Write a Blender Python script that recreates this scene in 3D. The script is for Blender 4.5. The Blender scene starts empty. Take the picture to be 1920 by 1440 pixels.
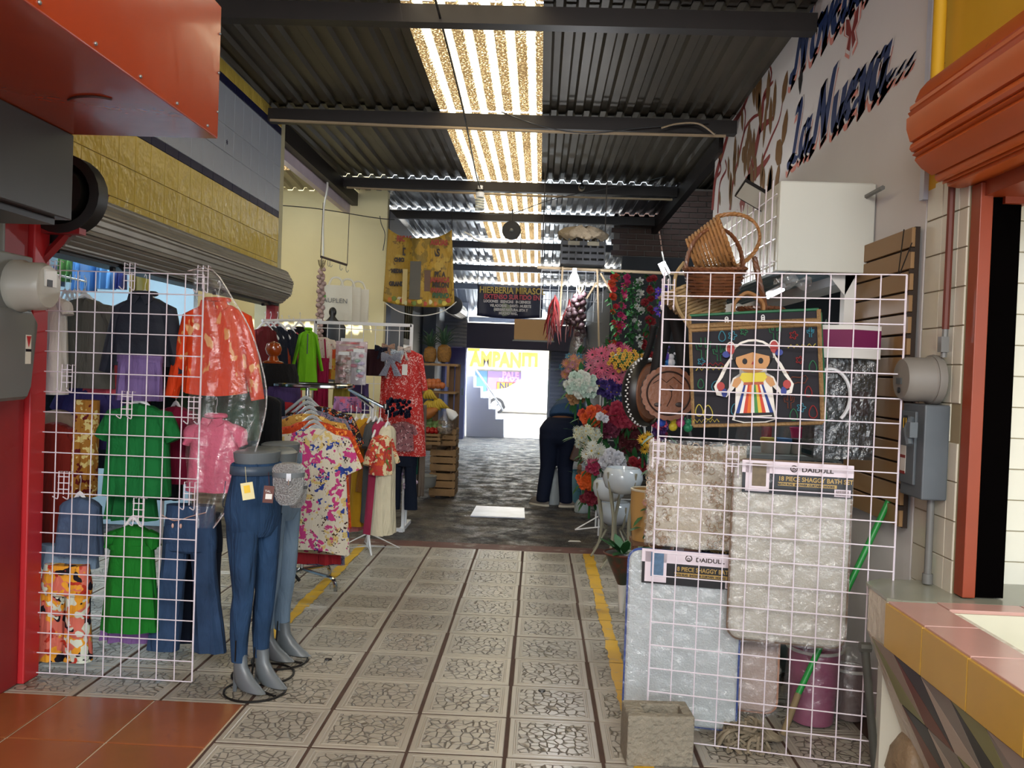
import bpy, math, random
from mathutils import Vector, Matrix
random.seed(7)
C = bpy.context.scene.collection
sc = bpy.context.scene
PI = math.pi
# ---------------------------------------------------------------- camera
F = 1600.0; VPX, VPY = 1012.0, 692.0; EYE = Vector((0, 0, 1.58))
DY = Vector(((VPX-960)/F, (VPY-720)/F, 1)).normalized()
DX = Vector((1, .037, -(DY.x+.037*DY.y)/DY.z)).normalized()
DZ = DX.cross(DY)
cam = bpy.data.objects.new('camera', bpy.data.cameras.new('camera')); C.objects.link(cam)
cam.data.sensor_width = 36; cam.data.lens = F/1920*36; cam.data.clip_end = 300
cam.matrix_world = Matrix(((DX.x, -DX.y, -DX.z, 0), (DY.x, -DY.y, -DY.z, 0), (DZ.x, -DZ.y, -DZ.z, EYE.z), (0, 0, 0, 1)))
sc.camera = cam
def ray(px, py):
    d = Vector(((px-960)/F, (py-720)/F, 1)); return Vector((d.dot(DX), d.dot(DY), d.dot(DZ)))
def aty(px, py, Y): r = ray(px, py); return EYE + r*(Y/r.y)
def atx(px, py, X): r = ray(px, py); return EYE + r*(X/r.x)
def atz(px, py, z): r = ray(px, py); return EYE + r*((z-EYE.z)/r.z)
# ---------------------------------------------------------------- world, sun, exposure
w = bpy.data.worlds.new('world'); sc.world = w; w.use_nodes = True
nt = w.node_tree; bg = nt.nodes['Background']
bg.inputs[0].default_value = (.80, .90, 1.0, 1); bg.inputs[1].default_value = 2.6
def lamp(name, kind, loc, energy, color=(1, 1, 1), size=None, rot=None, sizey=None):
    d = bpy.data.lights.new(name, kind); d.energy = energy; d.color = color
    o = bpy.data.objects.new(name, d); C.objects.link(o); o.location = loc
    if kind == 'AREA':
        d.size = size
        if sizey: d.shape = 'RECTANGLE'; d.size_y = sizey
    elif kind in ('POINT', 'SPOT') and size: d.shadow_soft_size = size
    if rot: o.rotation_euler = rot
    return o
sun = lamp('sun', 'SUN', (0, -5, 20), 9.0, (1, .93, .82), rot=(math.radians(32), 0, math.radians(-18)))
sun.data.angle = math.radians(.6)
lamp('rear_fill_light', 'AREA', (-.3, -2.2, 3.5), 230, (1, .95, .88), 3.2, (math.radians(52), 0, 0), 1.6)  # added fill behind the camera, raises the general brightness
lamp('doorway_fill_light', 'AREA', (-.7, 19.75, 2.35), 220, (.8, .9, 1), 1.8, (math.radians(-68), 0, 0), .5)   # added lamp behind the lintel, stands in for daylight to light the haze
sc.view_settings.view_transform = 'Standard'; sc.view_settings.look = 'None'
sc.view_settings.gamma = 1; sc.view_settings.use_curve_mapping = False
sc.view_settings.exposure = 0.55
# ---------------------------------------------------------------- materials
def lin(h):
    h = h.lstrip('#'); o = []
    for i in (0, 2, 4):
        c = int(h[i:i+2], 16)/255; o.append(c/12.92 if c <= .04045 else ((c+.055)/1.055)**2.4)
    return (*o, 1)
MATS = {}
def mat(name, col, rough=.6, metal=0, var=.12, vs=6, bump=0, bs=60, spec=.5, trans=0, alpha=1, emit=0, coat=0, dirt=None, fold=False):
    """principled material: base colour broken up by noise, optional fine bump, dirt = (colour, scale, threshold)"""
    if name in MATS: return MATS[name]
    m = bpy.data.materials.new(name); m.use_nodes = True; n = m.node_tree.nodes; l = m.node_tree.links
    b = n['Principled BSDF']; MATS[name] = m
    col = lin(col) if isinstance(col, str) else col
    tc = n.new('ShaderNodeTexCoord'); src = tc.outputs['Object']
    last = None
    if var:
        no = n.new('ShaderNodeTexNoise'); no.inputs['Scale'].default_value = vs; no.inputs['Detail'].default_value = 5
        l.new(src, no.inputs['Vector'])
        mx = n.new('ShaderNodeMix'); mx.data_type = 'RGBA'
        mx.inputs[6].default_value = tuple(c*(1-var*1.6) for c in col[:3])+(1,)
        mx.inputs[7].default_value = tuple(min(1, c*(1+var)) for c in col[:3])+(1,)
        l.new(no.outputs['Fac'], mx.inputs[0]); last = mx.outputs[2]
    if dirt:
        no = n.new('ShaderNodeTexNoise'); no.inputs['Scale'].default_value = dirt[1]; no.inputs['Detail'].default_value = 8
        no.inputs['Roughness'].default_value = .65
        l.new(src, no.inputs['Vector'])
        rp = n.new('ShaderNodeMapRange'); rp.inputs[1].default_value = dirt[2]; rp.inputs[2].default_value = dirt[2]+.12
        l.new(no.outputs['Fac'], rp.inputs[0])
        mx = n.new('ShaderNodeMix'); mx.data_type = 'RGBA'; mx.inputs[7].default_value = lin(dirt[0])
        if last: l.new(last, mx.inputs[6])
        else: mx.inputs[6].default_value = col
        l.new(rp.outputs[0], mx.inputs[0]); last = mx.outputs[2]
    if last: l.new(last, b.inputs['Base Color'])
    else: b.inputs['Base Color'].default_value = col
    b.inputs['Roughness'].default_value = rough; b.inputs['Metallic'].default_value = metal
    b.inputs['Specular IOR Level'].default_value = spec
    if coat: b.inputs['Coat Weight'].default_value = coat; b.inputs['Coat Roughness'].default_value = .08
    if trans: b.inputs['Transmission Weight'].default_value = trans
    if alpha < 1: b.inputs['Alpha'].default_value = alpha
    if emit: b.inputs['Emission Color'].default_value = col; b.inputs['Emission Strength'].default_value = emit
    if bump:
        no = n.new('ShaderNodeTexNoise'); no.inputs['Scale'].default_value = bs; no.inputs['Detail'].default_value = 4
        if fold:   # long drape folds running down the cloth
            mp = n.new('ShaderNodeMapping'); mp.inputs['Scale'].default_value = (1, 1, .28); l.new(src, mp.inputs[0]); l.new(mp.outputs[0], no.inputs['Vector']); no.inputs['Distortion'].default_value = .6
        else: l.new(src, no.inputs['Vector'])
        bp = n.new('ShaderNodeBump'); bp.inputs['Strength'].default_value = bump; bp.inputs['Distance'].default_value = .05 if fold else .02
        l.new(no.outputs['Fac'], bp.inputs['Height']); l.new(bp.outputs[0], b.inputs['Normal'])
    return m
def cloth(col, rough=.85, **k):
    return mat('cloth_'+col.strip('#'), col, rough, var=k.get('var', .12), vs=k.get('vs', 9), bump=k.get('bump', .7), bs=13, spec=.2, fold=True)
def printed(name, base, layers, rough=.75, stretch=(1, 1, 1), bump=.55):
    """printed fabric: each layer (colour, scale, radius, distortion, seed) lays blobs over the base"""
    if name in MATS: return MATS[name]
    m = mat(name, base, rough, var=.06, bump=bump, bs=13, spec=.2, fold=True); n = m.node_tree.nodes; l = m.node_tree.links
    b = n['Principled BSDF']; last = b.inputs['Base Color'].links[0].from_socket
    tc = n.new('ShaderNodeTexCoord')
    for col, s, rad, dist, seed in layers:
        mp = n.new('ShaderNodeMapping'); mp.inputs['Location'].default_value = (seed*3.1, seed*1.7, seed*2.3)
        mp.inputs['Scale'].default_value = stretch
        l.new(tc.outputs['Object'], mp.inputs[0])
        no = n.new('ShaderNodeTexNoise'); no.inputs['Scale'].default_value = s*1.8; no.inputs['Detail'].default_value = 2
        l.new(mp.outputs[0], no.inputs['Vector'])
        ad = n.new('ShaderNodeMixRGB'); ad.blend_type = 'LINEAR_LIGHT'; ad.inputs[0].default_value = dist/s
        l.new(mp.outputs[0], ad.inputs[1]); l.new(no.outputs['Color'], ad.inputs[2])
        vo = n.new('ShaderNodeTexVoronoi'); vo.inputs['Scale'].default_value = s
        l.new(ad.outputs[0], vo.inputs['Vector'])
        mr = n.new('ShaderNodeMapRange'); mr.inputs[1].default_value = rad+.02; mr.inputs[2].default_value = rad-.02
        l.new(vo.outputs['Distance'], mr.inputs[0])
        mx = n.new('ShaderNodeMix'); mx.data_type = 'RGBA'; mx.inputs[7].default_value = lin(col)
        l.new(mr.outputs[0], mx.inputs[0]); l.new(last, mx.inputs[6]); last = mx.outputs[2]
    l.new(last, b.inputs['Base Color']); return m
def plastic(name, tint='#ffffff', op=.16):
    """clear film: mostly transparent with a wrinkled glossy coat"""
    if name in MATS: return MATS[name]
    m = bpy.data.materials.new(name); m.use_nodes = True; n = m.node_tree.nodes; l = m.node_tree.links; n.clear(); MATS[name] = m
    out = n.new('ShaderNodeOutputMaterial'); tr = n.new('ShaderNodeBsdfTransparent'); tr.inputs[0].default_value = lin(tint)
    gl = n.new('ShaderNodeBsdfGlossy'); gl.inputs['Roughness'].default_value = .12
    df = n.new('ShaderNodeBsdfDiffuse'); df.inputs[0].default_value = (.8, .8, .82, 1)
    no = n.new('ShaderNodeTexNoise'); no.inputs['Scale'].default_value = 16; no.inputs['Detail'].default_value = 6
    tc = n.new('ShaderNodeTexCoord'); l.new(tc.outputs['Object'], no.inputs[0])
    bp = n.new('ShaderNodeBump'); bp.inputs['Strength'].default_value = .9; bp.inputs['Distance'].default_value = .03
    l.new(no.outputs[0], bp.inputs['Height']); l.new(bp.outputs[0], gl.inputs['Normal'])
    m1 = n.new('ShaderNodeMixShader'); m1.inputs[0].default_value = .75; l.new(df.outputs[0], m1.inputs[1]); l.new(gl.outputs[0], m1.inputs[2])
    m2 = n.new('ShaderNodeMixShader'); m2.inputs[0].default_value = op; l.new(tr.outputs[0], m2.inputs[1]); l.new(m1.outputs[0], m2.inputs[2])
    l.new(m2.outputs[0], out.inputs[0]); return m
def emis(name, col, s):
    if name in MATS: return MATS[name]
    m = bpy.data.materials.new(name); m.use_nodes = True; b = m.node_tree.nodes['Principled BSDF']; MATS[name] = m
    b.inputs['Base Color'].default_value = lin(col); b.inputs['Emission Color'].default_value = lin(col); b.inputs['Emission Strength'].default_value = s
    return m
# ---------------------------------------------------------------- mesh helpers
def V(*a): return Vector(a)
class MB:
    def __init__(s): s.v = []; s.f = []; s.mi = []; s.cur = 0
    def add(s, vs, fs):
        o = len(s.v); s.v += [tuple(p) for p in vs]; s.f += [tuple(o+i for i in f) for f in fs]; s.mi += [s.cur]*len(fs); return s
    def box(s, a, b):
        x0, y0, z0 = a; x1, y1, z1 = b
        return s.add([(x0,y0,z0),(x1,y0,z0),(x1,y1,z0),(x0,y1,z0),(x0,y0,z1),(x1,y0,z1),(x1,y1,z1),(x0,y1,z1)],
              [(0,3,2,1),(4,5,6,7),(0,1,5,4),(1,2,6,5),(2,3,7,6),(3,0,4,7)])
    def cbox(s, c, d, M=None):
        """box of size d centred at c, turned by M, edges chamfered a little"""
        hx, hy, hz = d[0]/2, d[1]/2, d[2]/2; c = Vector(c)
        vs = [Vector((x, y, z)) for z in (-hz, hz) for (x, y) in ((-hx,-hy),(hx,-hy),(hx,hy),(-hx,hy))]
        if M: vs = [M @ p for p in vs]
        return s.add([p+c for p in vs], [(0,3,2,1),(4,5,6,7),(0,1,5,4),(1,2,6,5),(2,3,7,6),(3,0,4,7)])
    def tube(s, pts, r, n=6, closed=False, flat=1.0):
        pts = [Vector(p) for p in pts]; N = len(pts); rs = r if isinstance(r, (list, tuple)) else [r]*N
        base = len(s.v); up = None; vs = []
        for i, p in enumerate(pts):
            a = pts[(i-1) % N] if closed or i > 0 else p; b = pts[(i+1) % N] if closed or i < N-1 else p
            t = (b-a); t = t.normalized() if t.length > 1e-9 else Vector((0, 0, 1))
            if up is None:
                up = Vector((0, 0, 1)) if abs(t.z) < .9 else Vector((0, 1, 0))
            u = (up - t*up.dot(t)); u = u.normalized() if u.length > 1e-6 else t.orthogonal().normalized(); up = u; w_ = t.cross(u)
            for k in range(n):
                an = 2*PI*k/n; vs.append(p + u*math.cos(an)*rs[i]*flat + w_*math.sin(an)*rs[i])
        fs = []
        for i in range(N if closed else N-1):
            j = (i+1) % N
            for k in range(n):
                k2 = (k+1) % n; fs.append((i*n+k, i*n+k2, j*n+k2, j*n+k))
        if not closed: fs += [tuple(range(n-1, -1, -1)), tuple((N-1)*n+k for k in range(n))]
        return s.add(vs, fs)
    def rings(s, R, cap0=True, cap1=True, closed=True):
        """R = list of vertex loops of equal length"""
        n = len(R[0]); vs = [p for r in R for p in r]; fs = []
        for i in range(len(R)-1):
            for k in range(n if closed else n-1):
                k2 = (k+1) % n; fs.append((i*n+k, i*n+k2, (i+1)*n+k2, (i+1)*n+k))
        if cap0: fs.append(tuple(range(n-1, -1, -1)))
        if cap1: fs.append(tuple((len(R)-1)*n+k for k in range(n)))
        return s.add(vs, fs)
    def lathe(s, prof, c=(0, 0, 0), n=20, M=None, wob=0, cap=True):
        c = Vector(c); R = []
        for r, z in prof:
            ring = []
            for k in range(n):
                a = 2*PI*k/n; q = r*(1+wob*math.sin(a*3+z*9)); p = Vector((q*math.cos(a), q*math.sin(a), z))
                ring.append((M @ p if M else p)+c)
            R.append(ring)
        return s.rings(R, cap, cap)
    def ball(s, c, r, n=10, m=7, M=None, top=1):
        r = r if isinstance(r, (tuple, list)) else (r, r, r); c = Vector(c); R = []
        for i in range(m+1):
            t = -PI/2 + PI*top*i/m
            ring = []
            for k in range(n):
                a = 2*PI*k/n; p = Vector((r[0]*math.cos(t)*math.cos(a), r[1]*math.cos(t)*math.sin(a), r[2]*math.sin(t)))
                ring.append((M @ p if M else p)+c)
            R.append(ring)
        return s.rings(R)
    def prism(s, poly, fr, th, off=0):
        """2-D outline extruded by th along the frame's normal; fr = (origin, u, v, n)"""
        o, u, v, nn = fr; n = len(poly)
        a = [o+u*x+v*y+nn*off for x, y in poly]; b = [p+nn*th for p in a]
        return s.add(a+b, [tuple(range(n-1, -1, -1)), tuple(range(n, 2*n))]+[(k, (k+1) % n, n+(k+1) % n, n+k) for k in range(n)])
    def sheet(s, fn, nu, nv, th=0):
        """surface fn(u,v); th gives it thickness"""
        vs = [Vector(fn(i/nu, j/nv)) for j in range(nv+1) for i in range(nu+1)]
        fs = [(j*(nu+1)+i, j*(nu+1)+i+1, (j+1)*(nu+1)+i+1, (j+1)*(nu+1)+i) for j in range(nv) for i in range(nu)]
        return s.add(vs, fs)
    def build(s, name, m, parent=None, smooth=True, world=False, label=None, solid=0, bevel=0, sub=0):
        me = bpy.data.meshes.new(name); vs = s.v
        if world and parent is not None:
            q = parent.location; vs = [(x-q.x, y-q.y, z-q.z) for x, y, z in vs]
        me.from_pydata(vs, [], s.f)
        for mm in (m if isinstance(m, (list, tuple)) else [m]): me.materials.append(mm)
        if any(s.mi): me.polygons.foreach_set('material_index', s.mi)
        if smooth:
            me.polygons.foreach_set('use_smooth', [True]*len(me.polygons))
            if smooth != 'all': me.set_sharp_from_angle(angle=math.radians(40))
        o = bpy.data.objects.new(name, me); C.objects.link(o); o.parent = parent
        if label: o['label'] = label
        if solid: md = o.modifiers.new('solid', 'SOLIDIFY'); md.thickness = solid; md.offset = 0
        if bevel: md = o.modifiers.new('bevel', 'BEVEL'); md.width = bevel; md.segments = 2; md.limit_method = 'ANGLE'
        if sub: md = o.modifiers.new('sub', 'SUBSURF'); md.levels = sub; md.render_levels = sub
        return o
def thing(name, label, cat, loc=(0, 0, 0), rz=0, group=None, rot=None):
    o = bpy.data.objects.new(name, None); o.empty_display_size = .1; C.objects.link(o)
    o.location = loc; o.rotation_euler = rot or (0, 0, rz); o['label'] = label; o['category'] = cat
    if group: o['group'] = group
    return o
def tag(o, label, cat, group=None, kind=None):
    o['label'] = label; o['category'] = cat
    if group: o['group'] = group
    if kind: o['kind'] = kind
    return o
def struct(o): o['kind'] = 'structure'; return o
def copy_tree(o, parent=None):
    c = o.copy(); C.objects.link(c); c.parent = parent
    for ch in list(o.children): copy_tree(ch, c)
    return c
def inst(proto, name, parent, loc, rot=(0, 0, 0), s=1, m=None):
    """a part that shares its mesh with proto"""
    o = bpy.data.objects.new(name, proto); C.objects.link(o); o.parent = parent; o.location = loc
    o.rotation_euler = rot; o.scale = (s, s, s) if not isinstance(s, (tuple, list)) else s
    if m:
        o.material_slots[0].link = 'OBJECT'; o.material_slots[0].material = m
    return o
def mesh_of(mb, name, m, smooth=True):
    me = bpy.data.meshes.new(name); me.from_pydata(mb.v, [], mb.f)
    for mm in (m if isinstance(m, (list, tuple)) else [m]): me.materials.append(mm)
    if any(mb.mi): me.polygons.foreach_set('material_index', mb.mi)
    if smooth: me.polygons.foreach_set('use_smooth', [True]*len(me.polygons)); me.set_sharp_from_angle(angle=math.radians(40))
    return me
FR_CAM = lambda o: (Vector(o), V(1, 0, 0), V(0, 0, 1), V(0, -1, 0))     # plane facing the aisle's near end
FR_RIGHT = lambda o: (Vector(o), V(0, -1, 0), V(0, 0, 1), V(-1, 0, 0))   # on a right-hand wall
FR_LEFT = lambda o: (Vector(o), V(0, 1, 0), V(0, 0, 1), V(1, 0, 0))      # on a left-hand wall
def text(s, fr, size, m, parent=None, ext=.001, bold=0, shear=0, name='lettering', off=.002, align='LEFT', sx=1, world=True):
    d = bpy.data.curves.new(name, 'FONT'); d.body = s; d.size = size; d.extrude = ext; d.offset = bold; d.shear = shear
    d.align_x = align; d.materials.append(m); d.resolution_u = 3
    o = bpy.data.objects.new(name, d); C.objects.link(o); fo, u, v, n = fr
    p = fo+n*off
    if parent is not None and world: p = p-parent.location
    M = Matrix(((u.x*sx, v.x, n.x, p.x), (u.y*sx, v.y, n.y, p.y), (u.z*sx, v.z, n.z, p.z), (0, 0, 0, 1)))
    me = bpy.data.meshes.new_from_object(o); me.name = name; bpy.data.objects.remove(o)
    o = bpy.data.objects.new(name, me); C.objects.link(o); o.parent = parent; o.matrix_local = M
    return o
def curve(pts, n=6):
    """Catmull-Rom through pts"""
    pts = [Vector(p) for p in pts]; out = []
    for i in range(len(pts)-1):
        p0 = pts[max(i-1, 0)]; p1 = pts[i]; p2 = pts[i+1]; p3 = pts[min(i+2, len(pts)-1)]
        for k in range(n):
            t = k/n; out.append(.5*((2*p1)+(p2-p0)*t+(2*p0-5*p1+4*p2-p3)*t*t+(3*p1-p0-3*p2+p3)*t**3))
    out.append(pts[-1]); return out
WHITE = mat('white_paint', '#d9d7d2', .5, var=.05)
WPLAST = mat('white_plastic', '#e2e2e4', .35, var=.03)
WIRE = mat('white_coated_wire', '#d8cfd8', .35, var=.02)
CHROME = mat('chrome', '#c8c8c8', .12, 1, var=0)
STEEL = mat('galvanised_steel', '#8d8f90', .4, .85, var=.2, vs=9)
DARKM = mat('dark_metal', '#1c1a19', .5, .4, var=.2)
BLACK = mat('black_plastic', '#101012', .4, var=0)
CLEAR = plastic('clear_film')
# ================================================================ STRUCTURE
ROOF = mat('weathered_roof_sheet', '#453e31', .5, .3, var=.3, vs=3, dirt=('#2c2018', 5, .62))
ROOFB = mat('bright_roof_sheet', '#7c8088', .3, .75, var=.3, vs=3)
BEAM = mat('dark_painted_steel', '#1d1512', .5, .2, var=.3, vs=8)
def tile_floor_mat():
    m = mat('pebble_relief_floor_tile', '#a19a8d', .3, var=.12, vs=4, spec=.6, dirt=('#6f675c', 3, .62)); n = m.node_tree.nodes; l = m.node_tree.links
    b = n['Principled BSDF']; tc = n.new('ShaderNodeTexCoord'); oi = n.new('ShaderNodeObjectInfo')
    sep = n.new('ShaderNodeSeparateXYZ'); l.new(tc.outputs['Object'], sep.inputs[0])
    def ab(s):
        a = n.new('ShaderNodeMath'); a.operation = 'ABSOLUTE'; l.new(s, a.inputs[0]); return a.outputs[0]
    mxm = n.new('ShaderNodeMath'); mxm.operation = 'MAXIMUM'; l.new(ab(sep.outputs[0]), mxm.inputs[0]); l.new(ab(sep.outputs[1]), mxm.inputs[1])
    lt = n.new('ShaderNodeMath'); lt.operation = 'LESS_THAN'; lt.inputs[1].default_value = .152; l.new(mxm.outputs[0], lt.inputs[0])
    ad = n.new('ShaderNodeVectorMath'); ad.operation = 'ADD'; l.new(tc.outputs['Object'], ad.inputs[0])
    sc_ = n.new('ShaderNodeVectorMath'); sc_.operation = 'SCALE'; sc_.inputs['Scale'].default_value = 7
    cx = n.new('ShaderNodeCombineXYZ'); l.new(oi.outputs['Random'], cx.inputs[0]); l.new(oi.outputs['Random'], cx.inputs[1])
    l.new(cx.outputs[0], sc_.inputs[0]); l.new(sc_.outputs[0], ad.inputs[1])
    vo = n.new('ShaderNodeTexVoronoi'); vo.feature = 'DISTANCE_TO_EDGE'; vo.inputs['Scale'].default_value = 25; vo.inputs['Randomness'].default_value = .85
    l.new(ad.outputs[0], vo.inputs['Vector'])
    mr = n.new('ShaderNodeMapRange'); mr.inputs[1].default_value = 0; mr.inputs[2].default_value = .09; mr.interpolation_type = 'SMOOTHSTEP'
    l.new(vo.outputs['Distance'], mr.inputs[0])
    iv = n.new('ShaderNodeMath'); iv.operation = 'SUBTRACT'; iv.inputs[0].default_value = 1; l.new(mr.outputs[0], iv.inputs[1])
    gr = n.new('ShaderNodeMath'); gr.operation = 'MULTIPLY'; l.new(iv.outputs[0], gr.inputs[0]); l.new(lt.outputs[0], gr.inputs[1])
    wn = n.new('ShaderNodeTexNoise'); wn.inputs['Scale'].default_value = 14; l.new(ad.outputs[0], wn.inputs[0])
    wm = n.new('ShaderNodeMapRange'); wm.inputs[1].default_value = .25; wm.inputs[2].default_value = .5; l.new(wn.outputs[0], wm.inputs[0])
    g2 = n.new('ShaderNodeMath'); g2.operation = 'MULTIPLY'; l.new(gr.outputs[0], g2.inputs[0]); l.new(wm.outputs[0], g2.inputs[1])
    last = b.inputs['Base Color'].links[0].from_socket
    mx = n.new('ShaderNodeMix'); mx.data_type = 'RGBA'; mx.inputs[7].default_value = lin('#4a443d')
    g3 = n.new('ShaderNodeMath'); g3.operation = 'MULTIPLY'; g3.inputs[1].default_value = .72; l.new(g2.outputs[0], g3.inputs[0])
    l.new(g3.outputs[0], mx.inputs[0]); l.new(last, mx.inputs[6])
    hs = n.new('ShaderNodeHueSaturation'); l.new(mx.outputs[2], hs.inputs['Color'])
    vr = n.new('ShaderNodeMapRange'); vr.inputs[3].default_value = .86; vr.inputs[4].default_value = 1.08; l.new(oi.outputs['Random'], vr.inputs[0]); l.new(vr.outputs[0], hs.inputs['Value'])
    l.new(hs.outputs[0], b.inputs['Base Color'])
    inv = n.new('ShaderNodeMath'); inv.operation = 'SUBTRACT'; inv.inputs[0].default_value = 1; l.new(gr.outputs[0], inv.inputs[1])
    bp = n.new('ShaderNodeBump'); bp.inputs['Strength'].default_value = .8; bp.inputs['Distance'].default_value = .008
    l.new(inv.outputs[0], bp.inputs['Height']); l.new(bp.outputs[0], b.inputs['Normal'])
    return m
TILE = tile_floor_mat()
GROUT = mat('dark_grout', '#4a3429', .9, var=.3, vs=12)
floor = struct(MB().box((-5.6, -5, -.12), (4.2, 7.4, -.0045)).build('floor', GROUT, smooth=False))
b = MB(); h = .193
def ring2(a, z): return [(-a, -a, z), (a, -a, z), (a, a, z), (-a, a, z)]
b.rings([ring2(h, -.03), ring2(h, -.002), ring2(h-.003, 0), ring2(.172, 0), ring2(.169, -.002), ring2(.164, -.002), ring2(.161, 0), ring2(.155, 0), ring2(.153, -.0008)])
TM = mesh_of(b, 'tile', TILE, False)
PY = .393
for j in range(-3, 10):
    for k in range(-13, 4):
        x = -.085+.4*k+.2; y = 3.44+PY*j+PY/2
        if x < -1.29 and y < 3.83: continue
        if y < 2.6 and (x < -1.5): continue
        inst(TM, 'tile', floor, (x, y, random.uniform(-.0012, .0008)), (0, 0, random.choice((0, PI/2, PI))), (1, .978, 1))
TERR = mat('terracotta_tile', '#8f5230', .24, var=.22, vs=2.5, spec=.5, dirt=('#7d4a33', 4, .6))
GR2 = mat('pale_grout', '#b8a58c', .9)
struct(MB().box((-5.5, 1.6, -.009), (-1.292, 3.826, -.003)).build('floor_grout_bed', GR2, smooth=False)).name = 'floor_terracotta_bed'
tb = MB().rings([ring2(.2, -.01), ring2(.2, -.001), ring2(.197, 0)]); TEM = mesh_of(tb, 'terracotta_tile', TERR, False)
tb0 = bpy.data.objects['floor_terracotta_bed']
for i in range(6):
    for j in range(5): inst(TEM, 'tile', tb0, (-1.5-.41*i, 3.605-.45*j, .002), s=(1, 1.105, 1))
# wet concrete of the passage beyond the tiles
def wet_mat():
    m = mat('wet_concrete', '#5a524b', .5, var=.35, vs=3, dirt=('#27262a', 2.6, .44)); n = m.node_tree.nodes; l = m.node_tree.links; b = n['Principled BSDF']
    tc = n.new('ShaderNodeTexCoord'); mp = n.new('ShaderNodeMapping'); mp.inputs['Scale'].default_value = (1, 1, 1); l.new(tc.outputs['Object'], mp.inputs[0])
    no = n.new('ShaderNodeTexNoise'); no.inputs['Scale'].default_value = 4.5; no.inputs['Detail'].default_value = 10; no.inputs['Roughness'].default_value = .7; l.new(mp.outputs[0], no.inputs[0])
    r = n.new('ShaderNodeMapRange'); r.inputs[1].default_value = .42; r.inputs[2].default_value = .6; r.inputs[3].default_value = .75; r.inputs[4].default_value = .3
    l.new(no.outputs[0], r.inputs[0]); l.new(r.outputs[0], b.inputs['Roughness'])
    n2 = n.new('ShaderNodeTexNoise'); n2.inputs['Scale'].default_value = 55; n2.inputs['Detail'].default_value = 5; l.new(tc.outputs['Object'], n2.inputs[0])
    bp = n.new('ShaderNodeBump'); bp.inputs['Strength'].default_value = 1; bp.inputs['Distance'].default_value = .035; l.new(n2.outputs[0], bp.inputs['Height']); l.new(bp.outputs[0], b.inputs['Normal'])
    return m
WET = wet_mat()
struct(MB().box((-5.6, 7.4, -.12), (4.2, 19.4, -.004)).build('floor_passage', WET, smooth=False))
struct(MB().box((-2.5, 7.37, -.05), (1.7, 7.6, .0)).build('trim_1', mat('red_worn_threshold', '#5e3a34', .6, var=.4, dirt=('#8a8078', 5, .55)), smooth=False, bevel=.004))
GROUND = mat('sunlit_street', '#d8d2c8', .8, var=.1)
struct(MB().box((-30, 19.4, -.4), (30, 22, -.03)).box((-30, 22, -.4), (30, 60, -.25)).build('floor_street', GROUND, smooth=False))
YEL = mat('worn_yellow_line_paint', '#c99c1c', .5, var=.15, dirt=('#8f8878', 9, .56))
for X, ys in ((-1.47, (4.6, 7.3)), (.475, (3.3, 7.35))):
    o = thing('floor_line', 'worn yellow line painted on the tiles, '+('left of the aisle under the clothes racks' if X < 0 else 'right of the aisle beside the wire grid and planters'), 'floor marking', (X, ys[0], 0))
    y = ys[0]
    while y < ys[1]:
        e = min(3.44+PY*math.floor((y-3.44)/PY+1.0001)-.004, ys[1]); hw = .038+random.uniform(-.006, .006)
        if e-y > .02:
            sb = MB(); nseg = 8
            L = [(X-hw+random.uniform(-.006, .006), y+(e-y)*t/nseg) for t in range(nseg+1)]; R_ = [(X+hw+random.uniform(-.006, .006), y+(e-y)*t/nseg) for t in range(nseg+1)]
            pl = L+R_[::-1]; sb.prism(pl, (V(0, 0, 0), V(1, 0, 0), V(0, 1, 0), V(0, 0, 1)), .0012, .0012); sb.build('painted_dash', YEL, o, False, world=True)
        y = e+.008
# roof -------------------------------------------------------------
def skymat():
    m = bpy.data.materials.new('fibreglass_skylight'); m.use_nodes = True; n = m.node_tree.nodes; l = m.node_tree.links; n.clear(); MATS['sky'] = m
    out = n.new('ShaderNodeOutputMaterial'); tl = n.new('ShaderNodeBsdfTranslucent'); tr = n.new('ShaderNodeBsdfDiffuse')
    tc = n.new('ShaderNodeTexCoord'); no = n.new('ShaderNodeTexNoise'); no.inputs['Scale'].default_value = 60; no.inputs['Detail'].default_value = 4
    l.new(tc.outputs['Object'], no.inputs[0])
    n2 = n.new('ShaderNodeTexNoise'); n2.inputs['Scale'].default_value = 3; n2.inputs['Detail'].default_value = 5; l.new(tc.outputs['Object'], n2.inputs[0])
    sep = n.new('ShaderNodeSeparateXYZ'); l.new(tc.outputs['Object'], sep.inputs[0])
    fr = n.new('ShaderNodeMapRange'); fr.inputs[1].default_value = .004; fr.inputs[2].default_value = .03; fr.inputs[3].default_value = -.10; fr.inputs[4].default_value = .14   # grime settles in the troughs
    l.new(sep.outputs[2], fr.inputs[0])
    a = n.new('ShaderNodeMath'); l.new(no.outputs[0], a.inputs[0]); l.new(fr.outputs[0], a.inputs[1])
    a2 = n.new('ShaderNodeMath'); a2.operation = 'MULTIPLY_ADD'; l.new(n2.outputs[0], a2.inputs[0]); a2.inputs[1].default_value = .16; l.new(a.outputs[0], a2.inputs[2])
    rp = n.new('ShaderNodeValToRGB'); e = rp.color_ramp.elements; e[0].position = .52; e[0].color = (.07, .045, .02, 1); e[1].position = .70; e[1].color = (1, .90, .66, 1)
    q = rp.color_ramp.elements.new(.60); q.color = (.50, .34, .16, 1)
    l.new(a2.outputs[0], rp.inputs[0]); l.new(rp.outputs[0], tl.inputs[0]); l.new(rp.outputs[0], tr.inputs[0])
    mx = n.new('ShaderNodeMixShader'); mx.inputs[0].default_value = .1; l.new(tl.outputs[0], mx.inputs[1]); l.new(tr.outputs[0], mx.inputs[2]); l.new(mx.outputs[0], out.inputs[0])
    return m
SKYM = skymat()
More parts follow.
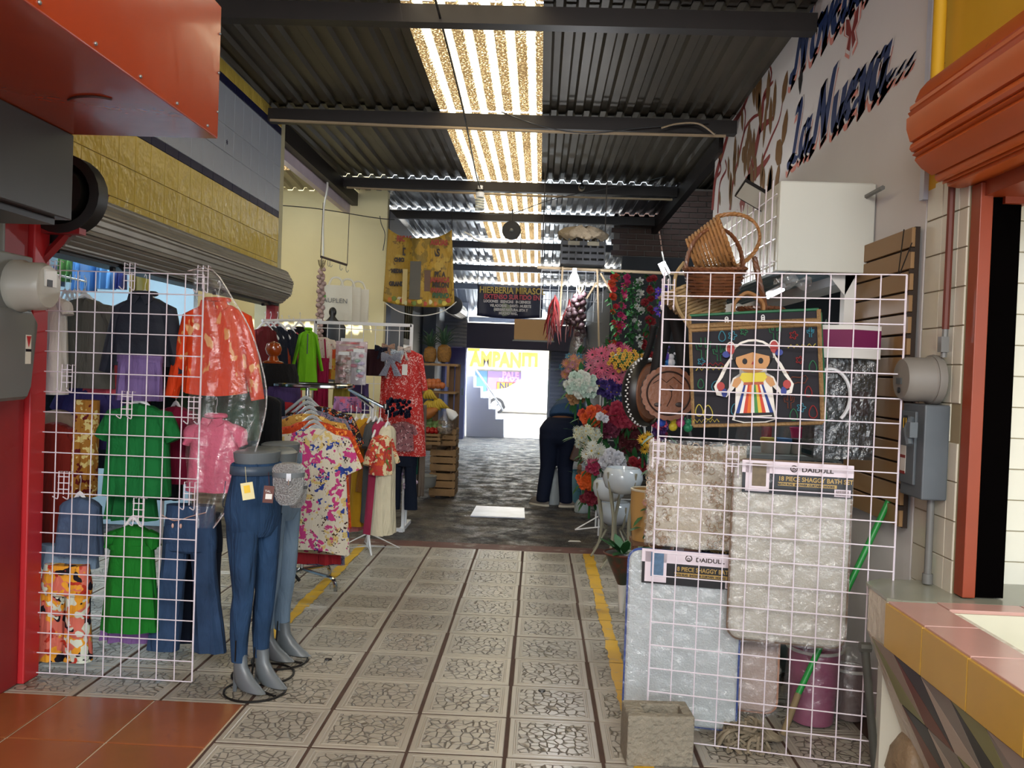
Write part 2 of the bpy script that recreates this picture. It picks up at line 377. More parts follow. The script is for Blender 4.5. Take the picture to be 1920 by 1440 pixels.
ceiling = thing('ceiling', '', ''); del ceiling['label']; del ceiling['category']; ceiling['kind'] = 'structure'
PIT = .1416
def corr(x0, x1, y0, z0, y1, z1, m, name='roof_sheet', parent=ceiling, hh=.034, pit=PIT, along='y', th=.0):
    """trapezoid-ribbed sheet, ribs running along y"""
    mb = MB(); xs = []; x = x0
    while x < x1-.001:
        for fr_, zz in ((0, 0), (.42, 0), (.55, hh), (.87, hh)): xs.append((x+fr_*pit, zz))
        x += pit
    xs = [p for p in xs if p[0] < x1]+[(x1, 0)]
    n = len(xs); ny = 6; vs = []
    for j in range(ny+1):
        t = j/ny
        for x, zz in xs: vs.append((x-x0, math.hypot(y1-y0, z1-z0)*t, zz))
    fs = [(j*n+i, j*n+i+1, (j+1)*n+i+1, (j+1)*n+i) for j in range(ny) for i in range(n-1)]
    mb.add(vs, fs); o = mb.build(name, m, parent, False); o.location = (x0, y0, z0); o.rotation_euler.x = math.atan2(z1-z0, y1-y0); return o
BY = [-4, -.8, 2.4, 5.3, 7.4, 10.3, 12.3, 14.5, 16.5, 18.0, 19.5]
BZ = [3.80, 3.80, 3.80, 3.83, 3.78, 3.82, 3.81, 3.72, 3.56, 3.34, 2.72]
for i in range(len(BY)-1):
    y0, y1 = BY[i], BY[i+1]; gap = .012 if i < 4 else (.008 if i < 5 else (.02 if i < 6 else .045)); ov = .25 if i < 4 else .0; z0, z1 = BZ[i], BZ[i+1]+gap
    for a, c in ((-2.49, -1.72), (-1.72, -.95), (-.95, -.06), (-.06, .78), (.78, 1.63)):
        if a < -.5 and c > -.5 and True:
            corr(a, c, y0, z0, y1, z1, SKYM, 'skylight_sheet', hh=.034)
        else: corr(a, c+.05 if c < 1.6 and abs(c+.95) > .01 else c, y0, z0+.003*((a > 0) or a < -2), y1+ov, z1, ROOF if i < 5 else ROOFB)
for i, (y, zb) in enumerate(((2.4, 3.7), (5.3, 3.68), (7.4, 3.64), (10.3, 3.69), (12.3, 3.68), (14.5, 3.59), (16.5, 3.43), (18.0, 3.21), (19.4, 2.6), (-.8, 3.7))):
    t = MB(); x0, x1 = -2.5, 1.62
    t.box((x0, y-.05, zb), (x1, y+.05, zb+.012)).box((x0, y-.05, zb+.012), (x1, y-.042, zb+.1)).box((x0, y-.05, zb+.1), (x1, y+.05, zb+.112))
    t.build('beam', BEAM, ceiling, False)
for x in (-2.49, 1.6): MB().box((x-.04, 4 if x < 0 else 7.9, 3.62), (x+.04, 14.4, 3.79)).build('edge_beam', BEAM, ceiling, False)
TAN = mat('old_bamboo_pole', '#a08c70', .6)
for k, (y, z) in enumerate(((7.32, 3.62), (10.24, 3.66), (10.24, 3.0))):
    if k < 2: tag(MB().tube([(-2.4, y, z+.02), (-1.2, y, z), (0, y, z-.015), (1.5, y, z-.01)], .013).build('conduit_pipe', TAN), 'thin tan conduit running under the '+('nearer' if k == 0 else 'farther')+' dark roof beam', 'pipe')
# left wall -------------------------------------------------------
WX = -2.43
PLAST = mat('cream_plaster', '#efe3b6', .8, var=.06, vs=2, dirt=('#b9b49a', 2.5, .66))
wl = struct(MB().box((WX-.18, 4.0, 2.40), (WX-.008, 7.75, 3.8)).build('wall_left', mat('grey_bed', '#8c8a80', .9), smooth=False))
def glazed(name, col):
    m = mat(name, col, .2, var=.07, vs=3, spec=.5, coat=.1); n = m.node_tree.nodes; l = m.node_tree.links
    tc = n.new('ShaderNodeTexCoord'); oi = n.new('ShaderNodeObjectInfo'); ad = n.new('ShaderNodeVectorMath'); l.new(tc.outputs['Object'], ad.inputs[0]); l.new(oi.outputs['Location'], ad.inputs[1])
    no = n.new('ShaderNodeTexNoise'); no.inputs['Scale'].default_value = 15; no.inputs['Detail'].default_value = 2; l.new(ad.outputs[0], no.inputs[0])
    bp = n.new('ShaderNodeBump'); bp.inputs['Strength'].default_value = .4; bp.inputs['Distance'].default_value = .02; l.new(no.outputs[0], bp.inputs['Height']); l.new(bp.outputs[0], n['Principled BSDF'].inputs['Normal'])
    return m
GY = glazed('yellow_glazed_tile', '#c8af52'); GW = mat('pale_blue_tile', '#9fa6b2', .35, var=.05); GN = mat('navy_glazed_tile', '#14163a', .4, var=.1, spec=.25)
def wtile(wd, hh, m):
    a, c = wd/2-.0015, hh/2-.0015
    r = lambda s_, t: [(t, -a+s_, -c+s_), (t, a-s_, -c+s_), (t, a-s_, c-s_), (t, -a+s_, c-s_)]
    return mesh_of(MB().rings([r(0, -.008), r(0, -.002), r(.002, 0)]), 'tile', m, False)
rows = [(2.40, 2.46, GY), (2.46, 2.66, GY), (2.66, 2.87, GY), (2.87, 2.93, GN), (2.93, 3.13, GW), (3.13, 3.33, GW), (3.33, 3.62, GW), (3.62, 3.69, GN), (3.69, 3.79, GY)]
for z0, z1, m in rows:
    me = wtile(.2, z1-z0, m)
    for i in range(19):
        inst(me, 'tile', wl, (WX, 4.0+.1+.197*i, (z0+z1)/2), (0, random.uniform(-.004, .004), random.uniform(-.006, .006)), (1, .985, 1))
st = []
for k in range(12): a = 2*PI*k/12; r = .022 if k % 2 else .011; st.append((r*math.cos(a), r*math.sin(a)))
MB().prism(st, FR_LEFT((WX, 6.42, 3.21)), .002, .001).build('navy_star', GN, wl, False)
struct(MB().box((WX-.2, 7.75, 0), (WX-.0, 7.85, 3.8)).build('trim_2', mat('cream_edge', '#bdb694', .8), smooth=False))
RED = mat('red_painted_metal', '#8e1f22', .45, var=.15, dirt=('#5d1a1c', 3, .66))
wr = struct(MB().box((WX-.25, -1, 0), (WX+.02, 3.93, 3.8)).build('wall_left_red', RED, smooth=False, bevel=.01))
rp = thing('red_post', 'bright red painted steel door post beside the grey meter', 'post', (-2.42, 4.0, 0))
MB().box((-2.5, 3.935, 0), (-2.385, 4.06, 2.3)).build('upright', mat('bright_red_paint', '#b3262b', .4, var=.1, dirt=('#e0c8b0', 7, .75)), rp, False, world=True, bevel=.006)
MB().tube([(-2.41, 4.02, 2.0), (-2.14, 4.1, 2.36)], .022, 4).build('brace', RED, rp, False, world=True)
MB().box((-2.42, 3.98, 2.14), (-2.2, 4.04, 2.17)).build('cross_bar', RED, rp, False, world=True)
# left shop shell
SHOPW = mat('shop_wall_pale', '#a8c4d4', .7, var=.05)
struct(MB().box((-5.6, 3.7, 0), (-5.5, 7.85, 2.8)).build('wall_shop_back', SHOPW, smooth=False))
struct(MB().box((-5.5, 3.75, 0), (-2.6, 3.85, 2.8)).build('wall_shop_front', SHOPW, smooth=False))
struct(MB().box((-5.5, 7.76, 0), (-3.2, 7.85, 3.8)).build('wall_shop_far', SHOPW, smooth=False))
struct(MB().box((-5.6, 3.7, 2.75), (-2.6, 7.85, 2.82)).build('ceiling_shop', mat('shop_ceiling', '#c9d4d8', .7), smooth=False))
# alcove beyond the shop: cream wall facing the aisle mouth, its own light roof
struct(MB().box((-5.6, 11.1, 0), (-2.06, 11.25, 4.2)).build('wall_cream', PLAST, smooth=False))
struct(MB().box((-5.6, 7.8, 0), (-5.5, 11.1, 4.2)).build('wall_alcove_side', PLAST, smooth=False))
cr = mat('cream_roof_sheet', '#b5ae98', .6, var=.1)
for k, (a, c, m) in enumerate(((8.4, 10.0, SKYM), (7.8, 8.4, cr), (10.0, 11.1, cr))):
    o = corr(-5.5, -2.5, 0, 3.9, (c-a), 3.9, m, 'roof_sheet'); o.location = (-5.5, a, 3.95-.05*(k == 2)); o.rotation_euler.x = math.radians(-5)
struct(MB().box((-2.62, 7.8, 3.52), (-2.55, 11.1, 3.68)).build('trim_3', mat('lilac_painted_beam', '#cbbcc8', .5), smooth=False))
# wall of the shops further along the left
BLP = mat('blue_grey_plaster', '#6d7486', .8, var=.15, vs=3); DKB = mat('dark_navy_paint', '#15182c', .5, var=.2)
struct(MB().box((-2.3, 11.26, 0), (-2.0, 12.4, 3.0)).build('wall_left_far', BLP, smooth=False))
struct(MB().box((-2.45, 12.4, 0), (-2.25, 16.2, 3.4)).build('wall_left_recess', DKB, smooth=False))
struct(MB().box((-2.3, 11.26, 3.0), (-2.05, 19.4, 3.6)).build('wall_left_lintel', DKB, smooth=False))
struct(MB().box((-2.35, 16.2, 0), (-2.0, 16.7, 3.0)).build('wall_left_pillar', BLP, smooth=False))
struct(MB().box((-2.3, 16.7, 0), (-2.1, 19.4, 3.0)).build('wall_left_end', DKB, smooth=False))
wd = MB()
for (y0, y1, z0, z1) in ((12.7, 13.6, 2.0, 2.6), (13.8, 14.7, 2.0, 2.6), (12.7, 14.7, .1, 1.9)):
    wd.box((-2.25, y0, z0), (-2.22, y1, z1))
struct(wd.build('window_1', mat('dim_window_glass', '#3f4446', .2, var=.1), smooth=False))
wd = MB()
for i in range(9): wd.tube([(-2.21, 12.75+.22*i, 2.0), (-2.21, 12.75+.22*i, 2.6)], .012, 4)
struct(wd.build('window_2', mat('window_bars', '#6a664c', .6), smooth=False))
PURP = mat('purple_door_paint', '#3a3088', .5, var=.1)
dr = struct(MB().box((-1.95, 18.55, 0), (-1.62, 18.6, 1.98)).build('door_1', PURP, smooth=False))
MB().box((-1.68, 18.5, .95), (-1.64, 18.55, 1.1)).build('door_handle', DARKM, dr, False)
struct(MB().box((-2.0, 18.6, 0), (-1.95, 18.66, 2.0)).build('trim_4', BLP, smooth=False))
BLW = mat('bluish_white_wall', '#c4c8d8', .8, var=.05)
struct(MB().box((-2.4, 18.9, 0), (-1.63, 19.1, 3.0)).build('wall_end_left', BLW, smooth=False))
q0 = aty(875, 612, 18.9); q1 = aty(1090, 662, 18.9)
struct(MB().box((-1.72, 18.8, 1.99), (1.2, 19.1, 2.55)).build('wall_end_lintel', mat('dark_violet_lintel', '#3a3658', .5, var=.15), smooth=False))
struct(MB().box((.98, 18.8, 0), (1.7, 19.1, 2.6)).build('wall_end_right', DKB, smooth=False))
# right wall with the mural ---------------------------------------
RX = 1.6
MUR = mat('white_mural_plaster', '#c9c6c4', .75, var=.05, vs=2, dirt=('#a9a39c', 1.6, .66))
wright = struct(MB().box((RX, 3.66, 2.1), (RX+.15, 8.25, 4.6)).build('wall_right', MUR, smooth=False))
struct(MB().box((RX, 3.66, 0), (RX+.12, 4.36, 2.1)).build('wall_right_lower', MUR, smooth=False))
YW = mat('yellow_wall_paint', '#c79a12', .7, var=.15, vs=2, dirt=('#8b7a50', 2, .64))
struct(MB().box((RX, -1, 2.80), (RX+.15, 3.62, 4.6)).build('wall_right_yellow', YW, smooth=False))
tag(MB().tube([(RX-.05, 3.5, 2.72), (RX-.05, 3.5, 4.6)], .025, 10).tube([(RX-.05, 3.5, 2.72), (RX-.05, 3.5, 2.76)], .034, 10).build('wall_pipe', YW), 'vertical yellow-painted pipe on the yellow wall, upper right', 'pipe')
tag(MB().box((RX-.02, 3.645, 2.35), (RX, 3.685, 4.5)).build('wall_conduit', mat('bluish_white_conduit', '#b9c2d2', .4), smooth=False), 'pale blue-white vertical trunking at the near edge of the lettered wall', 'conduit')
# tiled column and white tiled wall of the near right booth
CB = mat('white_tile_grout', '#8d8266', .9); WT = mat('white_ceramic_tile', '#c9c6b6', .16, var=.05, vs=4, dirt=('#a89876', 3, .72))
col = struct(MB().box((RX+.006, 3.3, 0), (RX+.16, 3.655, 2.38)).build('wall_right_column', CB, smooth=False))
def ctile(wd, hh):
    a, c = wd/2-.002, hh/2-.002
    r = lambda s_, t: [(-t, -a+s_, -c+s_), (-t, a-s_, -c+s_), (-t, a-s_, c-s_), (-t, -a+s_, c-s_)]
    return mesh_of(MB().rings([r(0, -.008), r(0, -.002), r(.002, 0)]), 'tile', WT, False)
for z in range(16):
    for y0, y1 in ((3.30, 3.37), (3.37, 3.51), (3.51, 3.65)):
        if z in (9,) and y0 == 3.3: continue
        inst(ctile(y1-y0, .15), 'tile', col, (RX, (y0+y1)/2, .08+.15*z), (random.uniform(-.004, .004), 0, random.uniform(-.01, .01)))
twall = struct(MB().box((1.77, 3.506, 0), (4.2, 3.65, 2.32)).build('wall_booth_back', CB, smooth=False))
a_ = .125/2-.0018; r = lambda s_, t: [(-a_+s_, t, -a_+s_), (a_-s_, t, -a_+s_), (a_-s_, t, a_-s_), (-a_+s_, t, a_-s_)]
BT = mesh_of(MB().rings([r(0, .006), r(0, .002), r(.002, 0)][::-1]), 'tile', mat('white_wall_tile', '#d3d1c4', .18, var=.03, dirt=('#b39e72', 2.2, .73)), False)
for i in range(11):
    for k in range(13):
        inst(BT, 'tile', twall, (1.772+.0625+.125*i, 3.5, .745+.0625+.125*k), (random.uniform(-.006, .006), 0, random.uniform(-.006, .006)))
struct(MB().box((1.86, 2.0, 2.36), (4.2, 3.5, 2.42)).build('ceiling_booth', WT, smooth=False))
struct(MB().box((4.1, -2, 0), (4.2, 3.6, 2.4)).build('wall_booth_side', WT, smooth=False))
ORG = mat('orange_red_metal', '#873413', .45, var=.15, vs=4, dirt=('#4a2115', 5, .66))
jb = thing('door_jamb', 'orange-red steel door jamb beside the white-tiled booth wall', 'post', (1.66, 3.28, 0))
MB().box((1.605, 3.22, .785), (1.652, 3.29, 2.33)).build('upright', ORG, jb, False, world=True, bevel=.003)
MB().box((1.655, 3.24, .785), (1.765, 3.296, 2.36)).build('painted_shadow_gap', mat('painted_gap_shade', '#050404', .9, spec=0), jb, False, world=True)  # black strip painted for the shade in the deep slot
# right shops' shell
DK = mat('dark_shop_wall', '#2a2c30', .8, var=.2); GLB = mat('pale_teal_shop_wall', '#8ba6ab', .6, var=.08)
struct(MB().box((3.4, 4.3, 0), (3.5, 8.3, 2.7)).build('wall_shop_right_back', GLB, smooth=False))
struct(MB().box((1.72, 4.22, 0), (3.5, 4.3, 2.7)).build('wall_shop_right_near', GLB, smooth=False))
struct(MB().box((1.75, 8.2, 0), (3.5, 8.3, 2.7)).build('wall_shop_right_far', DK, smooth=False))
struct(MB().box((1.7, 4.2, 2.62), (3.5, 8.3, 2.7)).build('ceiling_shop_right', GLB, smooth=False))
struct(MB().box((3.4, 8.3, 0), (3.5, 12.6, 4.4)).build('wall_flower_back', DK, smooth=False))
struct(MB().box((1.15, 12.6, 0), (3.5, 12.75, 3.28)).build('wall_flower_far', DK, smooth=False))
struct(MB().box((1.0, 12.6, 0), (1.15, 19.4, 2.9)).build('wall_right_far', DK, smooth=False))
BRM = mat('brick_brown', '#4c3a34', .9, var=.25, vs=5, bump=.3, bs=20); BR2 = mat('mortar', '#6a625c', .95)
bw = struct(MB().box((1.02, 12.64, 3.28), (3.5, 12.75, 4.3)).build('wall_brick', BR2, smooth=False))
bm = mesh_of(MB().rings([[(-.115, 0, -.031), (.115, 0, -.031), (.115, 0, .031), (-.115, 0, .031)], [(-.118, .006, -.034), (.118, .006, -.034), (.118, .006, .034), (-.118, .006, .034)], [(-.118, .04, -.034), (.118, .04, -.034), (.118, .04, .034), (-.118, .04, .034)]]), 'brick', BRM, False)
for rI in range(12):
    for i in range(10):
        x = 1.1+.25*i+(.125 if rI % 2 else 0)
        if x < 3.4: inst(bm, 'brick', bw, (x, 12.61+random.uniform(-.006, .004), 3.33+.082*rI), (0, random.uniform(-.02, .02), 0))
o = corr(0, 2.2, 0, 0, 11.3, 0, ROOF, 'roof_sheet'); o.location = (1.55, 8.25, 4.35)  # sheet lengthened out of view to keep sun off the far wall
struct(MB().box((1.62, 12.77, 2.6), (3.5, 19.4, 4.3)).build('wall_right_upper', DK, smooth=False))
# walls around the viewer (market continues behind)
struct(MB().box((-3.2, -4, 0), (-2.68, -1, 3.8)).build('wall_behind_left', RED, smooth=False))
struct(MB().box((4.1, -4, 0), (4.2, -2, 3.8)).build('wall_behind_right', MUR, smooth=False))

struct(MB().box((RX, 3.30, 2.385), (RX+.15, 3.655, 2.80)).build('wall_right_patch', YW, smooth=False))
struct(MB().box((.2, 18.93, 0), (1.0, 18.96, 1.99)).build('shutter_light_block', DKB, smooth=False))  # added unseen panel, blocks street light between the shutter slats
# ================================================================ GARMENTS
DENIM = mat('blue_denim', '#2f4564', .85, var=.5, vs=5, bump=.6, bs=14, spec=.2, fold=True); DENIM2 = mat('pale_denim', '#6f8397', .85, var=.3, vs=4, bump=.6, bs=14, spec=.2, fold=True)
DENIM3 = mat('dark_denim', '#131b2c', .85, var=.2, spec=.2); NAVY = cloth('#121a2b')
def tbase(hw, hd, z, cx=0, n=22, rip=0, fr=5, ph=0, sq=.75):
    out = []
    for k in range(n):
        a = 2*PI*k/n; c_, s_ = math.cos(a), math.sin(a)
        x = hw*math.copysign(abs(c_)**sq, c_); y = hd*math.copysign(abs(s_)**sq, s_)
        y += rip*math.sin(fr*(x/max(hw, .01))*1.6+ph+z*3)+rip*.5*math.sin(9*(x/max(hw, .01))+ph*2)
        out.append(V(x+cx, y, z))
    return out
def limb(mb, path, ra, rb, ta, tb, n=12, rip=.004):
    """flat sleeve or leg along a path in the x-z plane; ra/rb half-widths, ta/tb half-depths"""
    R = []; N = len(path)
    for i, p in enumerate(path):
        t = i/(N-1); d = (path[min(i+1, N-1)]-path[max(i-1, 0)]).normalized(); k0 = .35 if i == 0 and N == 7 else 1; pr = V(d.z, 0, -d.x)
        if abs(d.y) > .9: pr = V(1, 0, 0)
        hw = (ra+(rb-ra)*t)*k0; hd = ta+(tb-ta)*t
        R.append([p+pr*hw*math.cos(2*PI*k/n)+V(0, 1, 0)*(hd*math.sin(2*PI*k/n)+rip*math.sin(k*2.3+i*.9)) for k in range(n)])
    return mb.rings(R)
def shirt(name, label, loc, W, L, m, sleeve='short', rz=0, t=.055, flare=1.12, collar=None, cat='shirt', group=None, open_neck=.17, sl=None, ph=None, cm=None, parts=True, hem=0):
    ph = random.uniform(0, 6) if ph is None else ph; mb = MB(); hw = W/2; R = []
    prof = [(0, open_neck/.5*hw*.5, .5), (-.035*W, .46*hw, .7), (-.12*W, .76*hw, .85), (-.21*W, .92*hw, .95), (-.36*W, .92*hw, 1)]
    for z, q, tt in prof: R.append(tbase(q, t*tt, z, rip=.003, ph=ph))
    z0 = -.33*W; nn = 7
    for i in range(1, nn+1):
        u = i/nn; zz = z0+(-L-z0)*u; R.append(tbase(hw*(.93+(flare-.93)*u), t*(1+.25*u), zz-hem*0, rip=.004+.014*u*min(1, L), ph=ph))
    # hem ring pulled into a curve
    if hem: R[-1] = [V(p.x, p.y, p.z+hem*(p.x/(hw*flare))**2) for p in R[-1]]
    mb.rings(R)
    o = mb.build(name, m); o.location = loc; o.rotation_euler.z = rz; tag(o, label, cat, group)
    if sleeve and sleeve != 'none':
        s_len = sl or {'short': .42*W, 'long': 1.15*W, 'puff': .36*W, 'cap': .2*W}[sleeve]
        for s in (-1, 1):
            b = MB(); a0 = V(s*hw*.80, 0, -.20*W); out = {'short': .5, 'long': .22, 'puff': .5, 'cap': .7}[sleeve]; d = V(s*out, 0, -1).normalized()
            pth = [V(s*hw*.58, 0, -.125*W)]+[a0+d*s_len*q for q in (.04, .2, .4, .6, .8, 1)]
            if sleeve == 'puff':
                R = []
                for i, p in enumerate(pth):
                    q = (.08+.10*math.sin(PI*min(1, i/5.2)))*W; pr = V(d.z, 0, -d.x)
                    R.append([p+pr*q*math.cos(2*PI*k/14)*(1+.08*math.sin(k*2.6))+V(0, 1, 0)*t*.9*math.sin(2*PI*k/14) for k in range(14)])
                b.rings(R)
            else: limb(b, pth, .15*W, (.135 if sleeve != 'long' else .10)*W, t*.85, t*.7)
            so = b.build('sleeve', m, o)
    if collar:
        b = MB(); q = open_neck*W
        if collar == 'polo':
            for s in (-1, 1):
                b.prism([(0, .0), (s*q*1.15, .03*W), (s*q*1.3, -.07*W), (s*q*.55, -.15*W)], (V(0, -t*.82, 0), V(1, 0, 0), V(0, 0, 1), V(0, -1, 0)), .008)
            b.tube([V(q*1.1*math.cos(a), t*.6*math.sin(a), .015) for a in [2*PI*k/14 for k in range(14)]], .012*max(1, W*2), 6, True)
        elif collar == 'v':
            b.tube([V(-q, -t*.6, 0), V(0, -t*1.12, -.22*W), V(q, -t*.6, 0)], .007, 6)
        else:
            b.tube([V(q*math.cos(a), t*.62*math.sin(a), -.012*(1-math.sin(a))*1.5) for a in [2*PI*k/16 for k in range(16)]], .008, 6, True)
        b.build('collar', cm or m, o)
    return o
def skirt(name, label, loc, W, L, m, rz=0, t=.04, flare=1.15, cat='skirt', rip=.014, waist=True, group=None, pinch=1, bubble=0, wm=None):
    ph = random.uniform(0, 6); mb = MB(); R = []; nn = 8
    for i in range(nn+1):
        u = i/nn; q = W/2*(pinch+(flare-pinch)*u+bubble*math.sin(PI*u)); R.append(tbase(q, t*(1+.3*u), -L*u, rip=.003+rip*u, ph=ph, fr=7))
    mb.rings(R); o = mb.build(name, m); o.location = loc; o.rotation_euler.z = rz; tag(o, label, cat, group)
    if waist: MB().rings([tbase(W/2*pinch*1.03, t*1.15, z, rip=.002, ph=ph) for z in (.004, -.03)]).build('waistband', wm or m, o)
    return o
def pants(name, label, loc, W, L, m, rz=0, t=.055, flare=1.0, cat='jeans', crotch=.3, gap=.16, group=None, leg0=None, detail=True):
    ph = random.uniform(0, 6); mb = MB(); hw = W/2; c = -crotch*L
    mb.rings([tbase(hw*.9, t*.8, 0, rip=.002, ph=ph), tbase(hw*.95, t*.95, c*.3, rip=.003, ph=ph), tbase(hw*1.02, t*1.1, c*.7, rip=.004, ph=ph), tbase(hw*1.02, t*1.05, c, rip=.004, ph=ph), tbase(hw*.9, t*.8, c*1.06, rip=.004, ph=ph)])
    o = mb.build(name, m); o.location = loc; o.rotation_euler.z = rz; tag(o, label, cat, group)
    for s in (-1, 1):
        b = MB(); R = []; n = 8
        for i in range(n+1):
            u = i/n; z = c*.85+(-L-c*.85)*u; kn = 1-.25*math.sin(PI*min(1, u*1.25)); q = hw*.5*(kn*(1-u)+u*flare)
            R.append(tbase(q, t*(.95-.25*u), z, cx=s*hw*(.5+gap*u), rip=.005, ph=ph+s, n=16))
        b.rings(R); lg = b.build('leg', m, o)
        if detail: MB().tube([V(s*hw*(.5+gap*u)+s*hw*.42*(1-.3*u), -t*.35, c+(-L-c)*u) for u in (0, .3, .6, .95)], .0025, 4).build('seam', m, lg)
    if detail:
        MB().rings([tbase(hw*.92, t*.88, z, rip=.002, ph=ph) for z in (.004, -.035)]).build('waistband', m, o)
        for s in (-1, 1): MB().tube(curve([V(s*hw*.3, -t*1.0, -.04), V(s*hw*.45, -t*1.12, -.075), V(s*hw*.8, -t*.85, -.09)], 4), .003, 4).build('pocket_seam', m, o)
    return o
HP = {}
def hanger(loc, W, m=None, rz=0, kind='clear', label=None, group=None):
    m = m or WPLAST; key = (kind, m.name)
    if key not in HP:
        b = MB(); h = curve([V(0, 0, .0), V(0, 0, .035), V(.018, 0, .055), V(.016, 0, .078), V(-.004, 0, .088), V(-.02, 0, .076)], 4)
        b.tube(h, .0028, 5); 
        b.tube(curve([V(-.5, 0, -.13), V(-.25, 0, -.06), V(0, 0, .0), V(.25, 0, -.06), V(.5, 0, -.13)], 3), .009, 6, flat=1.5)
        b.tube([V(-.5, 0, -.13), V(.5, 0, -.13)], .004, 5)
        HP[key] = mesh_of(b, 'hanger', m)
    o = bpy.data.objects.new('clothes_hanger', HP[key]); C.objects.link(o); o.location = loc; o.rotation_euler.z = rz; o.scale = (W, 1, 1)
    return tag(o, label or 'white plastic clothes hanger', 'hanger', group)
def G(fn, name, label, px, py, Y, wp, hp, m, **k):
    """garment whose top middle shows at (px, py) at distance Y, wp x hp pixels large"""
    s = Y/F; return fn(name, label, aty(px, py, Y), wp*s, hp*s, m, **k)
# ================================================================ LEFT FOREGROUND
OB = mat('orange_red_sign_paint', '#a83c16', .22, var=.07, vs=2, coat=.3, bump=.25, bs=2.2)
ob = thing('sign_box', 'orange-red sheet metal box hanging over the aisle, top left', 'sign box', (-1.8, 2.4, 2.42))
z0 = 2.43; MB().box((-2.6, 1.1, z0), (-1.285, 3.3, 2.94)).build('shell', OB, ob, False, world=True, bevel=.004)
for k in range(8): MB().ball((-1.283, 1.3+.27*k, z0+.02), .006, 8, 5).build('screw', STEEL, ob, world=True)
for k in range(3): MB().ball((-1.283, 3.285, z0+.1+.15*k), .005, 8, 5).build('screw', STEEL, ob, world=True)
MB().tube(curve([V(-1.62, 2.84, z0-.002), V(-1.57, 2.80, z0-.004), V(-1.50, 2.79, z0-.004), V(-1.46, 2.82, z0-.002)], 4), .004, 5).build('torn_dent', mat('dent_shadow', '#3a1408', .6), ob, world=True)
MB().box((-1.290, 1.5, 2.45), (-1.2815, 1.78, 2.60)).build('yellow_decal', mat('yellow_decal', '#b9a53a', .4), ob, False, world=True)
MB().box((-1.85, 1.62, z0-.003), (-1.72, 1.75, z0-.001)).build('paper_sticker', WHITE, ob, False, world=True)
db = thing('dark_box', 'dark grey metal housing under the orange-red box, above the meters', 'box', (-2.1, 2.6, 2.1))
MB().box((-2.4, 1.2, 2.095), (-1.855, 3.3, 2.428)).build('housing', mat('dark_grey_housing', '#2c2a28', .35, var=.15, vs=2), db, False, world=True, bevel=.004)
MB().box((-2.39, 1.25, 2.07), (-1.9, 3.26, 2.096)).build('bottom_lip', BLACK, db, False, world=True)
METG = mat('grey_meter_paint', '#6c6d6a', .45, var=.1, vs=3)
mt = thing('electricity_meter', 'round off-white electricity meter in a grey box on the red wall', 'meter', (-2.41, 3.72, 1.9))
cm_ = atx(40, 535, -2.28)
MB().box((-2.405, 3.42, cm_.z-.15), (-2.32, 3.82, cm_.z+.14)).build('meter_box', METG, mt, False, world=True, bevel=.008)
RXm = Matrix.Rotation(PI/2, 3, 'Y')
MB().lathe([(.115, 0), (.115, .03), (.105, .045), (.105, .12), (.092, .145), (.0, .15)], (-2.32, 3.70, cm_.z), 28, RXm).build('meter_body', mat('aged_white_plastic', '#a9a69b', .35, var=.06), mt, world=True)
MB().box((-2.18, 3.66, cm_.z+.0), (-2.168, 3.75, cm_.z+.075)).build('display_window', mat('display_frame', '#c8c6c0', .3), mt, False, world=True)
MB().box((-2.176, 3.675, cm_.z-.0), (-2.166, 3.715, cm_.z+.03)).build('display', BLACK, mt, False, world=True)
bk = thing('breaker_box', 'rounded grey breaker box with a warning sticker under the left meter', 'electrical box', (-2.41, 3.7, 1.5))
cb = atx(30, 650, -2.3)
MB().rings([[V(x, y, z) for y, z in ((3.45, cb.z-.22+q), (3.50, cb.z-.24+q), (3.76, cb.z-.235+q), (3.80-q, cb.z-.19+q), (3.84-q, cb.z+.12-q), (3.80-q, cb.z+.16-q), (3.5, cb.z+.17-q), (3.45, cb.z+.15-q))] for x, q in ((-2.405, 0), (-2.31, 0), (-2.295, .015))]).build('case', METG, bk, world=True)
st = MB().box((-2.294, 3.735, cb.z-.075), (-2.2925, 3.775, cb.z+.055)).build('warning_sticker', mat('sticker_cream', '#d8d2c4', .5, var=0), bk, False, world=True)
MB().prism([(-.017, .02), (.017, .02), (0, -.03)], FR_LEFT((-2.2915, 3.755, cb.z+.03)), .001).build('red_triangle', mat('sticker_red', '#b02a2c', .5, var=0), bk, False, world=True)
MB().box((-2.293, 3.735, cb.z-.02), (-2.291, 3.775, cb.z-.008)).build('black_band', BLACK, bk, False, world=True)
tag(MB().tube([(-2.36, 3.62, cm_.z+.13), (-2.36, 3.62, 2.4)], .03, 10).tube([(-2.36, 3.5, cm_.z+.13), (-2.36, 3.5, 2.4)], .02, 10).build('riser_conduit', METG), 'pair of grey conduits rising from the left meter box', 'conduit')
